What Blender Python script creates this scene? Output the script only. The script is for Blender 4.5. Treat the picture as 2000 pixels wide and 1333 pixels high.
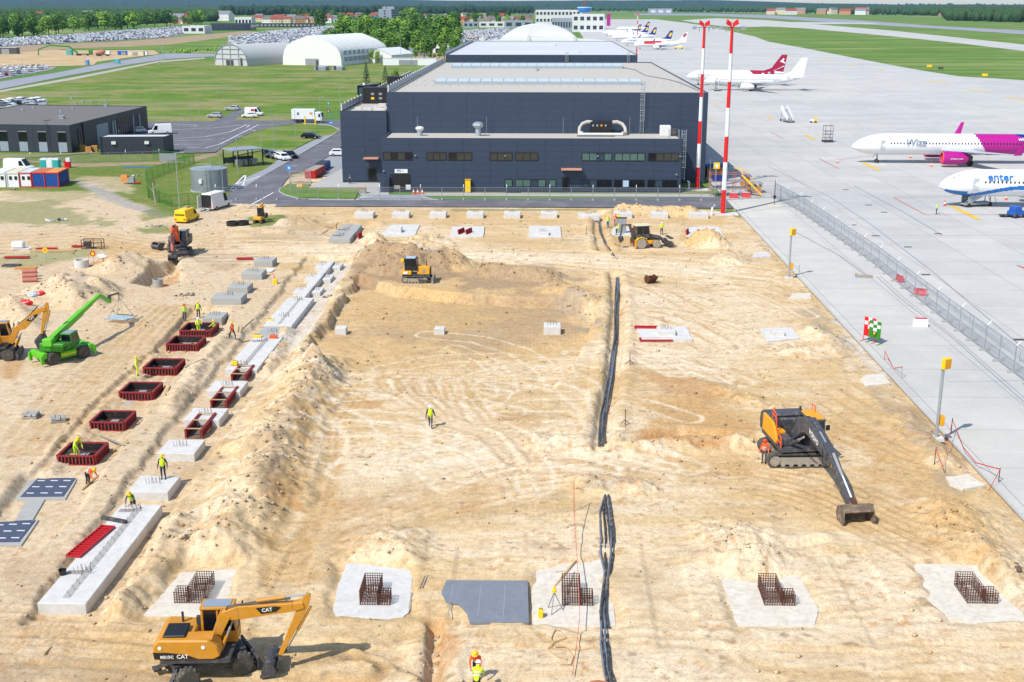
import bpy, bmesh, math, random
import numpy as np
from mathutils import Vector, Matrix, Euler
for _o in list(bpy.data.objects): bpy.data.objects.remove(_o)
scn = bpy.context.scene; COL = scn.collection
rnd = random.Random(7)
R_ = math.radians; PI = math.pi

# ------------------------------------------------------------------ camera
FOC, HC = 2300.0, 30.0                                   # focal length in photo pixels, camera height
PIT = math.atan((666.5-12)/FOC); YAW = math.atan(67*math.cos(PIT)/FOC)
cam = bpy.data.cameras.new('camera'); cam.lens = FOC/2000*36; cam.sensor_width = 36
cam.clip_start = 1; cam.clip_end = 60000
camo = bpy.data.objects.new('camera', cam); COL.objects.link(camo)
camo.location = (0, 0, HC); camo.rotation_euler = (PI/2-PIT, 0, YAW); scn.camera = camo

# ------------------------------------------------------------------ sky, sun, exposure
w = bpy.data.worlds.new('World'); scn.world = w; w.use_nodes = True
nt = w.node_tree; bg = nt.nodes['Background']
sky = nt.nodes.new('ShaderNodeTexSky'); sky.sky_type = 'NISHITA'; sky.sun_disc = False
SUN_EL, SUN_AZ = 50, (-.66, -.75)                         # shadows fall to +x +y
sky.sun_elevation = R_(SUN_EL); sky.sun_rotation = math.atan2(SUN_AZ[0], SUN_AZ[1])
sky.air_density = 1.0; sky.dust_density = 0.6; sky.ozone_density = 1.0
nt.links.new(sky.outputs[0], bg.inputs[0]); bg.inputs[1].default_value = 0.14
sl = bpy.data.lights.new('sun', 'SUN'); sl.energy = 3.7; sl.angle = R_(0.6); sl.color = (1, .965, .9)
so = bpy.data.objects.new('sun', sl); COL.objects.link(so)
_h = math.hypot(*SUN_AZ)
so.rotation_euler = Vector((SUN_AZ[0]/_h*math.cos(R_(SUN_EL)), SUN_AZ[1]/_h*math.cos(R_(SUN_EL)), math.sin(R_(SUN_EL)))).to_track_quat('Z', 'Y').to_euler()
vs = scn.view_settings; vs.view_transform = 'Standard'; vs.look = 'None'; vs.exposure = 0.4; vs.gamma = 1
vs.use_curve_mapping = False
scn.cycles.max_bounces = 5; scn.cycles.volume_bounces = 0; scn.cycles.transparent_max_bounces = 12

# ------------------------------------------------------------------ photo pixel -> place on the ground
_sp, _cp, _ss, _cs = math.sin(PIT), math.cos(PIT), math.sin(YAW), math.cos(YAW)
_Rv = Vector((_cs, _ss, 0)); _Fv = Vector((-_ss*_cp, _cs*_cp, -_sp)); _Uv = Vector((-_ss*_sp, _cs*_sp, _cp))
def G(px, py, z=0.0):
    d = _Rv*((px-1000)/FOC) - _Uv*((py-666.5)/FOC) + _Fv
    return Vector((0, 0, HC)) + d*((z-HC)/d.z)
def S(p):
    v = Vector(p)-Vector((0, 0, HC)); q = v.dot(_Fv)
    return 1000+FOC*v.dot(_Rv)/q, 666.5-FOC*v.dot(_Uv)/q
def HT(px, py, top, z0=0.0):                              # height of a thing from its foot and top rows
    b = G(px, py, z0); lo, hi = z0, 90
    for _ in range(40):
        m = (lo+hi)/2
        if S((b.x, b.y, m))[1] > top: lo = m
        else: hi = m
    return m-z0
def ang(p, q): return math.atan2(q[1]-p[1], q[0]-p[0])

# ------------------------------------------------------------------ materials
def lin(h):
    h = h.lstrip('#'); c = [int(h[i:i+2], 16)/255 for i in (0, 2, 4)]
    return tuple((x/12.92 if x <= .04045 else ((x+.055)/1.055)**2.4) for x in c)+(1,)
class NT:                                                 # tiny node helper
    def __init__(s, m): s.t = m.node_tree; s.n = s.t.nodes
    def new(s, typ, **kw):
        n = s.n.new('ShaderNode'+typ)
        for k, v in kw.items(): setattr(n, k, v)
        return n
    def set(s, sock, v):
        if isinstance(v, bpy.types.NodeSocket): s.t.links.new(v, sock)
        else: sock.default_value = v
    def noise(s, co, scale, detail=4, rough=.6, dist=0):
        n = s.new('TexNoise'); s.set(n.inputs['Vector'], co); n.inputs['Scale'].default_value = scale
        n.inputs['Detail'].default_value = detail; n.inputs['Roughness'].default_value = rough; n.inputs['Distortion'].default_value = dist
        return n.outputs[0]
    def ramp(s, v, *stops):
        n = s.new('ValToRGB'); s.set(n.inputs[0], v); e = n.color_ramp.elements
        while len(e) < len(stops): e.new(.5)
        for el, (p, c) in zip(e, stops): el.position = p; el.color = c if len(c) == 4 else (*c, 1)
        return n.outputs[0]
    def rng(s, v, a, b, c=0., d=1.):
        n = s.new('MapRange'); s.set(n.inputs[0], v)
        for i, q in zip((1, 2, 3, 4), (a, b, c, d)): n.inputs[i].default_value = q
        return n.outputs[0]
    def mix(s, f, a, b, typ='MIX'):
        n = s.new('MixRGB', blend_type=typ); s.set(n.inputs[0], f); s.set(n.inputs[1], a); s.set(n.inputs[2], b)
        return n.outputs[0]
    def math(s, op, a, b=0.):
        n = s.new('Math', operation=op); s.set(n.inputs[0], a); s.set(n.inputs[1], b); return n.outputs[0]
    def scale(s, co, v):
        n = s.new('Mapping'); s.set(n.inputs[0], co); n.inputs[3].default_value = v; return n.outputs[0]
    def bump(s, h, strength, dist=.1):
        n = s.new('Bump'); s.set(n.inputs['Height'], h); n.inputs['Strength'].default_value = strength; n.inputs['Distance'].default_value = dist
        return n.outputs[0]
def newmat(name):
    m = bpy.data.materials.new(name); m.use_nodes = True
    t = NT(m); return m, t, t.n['Principled BSDF']
MATS = {}
# name: colour, roughness, metallic, colour variation, dust amount
SPEC = {
 'concrete': ('#cbc9c4', .9, 0, .16, .34), 'concrete_grey': ('#a3a39e', .9, 0, .14, .25), 'lean_concrete': ('#d3cbbc', .95, 0, .16, .42),
 'kerb': ('#b5b3ae', .9, 0, .1, 0), 'steel': ('#9aa2a8', .45, .6, .1, .1), 'galv': ('#a9b1b6', .5, .5, .1, 0), 'dark_steel': ('#45464a', .6, .3, .2, .32),
 'amber': ('#e89a0e', .5, 0, .08, .22), 'muddy_steel': ('#6b5c4d', .85, .1, .3, .45), 'rust': ('#5a3422', .9, 0, .3, 0), 'cladding': ('#2f3c50', .5, .05, .04, 0), 'cladding_dark': ('#2c333e', .5, .05, .05, 0), 'cladding_light': ('#8d98a4', .5, .1, .05, 0),
 'roof_membrane': ('#b6b0a5', .85, 0, .1, 0), 'roof_white': ('#c3c4c6', .7, 0, .06, 0), 'roof_dark': ('#6c6864', .9, 0, .1, 0),
 'white': ('#dfe0e0', .4, 0, .03, 0), 'white_dirty': ('#d3d2ce', .6, 0, .08, .15), 'black': ('#17181a', .5, 0, .1, 0), 'rubber': ('#1e1e1f', .85, 0, .15, .35),
 'rubber_dusty': ('#4a4741', .9, 0, .25, .3), 'glass_dark': ('#10151b', .08, 0, 0, 0), 'glass_blue': ('#35434f', .1, 0, .3, 0), 'glass_green': ('#4f6a64', .12, 0, .3, 0), 'glass_amber': ('#393a37', .12, 0, .3, 0),
 'yellow': ('#dd9c14', .5, 0, .1, .28), 'yellow_bright': ('#f0c20a', .4, 0, .04, .08), 'ochre': ('#c4841a', .5, 0, .12, .3), 'orange': ('#e0561c', .45, 0, .05, .12),
 'red': ('#b5151b', .45, 0, .05, .08), 'red_form': ('#8f2127', .6, 0, .12, .2), 'form_face': ('#23201f', .55, 0, .2, .2), 'form_dark': ('#5c1f20', .6, 0, .15, .25), 'blue': ('#1f56a8', .45, 0, .05, .05), 'navy': ('#1b2c7e', .4, 0, .03, 0),
 'lime': ('#5ab81e', .45, 0, .08, .2), 'green_dark': ('#2f7d18', .45, 0, .06, .12), 'grey_machine': ('#484a50', .5, .1, .12, .3), 'grey_light': ('#8e9092', .6, 0, .08, .1),
 'magenta': ('#ab1583', .35, 0, .02, 0), 'maroon': ('#9c1238', .35, 0, .02, 0), 'plane_white': ('#e3e4e6', .3, 0, .02, 0), 'plane_grey': ('#b9bcc0', .4, .1, .03, 0), 'plane_blue': ('#1f6fc0', .35, 0, .02, 0),
 'timber': ('#b99a6b', .85, 0, .2, .1), 'timber_grey': ('#9c9384', .9, 0, .2, .1), 'ply': ('#c08a4c', .8, 0, .12, .05), 'geotextile': ('#777c85', .95, 0, .15, .2), 'geotextile_blue': ('#454f63', .95, 0, .1, .15),
 'strip_white': ('#cfd0d2', .9, 0, .05, .1), 'tape_red': ('#c8352c', .6, 0, 0, 0), 'pvc_orange': ('#c0623a', .6, 0, .1, .2), 'pvc_pink': ('#b06a5a', .7, 0, .1, .3), 'cable_black': ('#303338', .5, 0, .25, .4), 'cable_grey': ('#626d7c', .5, 0, .2, .4),
 'skin': ('#b98468', .6, 0, .05, 0), 'hivis_yellow': ('#c9e01a', .75, 0, .04, 0), 'hivis_orange': ('#ee5a1c', .75, 0, .04, 0), 'reflect': ('#d8dad8', .5, 0, 0, 0), 'cloth_navy': ('#23293a', .9, 0, .1, .1), 'cloth_grey': ('#4a4b52', .9, 0, .1, .1),
 'cloth_blue': ('#2c53a0', .9, 0, .1, .1), 'helmet_yellow': ('#f0b814', .35, 0, 0, 0), 'helmet_white': ('#e6e6e4', .35, 0, 0, 0), 'helmet_red': ('#d8382c', .35, 0, 0, 0), 'boots': ('#2a221c', .8, 0, .1, .3),
 'mast_red': ('#d01018', .4, 0, .03, 0), 'teal': ('#22a5a0', .5, 0, .04, .05), 'paving_grey': ('#a4a6aa', .95, 0, .12, 0), 'paving_dark': ('#7e858d', .95, 0, .1, 0),
 'tent_white': ('#dcdcd6', .6, 0, .04, 0), 'tent_grey': ('#b7b8b6', .65, 0, .06, 0), 'brick_tan': ('#b98a5c', .9, 0, .15, 0), 'clad_wood': ('#c07b3f', .8, 0, .12, 0), 'roof_red': ('#8f4434', .9, 0, .15, 0), 'roof_grey': ('#7a7c80', .9, 0, .1, 0),
 'wall_cream': ('#cfc3a8', .9, 0, .08, 0), 'wall_pink': ('#c08a74', .9, 0, .08, 0), 'wall_white': ('#d3d3d0', .8, 0, .05, 0), 'wall_grey': ('#8f98a3', .8, 0, .05, 0), 'sky_panel': ('#bcc6cc', .35, 0, .06, 0),
 'car_white': ('#dcdddd', .25, 0, 0, 0), 'car_silver': ('#a9adb2', .25, .1, 0, 0), 'car_black': ('#15171a', .2, .2, 0, 0), 'car_blue': ('#2c4a7c', .25, .1, 0, 0), 'car_red': ('#8c1a1c', .25, .2, 0, 0), 'car_grey': ('#5c6167', .25, .1, 0, 0),
 'line_white': ('#d9dadb', .8, 0, .1, 0), 'line_yellow': ('#d9b13a', .8, 0, .15, 0), 'line_red': ('#c8625c', .8, 0, .15, 0), 'joint': ('#8d8f93', .95, 0, .1, 0), 'soil_dark': ('#6e5c4c', 1, 0, .3, 0), 'rock': ('#c3b193', .95, 0, .2, 0), 'beacon': ('#f08a10', .3, 0, 0, 0),
 'bark': ('#4c3f33', .95, 0, .2, 0), 'tarp': ('#3768b4', .6, 0, .1, 0), 'bright_blue': ('#2c86d8', .5, 0, .05, 0), 'fence_wire': ('#8f959c', .6, .2, 0, 0), 'insul_orange': ('#d58a4a', .85, 0, .2, 0), 'insul_blue': ('#9db4bf', .85, 0, .2, 0), 'pale_blue': ('#a8bcd0', .5, 0, .05, 0)}
def M(key):
    if key in MATS: return MATS[key]
    c, ro, me, var, dust = SPEC[key]; c = lin(c)
    m, t, b = newmat(key)
    b.inputs['Roughness'].default_value = ro; b.inputs['Metallic'].default_value = me
    out = c
    if var or dust:
        tc = t.new('TexCoord').outputs['Object']; geo = t.new('NewGeometry').outputs['Position']
        if var:
            n1 = t.noise(geo, 1.3, 5, .65); n2 = t.noise(geo, 14, 3)
            n = t.math('ADD', t.math('MULTIPLY', n1, .7), t.math('MULTIPLY', n2, .3))
            out = t.mix(1., c, t.ramp(n, (.3, (1-var,)*3), (.7, (min(1+var*.6, 1.4),)*3)), 'MULTIPLY')
        if dust:
            nd = t.noise(geo, 3.1, 6, .7)
            f = t.rng(nd, .62-dust*.35, .85-dust*.2, 0, min(.85, dust*1.8))
            out = t.mix(f, out, (.44, .34, .23, 1))
            rr = t.rng(f, 0, .6, ro, max(ro, .9)); t.set(b.inputs['Roughness'], rr)
        t.set(b.inputs['Base Color'], out)
    else: b.inputs['Base Color'].default_value = c
    MATS[key] = m; return m

# ------------------------------------------------------------------ mesh building
def mesh_from(name, v, f, mats=None, mi=None, smooth=False):
    me = bpy.data.meshes.new(name); me.from_pydata(v, [], f)
    for k in (mats or []): me.materials.append(M(k) if isinstance(k, str) else k)
    if mi is not None: me.polygons.foreach_set('material_index', mi)
    if smooth: me.polygons.foreach_set('use_smooth', [True]*len(me.polygons))
    me.update(); return me
class MB:
    def __init__(s): s.v = []; s.f = []; s.k = []; s.m = Matrix(); s.i = 0
    def at(s, loc=(0, 0, 0), rz=0, rx=0, ry=0): s.m = Matrix.Translation(loc) @ Euler((rx, ry, rz)).to_matrix().to_4x4(); return s
    def mat(s, i): s.i = i; return s
    def add(s, vs, fs):
        n = len(s.v); s.v += [tuple(s.m @ Vector(p)) for p in vs]
        for f in fs: s.f.append(tuple(n+i for i in f)); s.k.append(s.i)
        return s
    def box(s, x0, x1, y0, y1, z0, z1):
        return s.add([(x0, y0, z0), (x1, y0, z0), (x1, y1, z0), (x0, y1, z0), (x0, y0, z1), (x1, y0, z1), (x1, y1, z1), (x0, y1, z1)],
                     [(3, 2, 1, 0), (4, 5, 6, 7), (0, 1, 5, 4), (1, 2, 6, 5), (2, 3, 7, 6), (3, 0, 4, 7)])
    def cbox(s, c, d): return s.box(c[0]-d[0]/2, c[0]+d[0]/2, c[1]-d[1]/2, c[1]+d[1]/2, c[2]-d[2]/2, c[2]+d[2]/2)
    def bar(s, p, q, w, h=None, w2=None, h2=None):
        p, q = Vector(p), Vector(q); h = h or w; w2 = w2 or w; h2 = h2 or h; d = (q-p).normalized()
        up = Vector((0, 0, 1)) if abs(d.z) < .95 else Vector((1, 0, 0))
        a = d.cross(up).normalized(); b = a.cross(d)
        v = [p+a*sx*w/2+b*sy*h/2 for sx, sy in ((-1, -1), (1, -1), (1, 1), (-1, 1))]+[q+a*sx*w2/2+b*sy*h2/2 for sx, sy in ((-1, -1), (1, -1), (1, 1), (-1, 1))]
        return s.add(v, [(3, 2, 1, 0), (4, 5, 6, 7), (0, 1, 5, 4), (1, 2, 6, 5), (2, 3, 7, 6), (3, 0, 4, 7)])
    def tube(s, pts, r, seg=6, cap=True, r2=None):
        pts = [Vector(p) for p in pts]; n = len(pts); vs = []; fs = []
        for i, p in enumerate(pts):
            d = (pts[min(i+1, n-1)]-pts[max(i-1, 0)]).normalized()
            up = Vector((0, 0, 1)) if abs(d.z) < .9 else Vector((1, 0, 0))
            a = d.cross(up).normalized(); b = a.cross(d)
            rr = r if r2 is None else r+(r2-r)*i/(n-1)
            vs += [p+(a*math.cos(2*PI*j/seg)+b*math.sin(2*PI*j/seg))*rr for j in range(seg)]
        for i in range(n-1):
            for j in range(seg): k = (j+1) % seg; fs.append((i*seg+j, i*seg+k, (i+1)*seg+k, (i+1)*seg+j))
        if cap: fs += [tuple(range(seg-1, -1, -1)), tuple((n-1)*seg+j for j in range(seg))]
        return s.add(vs, fs)
    def lathe(s, prof, seg=16, axis='z', cap=True):          # prof: (r, t) along the axis
        vs = []; fs = []; n = len(prof)
        for r, t in prof:
            for j in range(seg):
                c, q = r*math.cos(2*PI*j/seg), r*math.sin(2*PI*j/seg)
                vs.append((c, q, t) if axis == 'z' else ((c, t, q) if axis == 'y' else (t, c, q)))
        for i in range(n-1):
            for j in range(seg):
                k = (j+1) % seg; f = (i*seg+j, i*seg+k, (i+1)*seg+k, (i+1)*seg+j)
                fs.append(f if axis != 'y' else f[::-1])
        if cap:
            a, b = tuple(range(seg-1, -1, -1)), tuple((n-1)*seg+j for j in range(seg))
            fs += [a, b] if axis != 'y' else [a[::-1], b[::-1]]
        return s.add(vs, fs)
    def prism(s, poly, a, b, plane='xz'):                    # polygon pulled between a and b on the third axis
        n = len(poly)
        P = (lambda p, t: (p[0], t, p[1])) if plane == 'xz' else ((lambda p, t: (p[0], p[1], t)) if plane == 'xy' else (lambda p, t: (t, p[0], p[1])))
        vs = [P(p, a) for p in poly]+[P(p, b) for p in poly]
        fs = [tuple(range(n)), tuple(range(2*n-1, n-1, -1))]+[(i, i+n, (i+1) % n+n, (i+1) % n) for i in range(n)]
        return s.add(vs, fs)
    def loft(s, secs, cap=True):
        n = len(secs[0]); vs = [p for c in secs for p in c]; fs = []
        for i in range(len(secs)-1):
            for j in range(n): k = (j+1) % n; fs.append((i*n+j, i*n+k, (i+1)*n+k, (i+1)*n+j))
        if cap: fs += [tuple(range(n-1, -1, -1)), tuple((len(secs)-1)*n+j for j in range(n))]
        return s.add(vs, fs)
    def blob(s, c, r, seg=8, rings=5, jit=0):
        vs = [(c[0], c[1], c[2]-r[2])]; fs = []
        for i in range(1, rings):
            a = -PI/2+PI*i/rings
            for j in range(seg):
                q = 1+rnd.uniform(-jit, jit)
                vs.append((c[0]+r[0]*q*math.cos(a)*math.cos(2*PI*j/seg), c[1]+r[1]*q*math.cos(a)*math.sin(2*PI*j/seg), c[2]+r[2]*q*math.sin(a)))
        vs.append((c[0], c[1], c[2]+r[2])); L = len(vs)-1
        for j in range(seg): k = (j+1) % seg; fs += [(0, 1+k, 1+j), (L, L-seg+j, L-seg+k)]
        for i in range(rings-2):
            for j in range(seg): k = (j+1) % seg; o = 1+i*seg; fs.append((o+j, o+k, o+seg+k, o+seg+j))
        return s.add(vs, fs)
    def mesh(s, name, mats, smooth=False, bevel=0):
        mats = [mats] if isinstance(mats, (str, bpy.types.Material)) else mats
        me = mesh_from(name, s.v, s.f, mats, s.k, False)
        bm = bmesh.new(); bm.from_mesh(me); bmesh.ops.recalc_face_normals(bm, faces=bm.faces)
        if bevel:
            es = [e for e in bm.edges if len(e.link_faces) == 2 and e.calc_face_angle(0) > .5]
            bmesh.ops.bevel(bm, geom=es, offset=bevel, segments=1, affect='EDGES', profile=.5, clamp_overlap=True)
        bm.to_mesh(me); bm.free()
        if smooth:
            me.polygons.foreach_set('use_smooth', [True]*len(me.polygons)); me.set_sharp_from_angle(angle=R_(smooth if smooth is not True else 40))
        return me
    def obj(s, name, mats, parent=None, smooth=False, bevel=0): return link(name, s.mesh(name, mats, smooth, bevel), parent)
def link(name, me, parent=None, loc=None, rz=0):
    o = bpy.data.objects.new(name, me); COL.objects.link(o)
    if parent: o.parent = parent
    if loc is not None: o.location = loc
    if rz: o.rotation_euler.z = rz
    return o
def bx(t, n, m, *a, bv=0): mb = MB(); mb.box(*a); return mb.obj(n, m, t, False, bv)
def tag(o, label=None, cat=None, group=None, kind=None):
    if label: o['label'] = label
    if cat: o['category'] = cat
    if group: o['group'] = group
    if kind: o['kind'] = kind
    return o
def T(name, label, cat, loc, rz=0, group=None):
    o = bpy.data.objects.new(name, None); COL.objects.link(o); o.location = loc; o.rotation_euler = (0, 0, rz); o.empty_display_size = .3
    return tag(o, label, cat, group)
def copy_tree(o, parent=None, loc=None, rz=None, label=None, group=None):
    c = o.copy(); COL.objects.link(c)
    if parent is not None: c.parent = parent
    if loc is not None: c.location = loc
    if rz is not None: c.rotation_euler.z = rz
    if label: c['label'] = label
    if group: c['group'] = group
    for ch in o.children: copy_tree(ch, c)
    return c
def text(body, size, mat, parent, name='lettering', loc=(0, 0, 0), rot=(0, 0, 0), ext=.004, shear=0, sx=1, bold=0):
    cu = bpy.data.curves.new(name, 'FONT'); cu.body = body; cu.size = size; cu.extrude = ext; cu.shear = shear
    cu.align_x = 'CENTER'; cu.align_y = 'CENTER'; cu.resolution_u = 2; cu.offset = bold
    t = bpy.data.objects.new(name, cu); COL.objects.link(t)
    me = bpy.data.meshes.new_from_object(t.evaluated_get(bpy.context.evaluated_depsgraph_get())); bpy.data.objects.remove(t); bpy.data.curves.remove(cu)
    me.materials.clear(); me.materials.append(M(mat))
    o = link(name, me, parent); o.location = loc; o.rotation_euler = rot; o.scale = (sx, 1, 1); return o
ORD = 'first second third fourth fifth sixth seventh eighth ninth tenth eleventh twelfth thirteenth fourteenth fifteenth sixteenth seventeenth eighteenth nineteenth twentieth'.split()
# ------------------------------------------------------------------ noise and polygon fields (numpy)
def vnoise(x, y, sd=0):
    xi = np.floor(x).astype(np.int64); yi = np.floor(y).astype(np.int64); fx = x-xi; fy = y-yi
    fx = fx*fx*(3-2*fx); fy = fy*fy*(3-2*fy)
    def h(a, b):
        n = (a*374761393+b*668265263+sd*974634541) & 0xffffffff
        n = ((n ^ (n >> 13))*1274126177) & 0xffffffff
        return ((n ^ (n >> 16)) & 0xffff)/65535.0
    return (h(xi, yi)*(1-fx)+h(xi+1, yi)*fx)*(1-fy)+(h(xi, yi+1)*(1-fx)+h(xi+1, yi+1)*fx)*fy
def fbm(x, y, octv=4, sd=0, gain=.5):
    s = 0; a = 1; t = 0
    for i in range(octv): s = s+a*vnoise(x*2**i+i*17.3, y*2**i-i*9.1, sd+i); t += a; a *= gain
    return s/t
def segd(X, Y, p, q):
    dx, dy = q[0]-p[0], q[1]-p[1]; L = dx*dx+dy*dy+1e-9
    t = np.clip(((X-p[0])*dx+(Y-p[1])*dy)/L, 0, 1)
    return np.hypot(X-p[0]-t*dx, Y-p[1]-t*dy)
def polyline_d(X, Y, pts):
    d = np.full(X.shape, 1e9)
    for p, q in zip(pts[:-1], pts[1:]): d = np.minimum(d, segd(X, Y, p, q))
    return d
def poly_sd(X, Y, pts):                                   # negative inside
    d = polyline_d(X, Y, pts+[pts[0]]); ins = np.zeros(X.shape, bool)
    for p, q in zip(pts, pts[1:]+[pts[0]]):
        if p[1] == q[1]: continue
        c = ((p[1] > Y) != (q[1] > Y)) & (X < (q[0]-p[0])*(Y-p[1])/(q[1]-p[1])+p[0]); ins ^= c
    return np.where(ins, -d, d)
def sst(a, b, v): t = np.clip((v-a)/(b-a), 0, 1); return t*t*(3-2*t)
def PX(*pts): return [tuple(G(a, b)[:2]) for a, b in pts]

# ------------------------------------------------------------------ the dug-over site: heights
EDGE = 29.2                                               # the apron begins here
MOUNDS = [(PX((820, 500), (740, 505), (880, 520), (770, 530)), 3.2, 2.0, 31), (PX((1065, 545), (940, 535)), 2.6, 1.25, 32), (PX((1150, 590), (1080, 560)), 2.2, .9, 33),
 (PX((840, 475), (815, 478)), 3.0, 1.1, 34), (PX((728, 470), (740, 475)), 1.7, 1.0, 35), (PX((1365, 478), (1390, 480)), 2.6, 1.9, 36), (PX((1220, 415), (1270, 417), (1345, 420)), 2.4, 1.1, 37), (PX((1440, 505), (1415, 510)), 2.6, .9, 38),
 (PX((260, 520), (230, 525)), 3.4, 1.7, 39), (PX((150, 590), (110, 570), (190, 575)), 3.6, 1.9, 40), (PX((590, 435), (560, 438)), 2.2, .8, 41), (PX((510, 452), (560, 455)), 1.6, .5, 42),
 (PX((620, 720), (590, 780), (545, 850), (520, 930), (480, 1010), (440, 1060)), 3.4, 1.4, 43), (PX((640, 690), (625, 720)), 2.4, 1.0, 44), (PX((770, 1075), (760, 1060)), 3.0, .6, 45), (PX((1440, 1060), (1465, 1080)), 3.6, .7, 46),
 (PX((400, 640), (410, 690), (340, 800), (300, 860)), 0.1, 0, 47), (PX((350, 1030), (290, 1130), (240, 1190)), 1.5, .8, 48), (PX((560, 640), (520, 720)), 1.2, .5, 58), (PX((440, 660), (380, 730), (330, 800)), 1.0, .45, 59), (PX((1060, 865), (1230, 880), (1440, 870)), 2.2, .55, 49), (PX((1150, 950), (1240, 955)), 1.8, .5, 50),
 (PX((1270, 650), (1340, 655)), .1, 0, 51), (PX((1560, 690), (1640, 680), (1590, 650)), 2.0, .6, 52), (PX((1850, 1000), (1960, 1140)), 2.5, .8, 53), (PX((1770, 820), (1840, 900)), 1.8, .45, 54), (PX((1400, 760), (1500, 800)), 1.5, .3, 55),
 (PX((60, 960), (200, 790), (300, 690)), 1.2, .35, 56), (PX((20, 590), (60, 640)), 2.0, .7, 57)]
PIT = PX((700, 535), (672, 570), (640, 620), (600, 668), (620, 720), (700, 760), (900, 780), (1080, 760), (1150, 660), (1165, 600), (1100, 585), (900, 575), (760, 560))
FPIT = PX((-120, 1130), (0, 985), (100, 890), (170, 800), (300, 680), (375, 600), (450, 605), (440, 640), (330, 740), (215, 905), (110, 1040), (20, 1090))
HOLE = PX((262, 553), (300, 520), (345, 505), (352, 545), (320, 562))
SPIT = PX((50, 1215), (140, 1090), (235, 950), (300, 870), (400, 740), (530, 590), (560, 545), (600, 500), (690, 500), (645, 590), (560, 700), (480, 790), (410, 890), (335, 1000), (200, 1225))
EXC = [PX((690, 1260), (850, 1190), (905, 1200), (870, 1333), (820, 1333)), PX((250, 1110), (330, 1080), (470, 1100), (400, 1210), (250, 1215)), PX((650, 1095), (800, 1105), (815, 1200), (650, 1205))]
TRENCH = [(PX((1172, 415), (1168, 450), (1180, 490)), .9, .55), (PX((1200, 535), (1206, 600), (1203, 660), (1196, 740), (1182, 800), (1172, 880)), .75, .5), (PX((850, 1215), (842, 1333)), .5, .6), (PX((1236, 870), (1330, 850), (1480, 860)), .9, .5),
          (PX((1415, 1090), (1600, 1060)), .5, .15), (PX((660, 445), (720, 438)), 1.2, .6)]
PADS = [[(281, 1203), (350, 1096), (467, 1106), (430, 1203)], [(649, 1203), (660, 1150), (678, 1104), (745, 1106), (805, 1112), (803, 1160), (799, 1200), (760, 1218), (700, 1206)], [(1036, 1222), (1040, 1105), (1105, 1098), (1183, 1094), (1203, 1226)], [(1408, 1121), (1478, 1119), (1560, 1120), (1598, 1195), (1590, 1225), (1440, 1224)], [(1782, 1096), (1915, 1095), (2010, 1205), (2020, 1222), (1860, 1216), (1810, 1170)]]
FLAT = [PX(*p) for p in PADS]; MATP = PX((14, 988), (58, 928), (166, 928), (142, 988), (100, 1025), (84, 1030), (48, 1078), (-80, 1080), (-14, 1014), (24, 1014))
TRACKS = []                                               # (points, half gauge, rut width, depth, tone)
_r = random.Random(3)
def _trk(pts, g=1.05, wd=.32, dp=.05, tone=-.16): TRACKS.append(([tuple(G(a, b)[:2]) for a, b in pts], g, wd, dp, tone))
for _dx in (0, 12, -14): _trk([(560+_dx, 1060), (600+_dx, 980), (620+_dx, 900), (630+_dx, 820), (680+_dx, 770)])
for _dy in (0, 10, -12, 24): _trk([(300, 488+_dy), (520, 485+_dy), (760, 488+_dy/2), (900, 500), (1100, 508+_dy/2), (1300, 518+_dy), (1500, 540+_dy)], 1.1, .4, .05, .12)
for _dy in (0, 14, -12, 26, 38): _trk([(560, 1100+_dy), (700, 1010+_dy), (850, 960+_dy), (1000, 925+_dy), (1200, 912+_dy/2), (1450, 920+_dy/2), (1600, 950+_dy), (1750, 1020+_dy), (1900, 1090+_dy)], 1.15, .3, .045, -.12)
for _dy in (0, 16, 34, -20): _trk([(0, 1235+_dy), (150, 1238+_dy), (320, 1250+_dy), (520, 1300+_dy), (700, 1310)], 1.15, .35, .05, -.13)
for _k in range(34):
    _x, _y = _r.uniform(660, 1140), _r.uniform(660, 900); _a = _r.uniform(-.3, .3)+(_k % 3 == 0)*1.2
    _trk([(_x+t*230*math.cos(_a+.25*t), _y+t*70*math.sin(_a+.5*t)) for t in (-1, -.5, 0, .5, 1)], _r.choice((.9, 1.05, 1.2)), _r.choice((.14, .2, .26)), .014, _r.choice((-.13, .2, .2, .16)))
for _k in range(10):
    _t = _k*16; _trk([(760+_t, 720), (800+_t*.8, 770), (870+_t*.5, 820), (960+_t*.3, 850), (1010+_t*.2, 900)], .9, .25, .035, .13 if _k % 2 else -.13)
for _k in range(8): _trk([(1560+_k*22, 800-_k*12), (1640+_k*20, 850-_k*14), (1760+_k*14, 905-_k*16), (1850, 930-_k*18)], .7, .28, .025, -.09)
for _k in range(6): _trk([(0, 470+_k*7-12), (150, 462+_k*6-12), (300, 470+_k*6), (420, 455+_k*5)], 1., .4, .05, -.12)
for _k in range(7): _trk([(20+_k*30, 880), (120+_k*30, 760), (220+_k*22, 660), (300+_k*16, 600)], .9, .35, .03, -.1)
for _k in range(18):
    _x, _y = _r.uniform(1220, 1560), _r.uniform(560, 840); _a = _r.uniform(.1, .7)
    _trk([(_x+t*130*math.cos(_a), _y+t*70*math.sin(_a)+18*t*t) for t in (-1, -.4, .2, .8)], .95, _r.choice((.16, .26)), .025, _r.choice((-.14, .18)))
for _k in range(8):
    _x, _y = _r.uniform(1230, 1900), _r.uniform(1180, 1320); _trk([(_x-160, _y+_r.uniform(-15, 15)), (_x, _y), (_x+160, _y+_r.uniform(-25, 25))], .9, .25, .03, -.07)
def _bb(X, Y, pts, m):
    a = np.array(pts); return (X > a[:, 0].min()-m) & (X < a[:, 0].max()+m) & (Y > a[:, 1].min()-m) & (Y < a[:, 1].max()+m)
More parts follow.
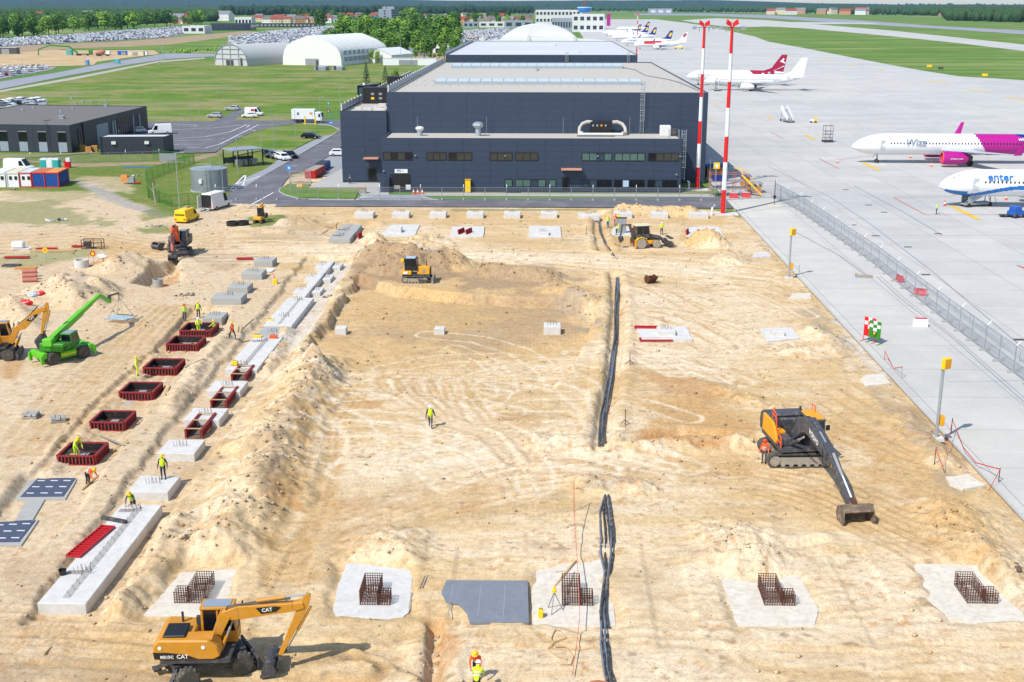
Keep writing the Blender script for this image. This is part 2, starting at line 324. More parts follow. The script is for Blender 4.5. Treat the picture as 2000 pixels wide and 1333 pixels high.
def TH(X, Y, rough=True):
    X = np.asarray(X, float); Y = np.asarray(Y, float)
    z = (fbm(X*.06, Y*.06, 3, 5)-.5)*.35
    wx = (fbm(X*.5, Y*.5, 3, 11)-.5); wrp = wx*1.6
    def dep(pts, depth, soft, warp=1.):
        nonlocal z
        m = _bb(X, Y, pts, 4)
        if m.any(): z[m] -= depth*sst(soft/2, -soft/2, poly_sd(X[m], Y[m], pts)+wrp[m]*warp)
    dep(PIT, 1.05, .55); dep(FPIT, .5, .4, .5); dep(HOLE, 1.6, 1.0, .4); dep(SPIT, .45, .4, .7)
    for e in EXC: dep(e, .35, .8, .5)
    for pts, r, h, sd in MOUNDS:
        m = _bb(X, Y, pts, r*1.5)
        if h and m.any():
            x, y = X[m], Y[m]; d = polyline_d(x, y, pts)/r + (fbm(x*.35, y*.35, 3, sd)-.5)*.7
            pr = np.clip(1-d, 0, 1); pr = pr*pr*(3-2*pr)*.35+pr*.65
            z[m] += h*pr*(.8+.5*fbm(x*.8, y*.8, 3, sd+3))
            if rough: z[m] += np.clip(pr*4, 0, 1)*((fbm(x*1.9, y*1.9, 4, sd+7, .7)-.5)*.55)
    for pts, wd, dp in TRENCH:
        m = _bb(X, Y, pts, wd*3)
        if m.any():
            d = polyline_d(X[m], Y[m], pts)+wx[m]*.5
            z[m] += -dp*sst(wd*1.15, wd*.5, d)+.18*np.exp(-((d-wd*1.7)/.5)**2)
    if rough:
        for pts, g, wd, dp, tone in TRACKS:
            m = _bb(X, Y, pts, g+1)
            if m.any():
                d = np.abs(polyline_d(X[m], Y[m], pts)+wx[m]*.3-g)
                z[m] -= dp*np.exp(-(d/wd)**2)-.6*dp*np.exp(-((d-wd*1.6)/.15)**2)
        z = z+(fbm(X*1.3, Y*1.3, 5, 21, .62)-.5)*.09+np.maximum(0, fbm(X*.3, Y*.3, 3, 23)-.52)*(fbm(X*2.4, Y*2.4, 3, 24, .7)-.4)*.6
    for f in FLAT:
        m = _bb(X, Y, f, 2)
        if m.any(): k = sst(.45, -.35, poly_sd(X[m], Y[m], f)+wrp[m]*.9); z[m] = (z[m]+.1)*(1-k)-.16*k
    m = _bb(X, Y, MATP, 2)
    if m.any(): k = sst(.9, .1, poly_sd(X[m], Y[m], MATP)); z[m] = z[m]*(1-k)-.56*k
    q = sst(182, 186, Y); z = z*(1-q)+(z*.25-.14)*q
    q = sst(EDGE-1.4, EDGE-.1, X)*(Y < 186); z = z*(1-q)+q*-.12             # dips under the apron edge
    q = sst(178.5, 180.5, Y)*sst(-43, -40, X); z = z*(1-q)+q*-.1             # and under the road
    return z
def th(x, y): return float(TH(np.array([x]), np.array([y]), False)[0])
def gt(px, py, up=0.):                                    # the spot of the site seen at a photo pixel
    z = 0.
    for _ in range(4): p = G(px, py, z); z = th(p.x, p.y)
    return Vector((p.x, p.y, z+up))

# ------------------------------------------------------------------ colours of the soil
C_SAND, C_PALE, C_WARM, C_OR, C_BR, C_GREY, C_GRASS = (.64, .49, .295), (.715, .6, .44), (.545, .37, .175), (.46, .235, .085), (.36, .255, .155), (.33, .275, .215), (.125, .19, .035)
C_PINK = (.585, .465, .32)
PATCH = [  # px polygon, colour, edge softness m, strength, warp m
 ([(-200, 1333), (-200, 430), (420, 430), (600, 560), (560, 700), (330, 1000), (150, 1333)], C_PINK, 3, .75, 3),
 ([(600, 660), (700, 520), (900, 500), (1180, 560), (1190, 640), (1000, 700), (800, 720), (640, 700)], C_WARM, 3, .65, 3), ([(640, 640), (900, 560), (1100, 570), (1160, 620), (960, 680)], C_BR, 3, .62, 4), ([(690, 545), (900, 560), (1000, 600), (860, 640), (680, 610)], C_WARM, 2, .6, 3),
 ([(670, 548), (690, 505), (780, 482), (890, 490), (900, 545), (800, 556)], C_BR, 1.5, 1.05, 2), ([(880, 545), (960, 520), (1080, 516), (1130, 545), (1100, 572), (900, 568)], C_BR, 1.2, .85, 2), ([(1060, 590), (1150, 570), (1175, 640), (1100, 600)], C_GREY, 1, .6, 2),
 ([(592, 668), (640, 590), (690, 508), (655, 505), (590, 590), (540, 690)], (.63, .59, .53), .6, .75, 1), ([(660, 670), (640, 760), (600, 860), (560, 960), (500, 960), (560, 800), (620, 690)], C_BR, 1, .42, 2), ([(580, 960), (600, 1000), (520, 1000), (530, 965)], C_OR, .8, .7, 1.5), ([(480, 880), (540, 860), (590, 980), (500, 1000)], C_BR, .8, .5, 1.5),
 ([(1240, 840), (1420, 845), (1480, 860), (1400, 880), (1240, 875)], C_OR, .7, .65, 1.2), ([(1250, 720), (1340, 725), (1430, 770), (1400, 800), (1270, 760)], C_OR, 1, .5, 2), ([(1300, 780), (1500, 800), (1480, 860), (1250, 840)], C_WARM, 1, .8, 2),
 ([(1110, 935), (1260, 940), (1250, 965), (1130, 965)], C_GREY, .7, .7, 1.2), ([(1205, 942), (1262, 945), (1255, 965), (1205, 968)], C_OR, .6, .45, 1), ([(1000, 885), (1110, 870), (1120, 900), (1020, 905)], C_OR, .6, .4, 1.2),
 ([(600, 975), (700, 970), (760, 990), (680, 1000), (620, 1000)], C_OR, .5, .8, 1.5), ([(880, 985), (950, 970), (945, 985), (900, 1005)], C_OR, .4, .6, 1), ([(620, 790), (740, 782), (740, 795), (620, 803)], C_OR, .5, .6, 1), ([(950, 795), (1060, 828), (1050, 838), (940, 835)], C_OR, .5, .45, 1.2),
 ([(1600, 830), (1760, 850), (1920, 1010), (1860, 1080), (1680, 930)], C_OR, 2, .38, 3), ([(1260, 730), (1440, 760), (1490, 860), (1250, 885)], C_OR, 2, .35, 3), ([(300, 860), (420, 800), (480, 720), (440, 860), (330, 1000)], C_BR, 1.5, .3, 2), ([(1560, 700), (1650, 690), (1660, 730), (1560, 740)], C_WARM, 1, .6, 2), ([(1640, 780), (1760, 790), (1900, 960), (1990, 1120), (1900, 1100), (1760, 960), (1600, 850)], C_WARM, 1.5, .7, 3), ([(1760, 780), (1830, 800), (1900, 900), (1860, 920), (1790, 850)], C_BR, 1, .5, 1.5),
 ([(1540, 600), (1600, 600), (1720, 760), (1820, 870), (1900, 960), (1860, 960), (1760, 830), (1640, 690)], C_GREY, 1, .55, 1.5), ([(1620, 600), (1660, 640), (1760, 750), (1730, 760), (1640, 660)], (.62, .6, .56), .8, .6, 1), ([(1930, 1080), (2010, 1160), (2010, 1220), (1950, 1150)], C_GREY, .8, .7, 1.5),
 ([(1210, 560), (1480, 560), (1580, 640), (1500, 700), (1320, 720), (1230, 700)], C_PALE, 3, .5, 3), ([(620, 880), (1000, 860), (1160, 900), (1600, 930), (1500, 960), (1000, 960), (640, 1090)], C_PALE, 2, .4, 3), ([(1230, 1080), (2050, 1080), (2050, 1340), (1220, 1340)], C_PALE, 3, .5, 3),
 ([(420, 480), (700, 478), (900, 490), (1200, 498), (1450, 530), (1400, 545), (1180, 520), (880, 508), (600, 498)], C_PALE, 1.5, .55, 2), ([(330, 500), (400, 480), (500, 500), (440, 530)], C_BR, 1, .45, 1.5), ([(550, 430), (640, 425), (640, 445), (560, 455)], C_WARM, 1, .6, 1.5), ([(1165, 440), (1215, 440), (1250, 480), (1195, 490)], C_WARM, .6, .8, 1),
 ([(1330, 440), (1400, 450), (1410, 485), (1335, 485)], C_WARM, .6, .8, 1), ([(870, 415), (1420, 412), (1420, 440), (860, 440)], C_WARM, 1, .5, 1.5), ([(200, 470), (320, 478), (320, 505), (200, 500)], C_WARM, .8, .6, 1.5), ([(290, 468), (330, 472), (330, 490), (290, 490)], C_OR, .5, .6, 1), ([(180, 510), (235, 515), (230, 530), (180, 530)], C_OR, .6, .7, 1),
 ([(110, 545), (150, 535), (200, 560), (180, 600), (130, 580)], C_GREY, .8, .55, 1.5), ([(0, 700), (50, 705), (40, 740), (0, 745)], C_OR, .5, .65, .6), ([(260, 560), (340, 510), (350, 530), (320, 560)], C_OR, .6, .5, 1), ([(500, 420), (640, 420), (650, 470), (480, 470)], C_GREY, 1, .3, 2), ([(0, 1300), (330, 1290), (330, 1340), (0, 1340)], C_BR, 1, .6, 2), ([(0, 1080), (80, 1060), (110, 1130), (60, 1200), (0, 1160)], C_BR, 1, .35, 2), ([(230, 1150), (340, 1060), (360, 1090), (280, 1170), (200, 1210)], C_BR, .8, .45, 1.5),
 ([(640, 1215), (840, 1215), (830, 1333), (560, 1333), (600, 1260)], C_WARM, 1, .45, 2), ([(845, 1195), (905, 1200), (880, 1340), (830, 1340)], C_OR, .5, .5, 1), ([(0, 400), (90, 395), (230, 440), (200, 447), (0, 440)], C_GRASS, 1.5, .6, 4), ([(260, 440), (340, 432), (340, 455), (270, 458)], C_GRASS, .7, .7, 1.5), ([(480, 425), (565, 418), (545, 440), (490, 445)], C_GRASS, .6, .85, 1),
 ([(0, 495), (200, 480), (190, 500), (60, 520), (0, 530)], C_GRASS, 1, .5, 2), ([(880, 408), (960, 407), (1180, 408), (1180, 412), (880, 412)], C_GRASS, .3, .6, .3), ([(1340, 406), (1420, 405), (1450, 420), (1425, 420), (1400, 412)], C_GRASS, .3, .8, .4), ([(1405, 395), (1425, 395), (1450, 425), (1430, 422)], C_GRASS, .4, .9, .4),
 # north-west of the site: the meadow with its dirt tracks
 ([(-300, 385), (-300, 150), (700, 150), (700, 300), (450, 385), (430, 400), (330, 425), (200, 380), (0, 372)], C_GRASS, 2, .95, 3), ([(-100, 372), (200, 372), (330, 425), (420, 398), (470, 400), (420, 440), (-100, 460)], C_PINK, 1, .85, 2), ([(0, 372), (150, 362), (220, 380), (120, 395), (0, 385)], C_GRASS, 1.5, .35, 3), ([(-50, 392), (90, 390), (170, 418), (230, 440), (100, 440), (-50, 432)], C_GRASS, 1, .5, 4),
 ([(140, 350), (190, 352), (260, 395), (340, 420), (300, 425), (200, 390)], (.36, .345, .33), .8, .85, .8), ([(140, 340), (250, 345), (270, 380), (190, 370)], C_PINK, 1, .6, 2), ([(40, 312), (160, 318), (300, 315), (370, 308), (440, 290), (440, 298), (370, 317), (150, 326)], (.36, .27, .2), .5, .8, .6), ([(120, 335), (250, 322), (300, 325), (240, 345), (150, 345)], C_GRASS, 1, .6, 2),
 ([(270, 190), (340, 185), (420, 188), (420, 196), (300, 198)], (.42, .33, .15), 1, .6, 3), ([(290, 205), (330, 203), (300, 215), (285, 216)], (.45, .42, .37), .6, .8, 1), ([(270, 420), (330, 400), (390, 400), (380, 418), (280, 432)], C_GRASS, 1, .7, 2)]
def soil(X, Y, Z):
    c = np.empty(X.shape+(3,)); c[:] = C_SAND
    w1 = fbm(X*.16, Y*.16, 4, 61); w2 = fbm(X*.9, Y*.9, 4, 62, .6); wp = (fbm(X*.45, Y*.45, 4, 63, .6)-.5)
    def blend(col, f):
        f = f[..., None]; c[...] = c*(1-f)+np.array(col)*f
    blend(C_PALE, sst(.52, .68, w1)*.5); blend(C_WARM, sst(.52, .34, w1)*.6); w3 = fbm(X*.35, Y*.5, 4, 68, .65); blend(C_BR, sst(.56, .74, w3)*.4)
    st = fbm(X*.22+Y*.1, Y*1.5-X*.1, 4, 64, .6); blend(C_WARM, sst(.54, .72, st)*.5); blend(C_PALE, sst(.46, .32, st)*.35)
    for pts, col, soft, k, wr in PATCH:
        P = [tuple(G(a, b)[:2]) for a, b in pts]; m = _bb(X, Y, P, soft+wr)
        if m.any():
            f = sst(soft/2, -soft, poly_sd(X[m], Y[m], P)+wp[m]*wr*2.4)*k
            f = np.clip(f*(.55+.9*w2[m]), 0, 1) if col is not C_GRASS else np.clip(f*(.75+.5*w2[m]), 0, 1)
            f = f[:, None]; c[m] = c[m]*(1-f)+np.array(col)*f
    for pts, g, wd, dp, tone in TRACKS:
        m = _bb(X, Y, pts, g+1)
        if m.any():
            d = np.abs(polyline_d(X[m], Y[m], pts)+wp[m]*.3-g); f = 1.7*np.exp(-(d/wd)**2)*(.3+.9*vnoise(X[m]*1.1, Y[m]*1.1, 71))
            f = np.clip(f*abs(tone)*3.2, 0, .8)[:, None]; c[m] = c[m]*(1-f)+f*np.array(C_PALE if tone > 0 else (.5, .33, .155))
    sp = fbm(X*2.1, Y*2.1, 3, 66, .7); blend(C_OR, sst(.62, .76, sp)*sst(.45, .6, w1)*.6); blend(C_BR, sst(.7, .82, fbm(X*1.2, Y*1.2, 3, 67, .7))*.8)
    c *= (.9+.2*w2)[..., None]
    return np.clip(c, .02, .9)
def grid_mesh(name, xs, ys, mat):
    X, Y = np.meshgrid(xs, ys); Z = TH(X, Y); c = soil(X, Y, Z); ny, nx = X.shape
    me = bpy.data.meshes.new(name); V = np.stack([X, Y, Z], -1).reshape(-1, 3).astype(np.float32)
    i = np.arange(ny*nx).reshape(ny, nx); F = np.stack([i[:-1, :-1], i[:-1, 1:], i[1:, 1:], i[1:, :-1]], -1).reshape(-1, 4).astype(np.int32)
    me.vertices.add(len(V)); me.vertices.foreach_set('co', V.ravel()); me.loops.add(F.size); me.loops.foreach_set('vertex_index', F.ravel())
    me.polygons.add(len(F)); me.polygons.foreach_set('loop_start', np.arange(0, F.size, 4, dtype=np.int32))
    me.polygons.foreach_set('use_smooth', np.ones(len(F), bool)); me.update(calc_edges=True)
    a = me.color_attributes.new('soil', 'FLOAT_COLOR', 'POINT'); a.data.foreach_set('color', np.concatenate([c, np.ones(c.shape[:2]+(1,))], -1).astype(np.float32).ravel())
    me.materials.append(mat); return me
def soil_mat():
    m, t, b = newmat('site_soil'); b.inputs['Roughness'].default_value = 1; b.inputs['Specular IOR Level'].default_value = .1
    at = t.new('VertexColor', layer_name='soil').outputs[0]; P = t.new('NewGeometry').outputs['Position']
    n1 = t.noise(P, 2.2, 6, .7); n2 = t.noise(P, 9, 5, .7); sepn = t.new('SeparateXYZ'); t.set(sepn.inputs[0], P)
    stk = t.noise(t.scale(P, (.5, 4.5, 1)), 1.0, 5, .65, .6); stk2 = t.noise(t.scale(P, (4, .6, 1)), 1.0, 5, .65, .8)
    # tread marks of tracked machines: short bars across rows that run along x
    wv = t.new('TexWave', wave_type='BANDS', bands_direction='X'); t.set(wv.inputs[0], P); wv.inputs['Scale'].default_value = .85; wv.inputs['Distortion'].default_value = 1.2; wv.inputs['Detail'].default_value = 1
    rw = t.new('TexWave', wave_type='BANDS', bands_direction='Y'); t.set(rw.inputs[0], P); rw.inputs['Scale'].default_value = .22; rw.inputs['Distortion'].default_value = 3.5; rw.inputs['Detail'].default_value = 2; rw.inputs['Detail Scale'].default_value = .3
    area = t.noise(P, .07, 2)
    tm = t.math('MULTIPLY', t.math('MULTIPLY', t.rng(rw.outputs[1], .45, .75), t.rng(area, .5, .6)), t.rng(n1, .35, .6))
    col = t.mix(1., at, t.ramp(n1, (.3, (.76, .71, .64)), (.47, (.97, .96, .95)), (.7, (1.13, 1.14, 1.15))), 'MULTIPLY')
    col = t.mix(1., col, t.ramp(n2, (.32, (.72, .69, .64)), (.5, (1, 1, 1)), (.7, (1.1, 1.1, 1.09))), 'MULTIPLY')
    col = t.mix(t.rng(stk, .5, .72, 0, .45), col, t.mix(1., col, (.86, .74, .58, 1), 'MULTIPLY')); col = t.mix(t.rng(stk2, .55, .75, 0, .35), col, t.mix(1., col, (1.12, 1.14, 1.18, 1), 'MULTIPLY'))
    col = t.mix(t.math('MULTIPLY', t.math('MULTIPLY', tm, t.rng(wv.outputs[1], .35, .65)), .38), col, t.mix(1., col, (.72, .6, .45, 1), 'MULTIPLY'))
    t.set(b.inputs['Base Color'], col)
    v = t.new('TexVoronoi', feature='F1'); t.set(v.inputs[0], P); v.inputs['Scale'].default_value = 3.2
    hh = t.math('ADD', t.math('MULTIPLY', n1, .9), t.math('ADD', t.math('MULTIPLY', n2, .35), t.math('MULTIPLY', stk, .22)))
    hh = t.math('ADD', hh, t.math('MULTIPLY', t.math('MULTIPLY', wv.outputs[1], tm), -.25)); hh = t.math('SUBTRACT', hh, t.math('MULTIPLY', t.rng(v.outputs[0], 0, .25), .12))
    t.set(b.inputs['Normal'], t.bump(hh, .45, .2)); return m
SOIL = soil_mat()
def spaced(y0, y1, a, b):
    ys = [y0]
    while ys[-1] < y1: ys.append(ys[-1]+a+(b-a)*(ys[-1]-y0)/(y1-y0))
    return np.array(ys)
_xs = np.concatenate([np.arange(-96, -48, .35), np.arange(-48, EDGE+.7, .14)])
tag(link('building_site_ground', grid_mesh('building_site_ground', _xs, spaced(40, 184.6, .1, .34), SOIL)), kind='structure')
tag(link('meadow_ground', grid_mesh('meadow_ground', np.arange(-124, -39.4, .6), np.arange(184.2, 262, .6), SOIL)), kind='structure')

# clods and stones thrown about on the dug ground
_g = np.random.default_rng(9); _n = 150000; X = _g.uniform(-70, EDGE-.6, _n); Y = 44+(180-44)*_g.uniform(0, 1, _n)**1.3; Z = TH(X, Y)
_k = sst(.25, 1.0, Z)*.8+sst(.5, .62, fbm(X*.12, Y*.12, 3, 91))*.08+sst(.35, .8, np.abs(Z-TH(X+.5, Y+.3, False)))*.8+sst(-1, -3, X-EDGE+4)*0+.03
for f in FLAT+[MATP]: _k[poly_sd(X, Y, f) < 0] = 0
_ok = _g.uniform(0, 1, _n) < _k*.42; X, Y, Z = X[_ok], Y[_ok], Z[_ok]; _n = len(X); r = .035+.12*_g.uniform(0, 1, _n)**3.2*(1+Y/200)
_o = np.array([(1, 0, 0), (0, 1, 0), (-1, 0, 0), (0, -1, 0), (.1, .1, .75), (0, 0, -.6)]); V = np.stack([X, Y, Z+r*.25], -1)[:, None]+_o[None]*r[:, None, None]*_g.uniform(.65, 1.25, (_n, 6, 3))
F = np.array([(0, 1, 4), (1, 2, 4), (2, 3, 4), (3, 0, 4), (1, 0, 5), (2, 1, 5), (3, 2, 5), (0, 3, 5)])[None]+(np.arange(_n)*6)[:, None, None]
def fastmesh(nm, V, F, mat):
    me = bpy.data.meshes.new(nm); F = F.reshape(-1, F.shape[-1]).astype(np.int32); V = V.reshape(-1, 3).astype(np.float32); me.vertices.add(len(V)); me.vertices.foreach_set('co', V.ravel()); me.loops.add(F.size); me.loops.foreach_set('vertex_index', F.ravel()); me.polygons.add(len(F)); me.polygons.foreach_set('loop_start', np.arange(0, F.size, F.shape[1], dtype=np.int32)); me.update(calc_edges=True); me.materials.append(mat); return me
me = fastmesh('soil_clods', V, F, SOIL); a = me.color_attributes.new('soil', 'FLOAT_COLOR', 'POINT'); c = soil(X, Y, Z)*_g.uniform(.72, 1, (_n, 1)); a.data.foreach_set('color', np.repeat(np.concatenate([c, np.ones((_n, 1))], -1), 6, 0).astype(np.float32).ravel())
tag(link('soil_clods', me), 'clods and small stones strewn over the dug sand', 'soil clods', None, 'stuff'); print('clods', _n)
# ------------------------------------------------------------------ flat ground sheets
def sheet_mat(name, a, bcol, sc, rough=.9, extra=None, bmp=.2):
    m, t, b = newmat(name); b.inputs['Roughness'].default_value = rough; b.inputs['Specular IOR Level'].default_value = .2
    P = t.new('NewGeometry').outputs['Position']
    n = t.math('ADD', t.math('MULTIPLY', t.noise(P, sc, 6, .65), .6), t.math('MULTIPLY', t.noise(P, sc*11, 4, .65), .4))
    col = t.mix(t.rng(n, .35, .65), lin(a), lin(bcol))
    if extra: col = extra(t, P, col)
    t.set(b.inputs['Base Color'], col); t.set(b.inputs['Normal'], t.bump(t.noise(P, 6, 5, .7), bmp, .05)); MATS[name] = m; return m
def _apron(t, P, col):
    br = t.new('TexBrick'); br.offset = 0; t.set(br.inputs[0], P); br.inputs['Scale'].default_value = 1
    for k, v in (('Brick Width', 7.5), ('Row Height', 7.5), ('Mortar Size', .06), ('Mortar Smooth', .3), ('Bias', 0)): br.inputs[k].default_value = v
    br.inputs[1].default_value = (1, 1, 1, 1); br.inputs[2].default_value = (.91, .91, .915, 1); br.inputs[3].default_value = (.66, .66, .67, 1)
    col = t.mix(1., col, br.outputs[0], 'MULTIPLY')
    s = t.noise(t.scale(P, (.15, 1.3, 1)), .6, 5, .6); col = t.mix(t.rng(s, .5, .75, 0, .28), col, t.mix(1., col, (.86, .86, .88, 1), 'MULTIPLY'))
    s = t.noise(t.scale(P, (.012, .03, 1)), 1, 4, .6); return t.mix(t.rng(s, .42, .64, 0, .75), col, t.mix(1., col, (.82, .86, .885, 1), 'MULTIPLY'))
sheet_mat('apron_concrete', '#b9b6b0', '#c6c3bd', .25, .85, _apron, .08)
sheet_mat('apron_strip', '#bdb9b0', '#cbc7be', .3, .9, _apron, .08)
def _asph(t, P, col):
    s = t.noise(t.scale(P, (.5, .5, 1)), .5, 5, .6); return t.mix(t.rng(s, .45, .7, 0, .4), col, lin('#8f8d90'))
sheet_mat('asphalt', '#5f5e64', '#6c6b71', .6, .9, _asph); sheet_mat('runway_asphalt', '#8a8b94', '#999aa2', .02, .9)
def _grass(t, P, col):
    s = t.noise(P, .035, 5, .65); col = t.mix(t.rng(s, .46, .6, 0, .85), col, lin('#958c58'))
    s = t.noise(P, .11, 5, .7); col = t.mix(t.rng(s, .48, .62, 0, .8), col, lin('#4f7022')); s = t.noise(t.scale(P, (.02, .08, 1)), 1, 5, .6)
    col = t.mix(t.rng(s, .5, .62, 0, .7), col, lin('#918a66')); s = t.noise(P, 1.5, 4, .7); return t.mix(1., col, t.ramp(s, (.3, (.72, .74, .7)), (.7, (1.12, 1.1, 1.1))), 'MULTIPLY')
sheet_mat('grass_field', '#557422', '#6c8a2c', .3, 1, _grass, .6); sheet_mat('grass_airfield', '#4e6e28', '#62802f', .02, 1, lambda t, P, c: t.mix(t.rng(t.noise(t.scale(P, (.01, .03, 1)), 1, 5, .6), .48, .66, 0, .7), c, lin('#94995e')), .3)
def _far(t, P, col):
    s = t.noise(t.scale(P, (.5, 1, 1)), .004, 4, .6); col = t.mix(t.rng(s, .5, .62, 0, .8), col, lin('#7d8f4a')); s = t.noise(P, .0025, 3, .6); return t.mix(t.rng(s, .58, .66, 0, .8), col, lin('#a39f6c'))
sheet_mat('far_land', '#4f7030', '#5f8038', .01, 1, _far, 0); sheet_mat('earthworks', '#a98d68', '#c9b189', .06, 1, None, .5); sheet_mat('bare_earth', '#8f7a60', '#ab9678', .08, 1, None, .5); sheet_mat('car_park_surface', '#85868a', '#96969a', .05)
sheet_mat('block_paving', '#8b8f96', '#989ba0', .8); sheet_mat('path_gravel', '#a59c8c', '#b0a898', .3); sheet_mat('concrete_yard', '#a4a3a0', '#b0afab', .4)
def sheet(name, pts, z, mat, world=False, kind='structure', parent=None):
    P = pts if world else [tuple(G(a, b)[:2]) for a, b in pts]
    me = mesh_from(name, [(x, y, z) for x, y in P], [tuple(range(len(P)))], [MATS[mat] if mat in MATS else M(mat)])
    if me.polygons[0].normal.z < 0: me.flip_normals()
    o = link(name, me, parent)
    if kind: o['kind'] = kind
    return o
def line(pts, wd, z, mat, parent, name='road_marking', world=False):
    P = [Vector((*q, 0)) if world else Vector((*G(*q)[:2], 0)) for q in pts]; v = []; f = []
    for i, p in enumerate(P):
        d = (P[min(i+1, len(P)-1)]-P[max(i-1, 0)]).normalized(); nrm = Vector((-d.y, d.x, 0))*wd/2; v += [(p+nrm).to_tuple(), (p-nrm).to_tuple()]
    for i in range(len(P)-1): f.append((2*i+1, 2*i+3, 2*i+2, 2*i))
    v = [(a, b, z) for a, b, c in v]; return link(name, mesh_from(name, v, f, [M(mat)]), parent)
BIG = 14000
gr = []
for r in ((-BIG, -123.5, -200, BIG*1.4), (-123.5, EDGE+.6, 261.5, BIG*1.4), (EDGE+.6, BIG, -200, BIG*1.4), (-123.5, EDGE+.6, -200, 40.2), (-123.5, -95.5, 40.2, 184.4), (-39.8, EDGE+.6, 184.4, 261.5)): gr += [r]
_v = []; _f = []
for a, b, c, d in gr: _n = len(_v); _v += [(a, c, -.06), (b, c, -.06), (b, d, -.06), (a, d, -.06)]; _f.append((_n, _n+1, _n+2, _n+3))
tag(link('ground', mesh_from('ground', _v, _f, [MATS['far_land']])), kind='structure')
sheet('grass_field', [(-260, 330), (-700, 150), (0, 181), (320, 121), (430, 115), (900, 122), (900, 232), (664, 232), (664, 215), (560, 236), (460, 236), (440, 228), (418, 237), (292, 238), (285, 292)], -.03, 'grass_field')
# apron and airfield
apron = sheet('apron', [(EDGE, 30), (120, 30)]+PX((2200, 200), (2000, 157), (1875, 149.5), (1812, 140), (1750, 129), (1650, 110), (1580, 96), (1500, 81.5), (1475, 72), (1430, 62), (1387, 52), (1330, 44), (1280, 38), (1180, 38), (1130, 60))+[(30, 700), (30, 330), (EDGE, 330)], 0, 'apron_concrete', True)
_sh = sheet('airfield_grass', [(1265, 38), (1300, 33), (1500, 27), (2600, 60), (2600, 260), (2000, 156.5), (1875, 149), (1812, 139.5), (1750, 128.5), (1650, 109.5), (1580, 95.5), (1500, 81), (1475, 71.5), (1430, 61.5), (1387, 51.5), (1330, 43)], -.02, 'grass_airfield')
twy = sheet('taxiway', [(1330, 40), (1400, 36), (1500, 40), (1750, 61), (2000, 87.5), (2400, 128), (2400, 152), (2000, 100), (1875, 85), (1750, 72), (1575, 56), (1500, 52), (1440, 54), (1385, 49)], .02, 'apron_concrete')
sheet('runway', [(1240, 27), (1380, 27), (1500, 30), (1675, 40), (1825, 51), (2000, 60), (2400, 85), (2400, 95), (2000, 67.5), (1825, 56), (1650, 46), (1500, 36), (1380, 31), (1240, 30)], .04, 'runway_asphalt')
sheet('taxiway_link', [(1350, 44), (1500, 43), (1700, 45), (1720, 47), (1500, 48), (1400, 50)], .05, 'apron_concrete')
sheet('apron_strip', [(EDGE, 40), (36.6, 40), (36.6, 192), (EDGE, 192)], .006, 'apron_strip', True)
# road, service yard and pavements beside the hangar
road = sheet('service_road', [(EDGE+.0, 181.2), (EDGE, 192.2)]+PX((1330, 386.2), (800, 391), (692, 392.5), (635, 392), (585, 390), (557, 383), (544, 375), (547, 369), (568, 340), (600, 332), (650, 300), (690, 270), (690, 234), (506, 236), (456, 234), (490, 210), (464, 214), (438, 228), (418, 237), (292, 238), (260, 268), (340, 300), (420, 298), (434, 288), (476, 266), (496, 258), (528, 248), (592, 241), (646, 246), (664, 254), (652, 264), (600, 294), (560, 318), (480, 362), (456, 374), (438, 388), (432, 400), (440, 412))+[(-40, 181.2)], .012, 'asphalt', True)
sheet('parking_pavement', [(440, 372), (480, 348), (520, 330), (560, 300), (640, 262), (652, 264), (600, 294), (560, 318), (480, 362), (456, 374)], .02, 'block_paving')
sheet('parking_pavement', [(600, 333), (668, 290), (690, 290), (690, 318), (640, 345), (610, 345)], .02, 'block_paving')
sheet('concrete_yard', [(600, 367.5), (640, 345), (690, 318), (690, 352), (760, 352), (760, 382), (704, 382), (704, 367.5)], .026, 'concrete_yard'); sheet('concrete_yard', [(708, 381.5), (815, 381.5), (860, 391.2), (692, 391.8)], .026, 'concrete_yard')
sheet('entrance_paving', [(742, 381.5), (815, 381.5), (838, 391), (700, 391.5), (718, 386)], .034, 'block_paving')
sheet('pavement', [(-21, 192.3), (EDGE-1.5, 192.3), (EDGE-1.5, 194.6), (-20.5, 194.6)], .09, 'concrete_yard', True)
sheet('grass_verge', [(-21, 194.5), (-6.5, 194.5), (-6.5, 196.2), (-22, 196.2)], .05, 'grass_field', True); sheet('grass_verge', [(-4, 194.5), (27.5, 194.5), (24, 201), (27.5, 207.5), (22.7, 207.5), (22.6, 196.2), (-4, 196.2)], .05, 'grass_field', True)
isl = sheet('grass_island', [(547, 370), (562, 360.5), (607, 360), (602, 368), (704, 368), (692, 391), (635, 391), (585, 389), (557, 382), (545, 375)], .1, 'grass_field')
sheet('grass_island', [(528, 249), (592, 241.5), (646, 246.5), (662, 254), (652, 263), (620, 268), (560, 300), (520, 292), (480, 300), (440, 310), (424, 298), (436, 288), (478, 266), (498, 258)], .03, 'grass_field')
def kerb(pts, world=False, closed=False):
    P = [Vector((*q, .06)) if world else Vector((*G(*q)[:2], .06)) for q in pts]; mb = MB()
    for p, q in zip(P[:-1], P[1:]): mb.bar(p, q, .16, .14)
    return tag(mb.obj('kerb', 'kerb'), kind='structure')
kerb([(607, 360), (562, 360.5), (547, 370), (545, 375), (557, 382), (585, 389.2), (635, 391.2), (692, 391.5)]); kerb([(-20.5, 192.2), (EDGE-1.5, 192.2)], True)
kerb([(496, 258), (528, 248.5), (592, 241), (646, 246), (663, 254), (652, 264), (600, 294), (560, 318), (480, 362), (456, 374)]); kerb([(EDGE, 66), (EDGE, 120), (EDGE, 181)], True)
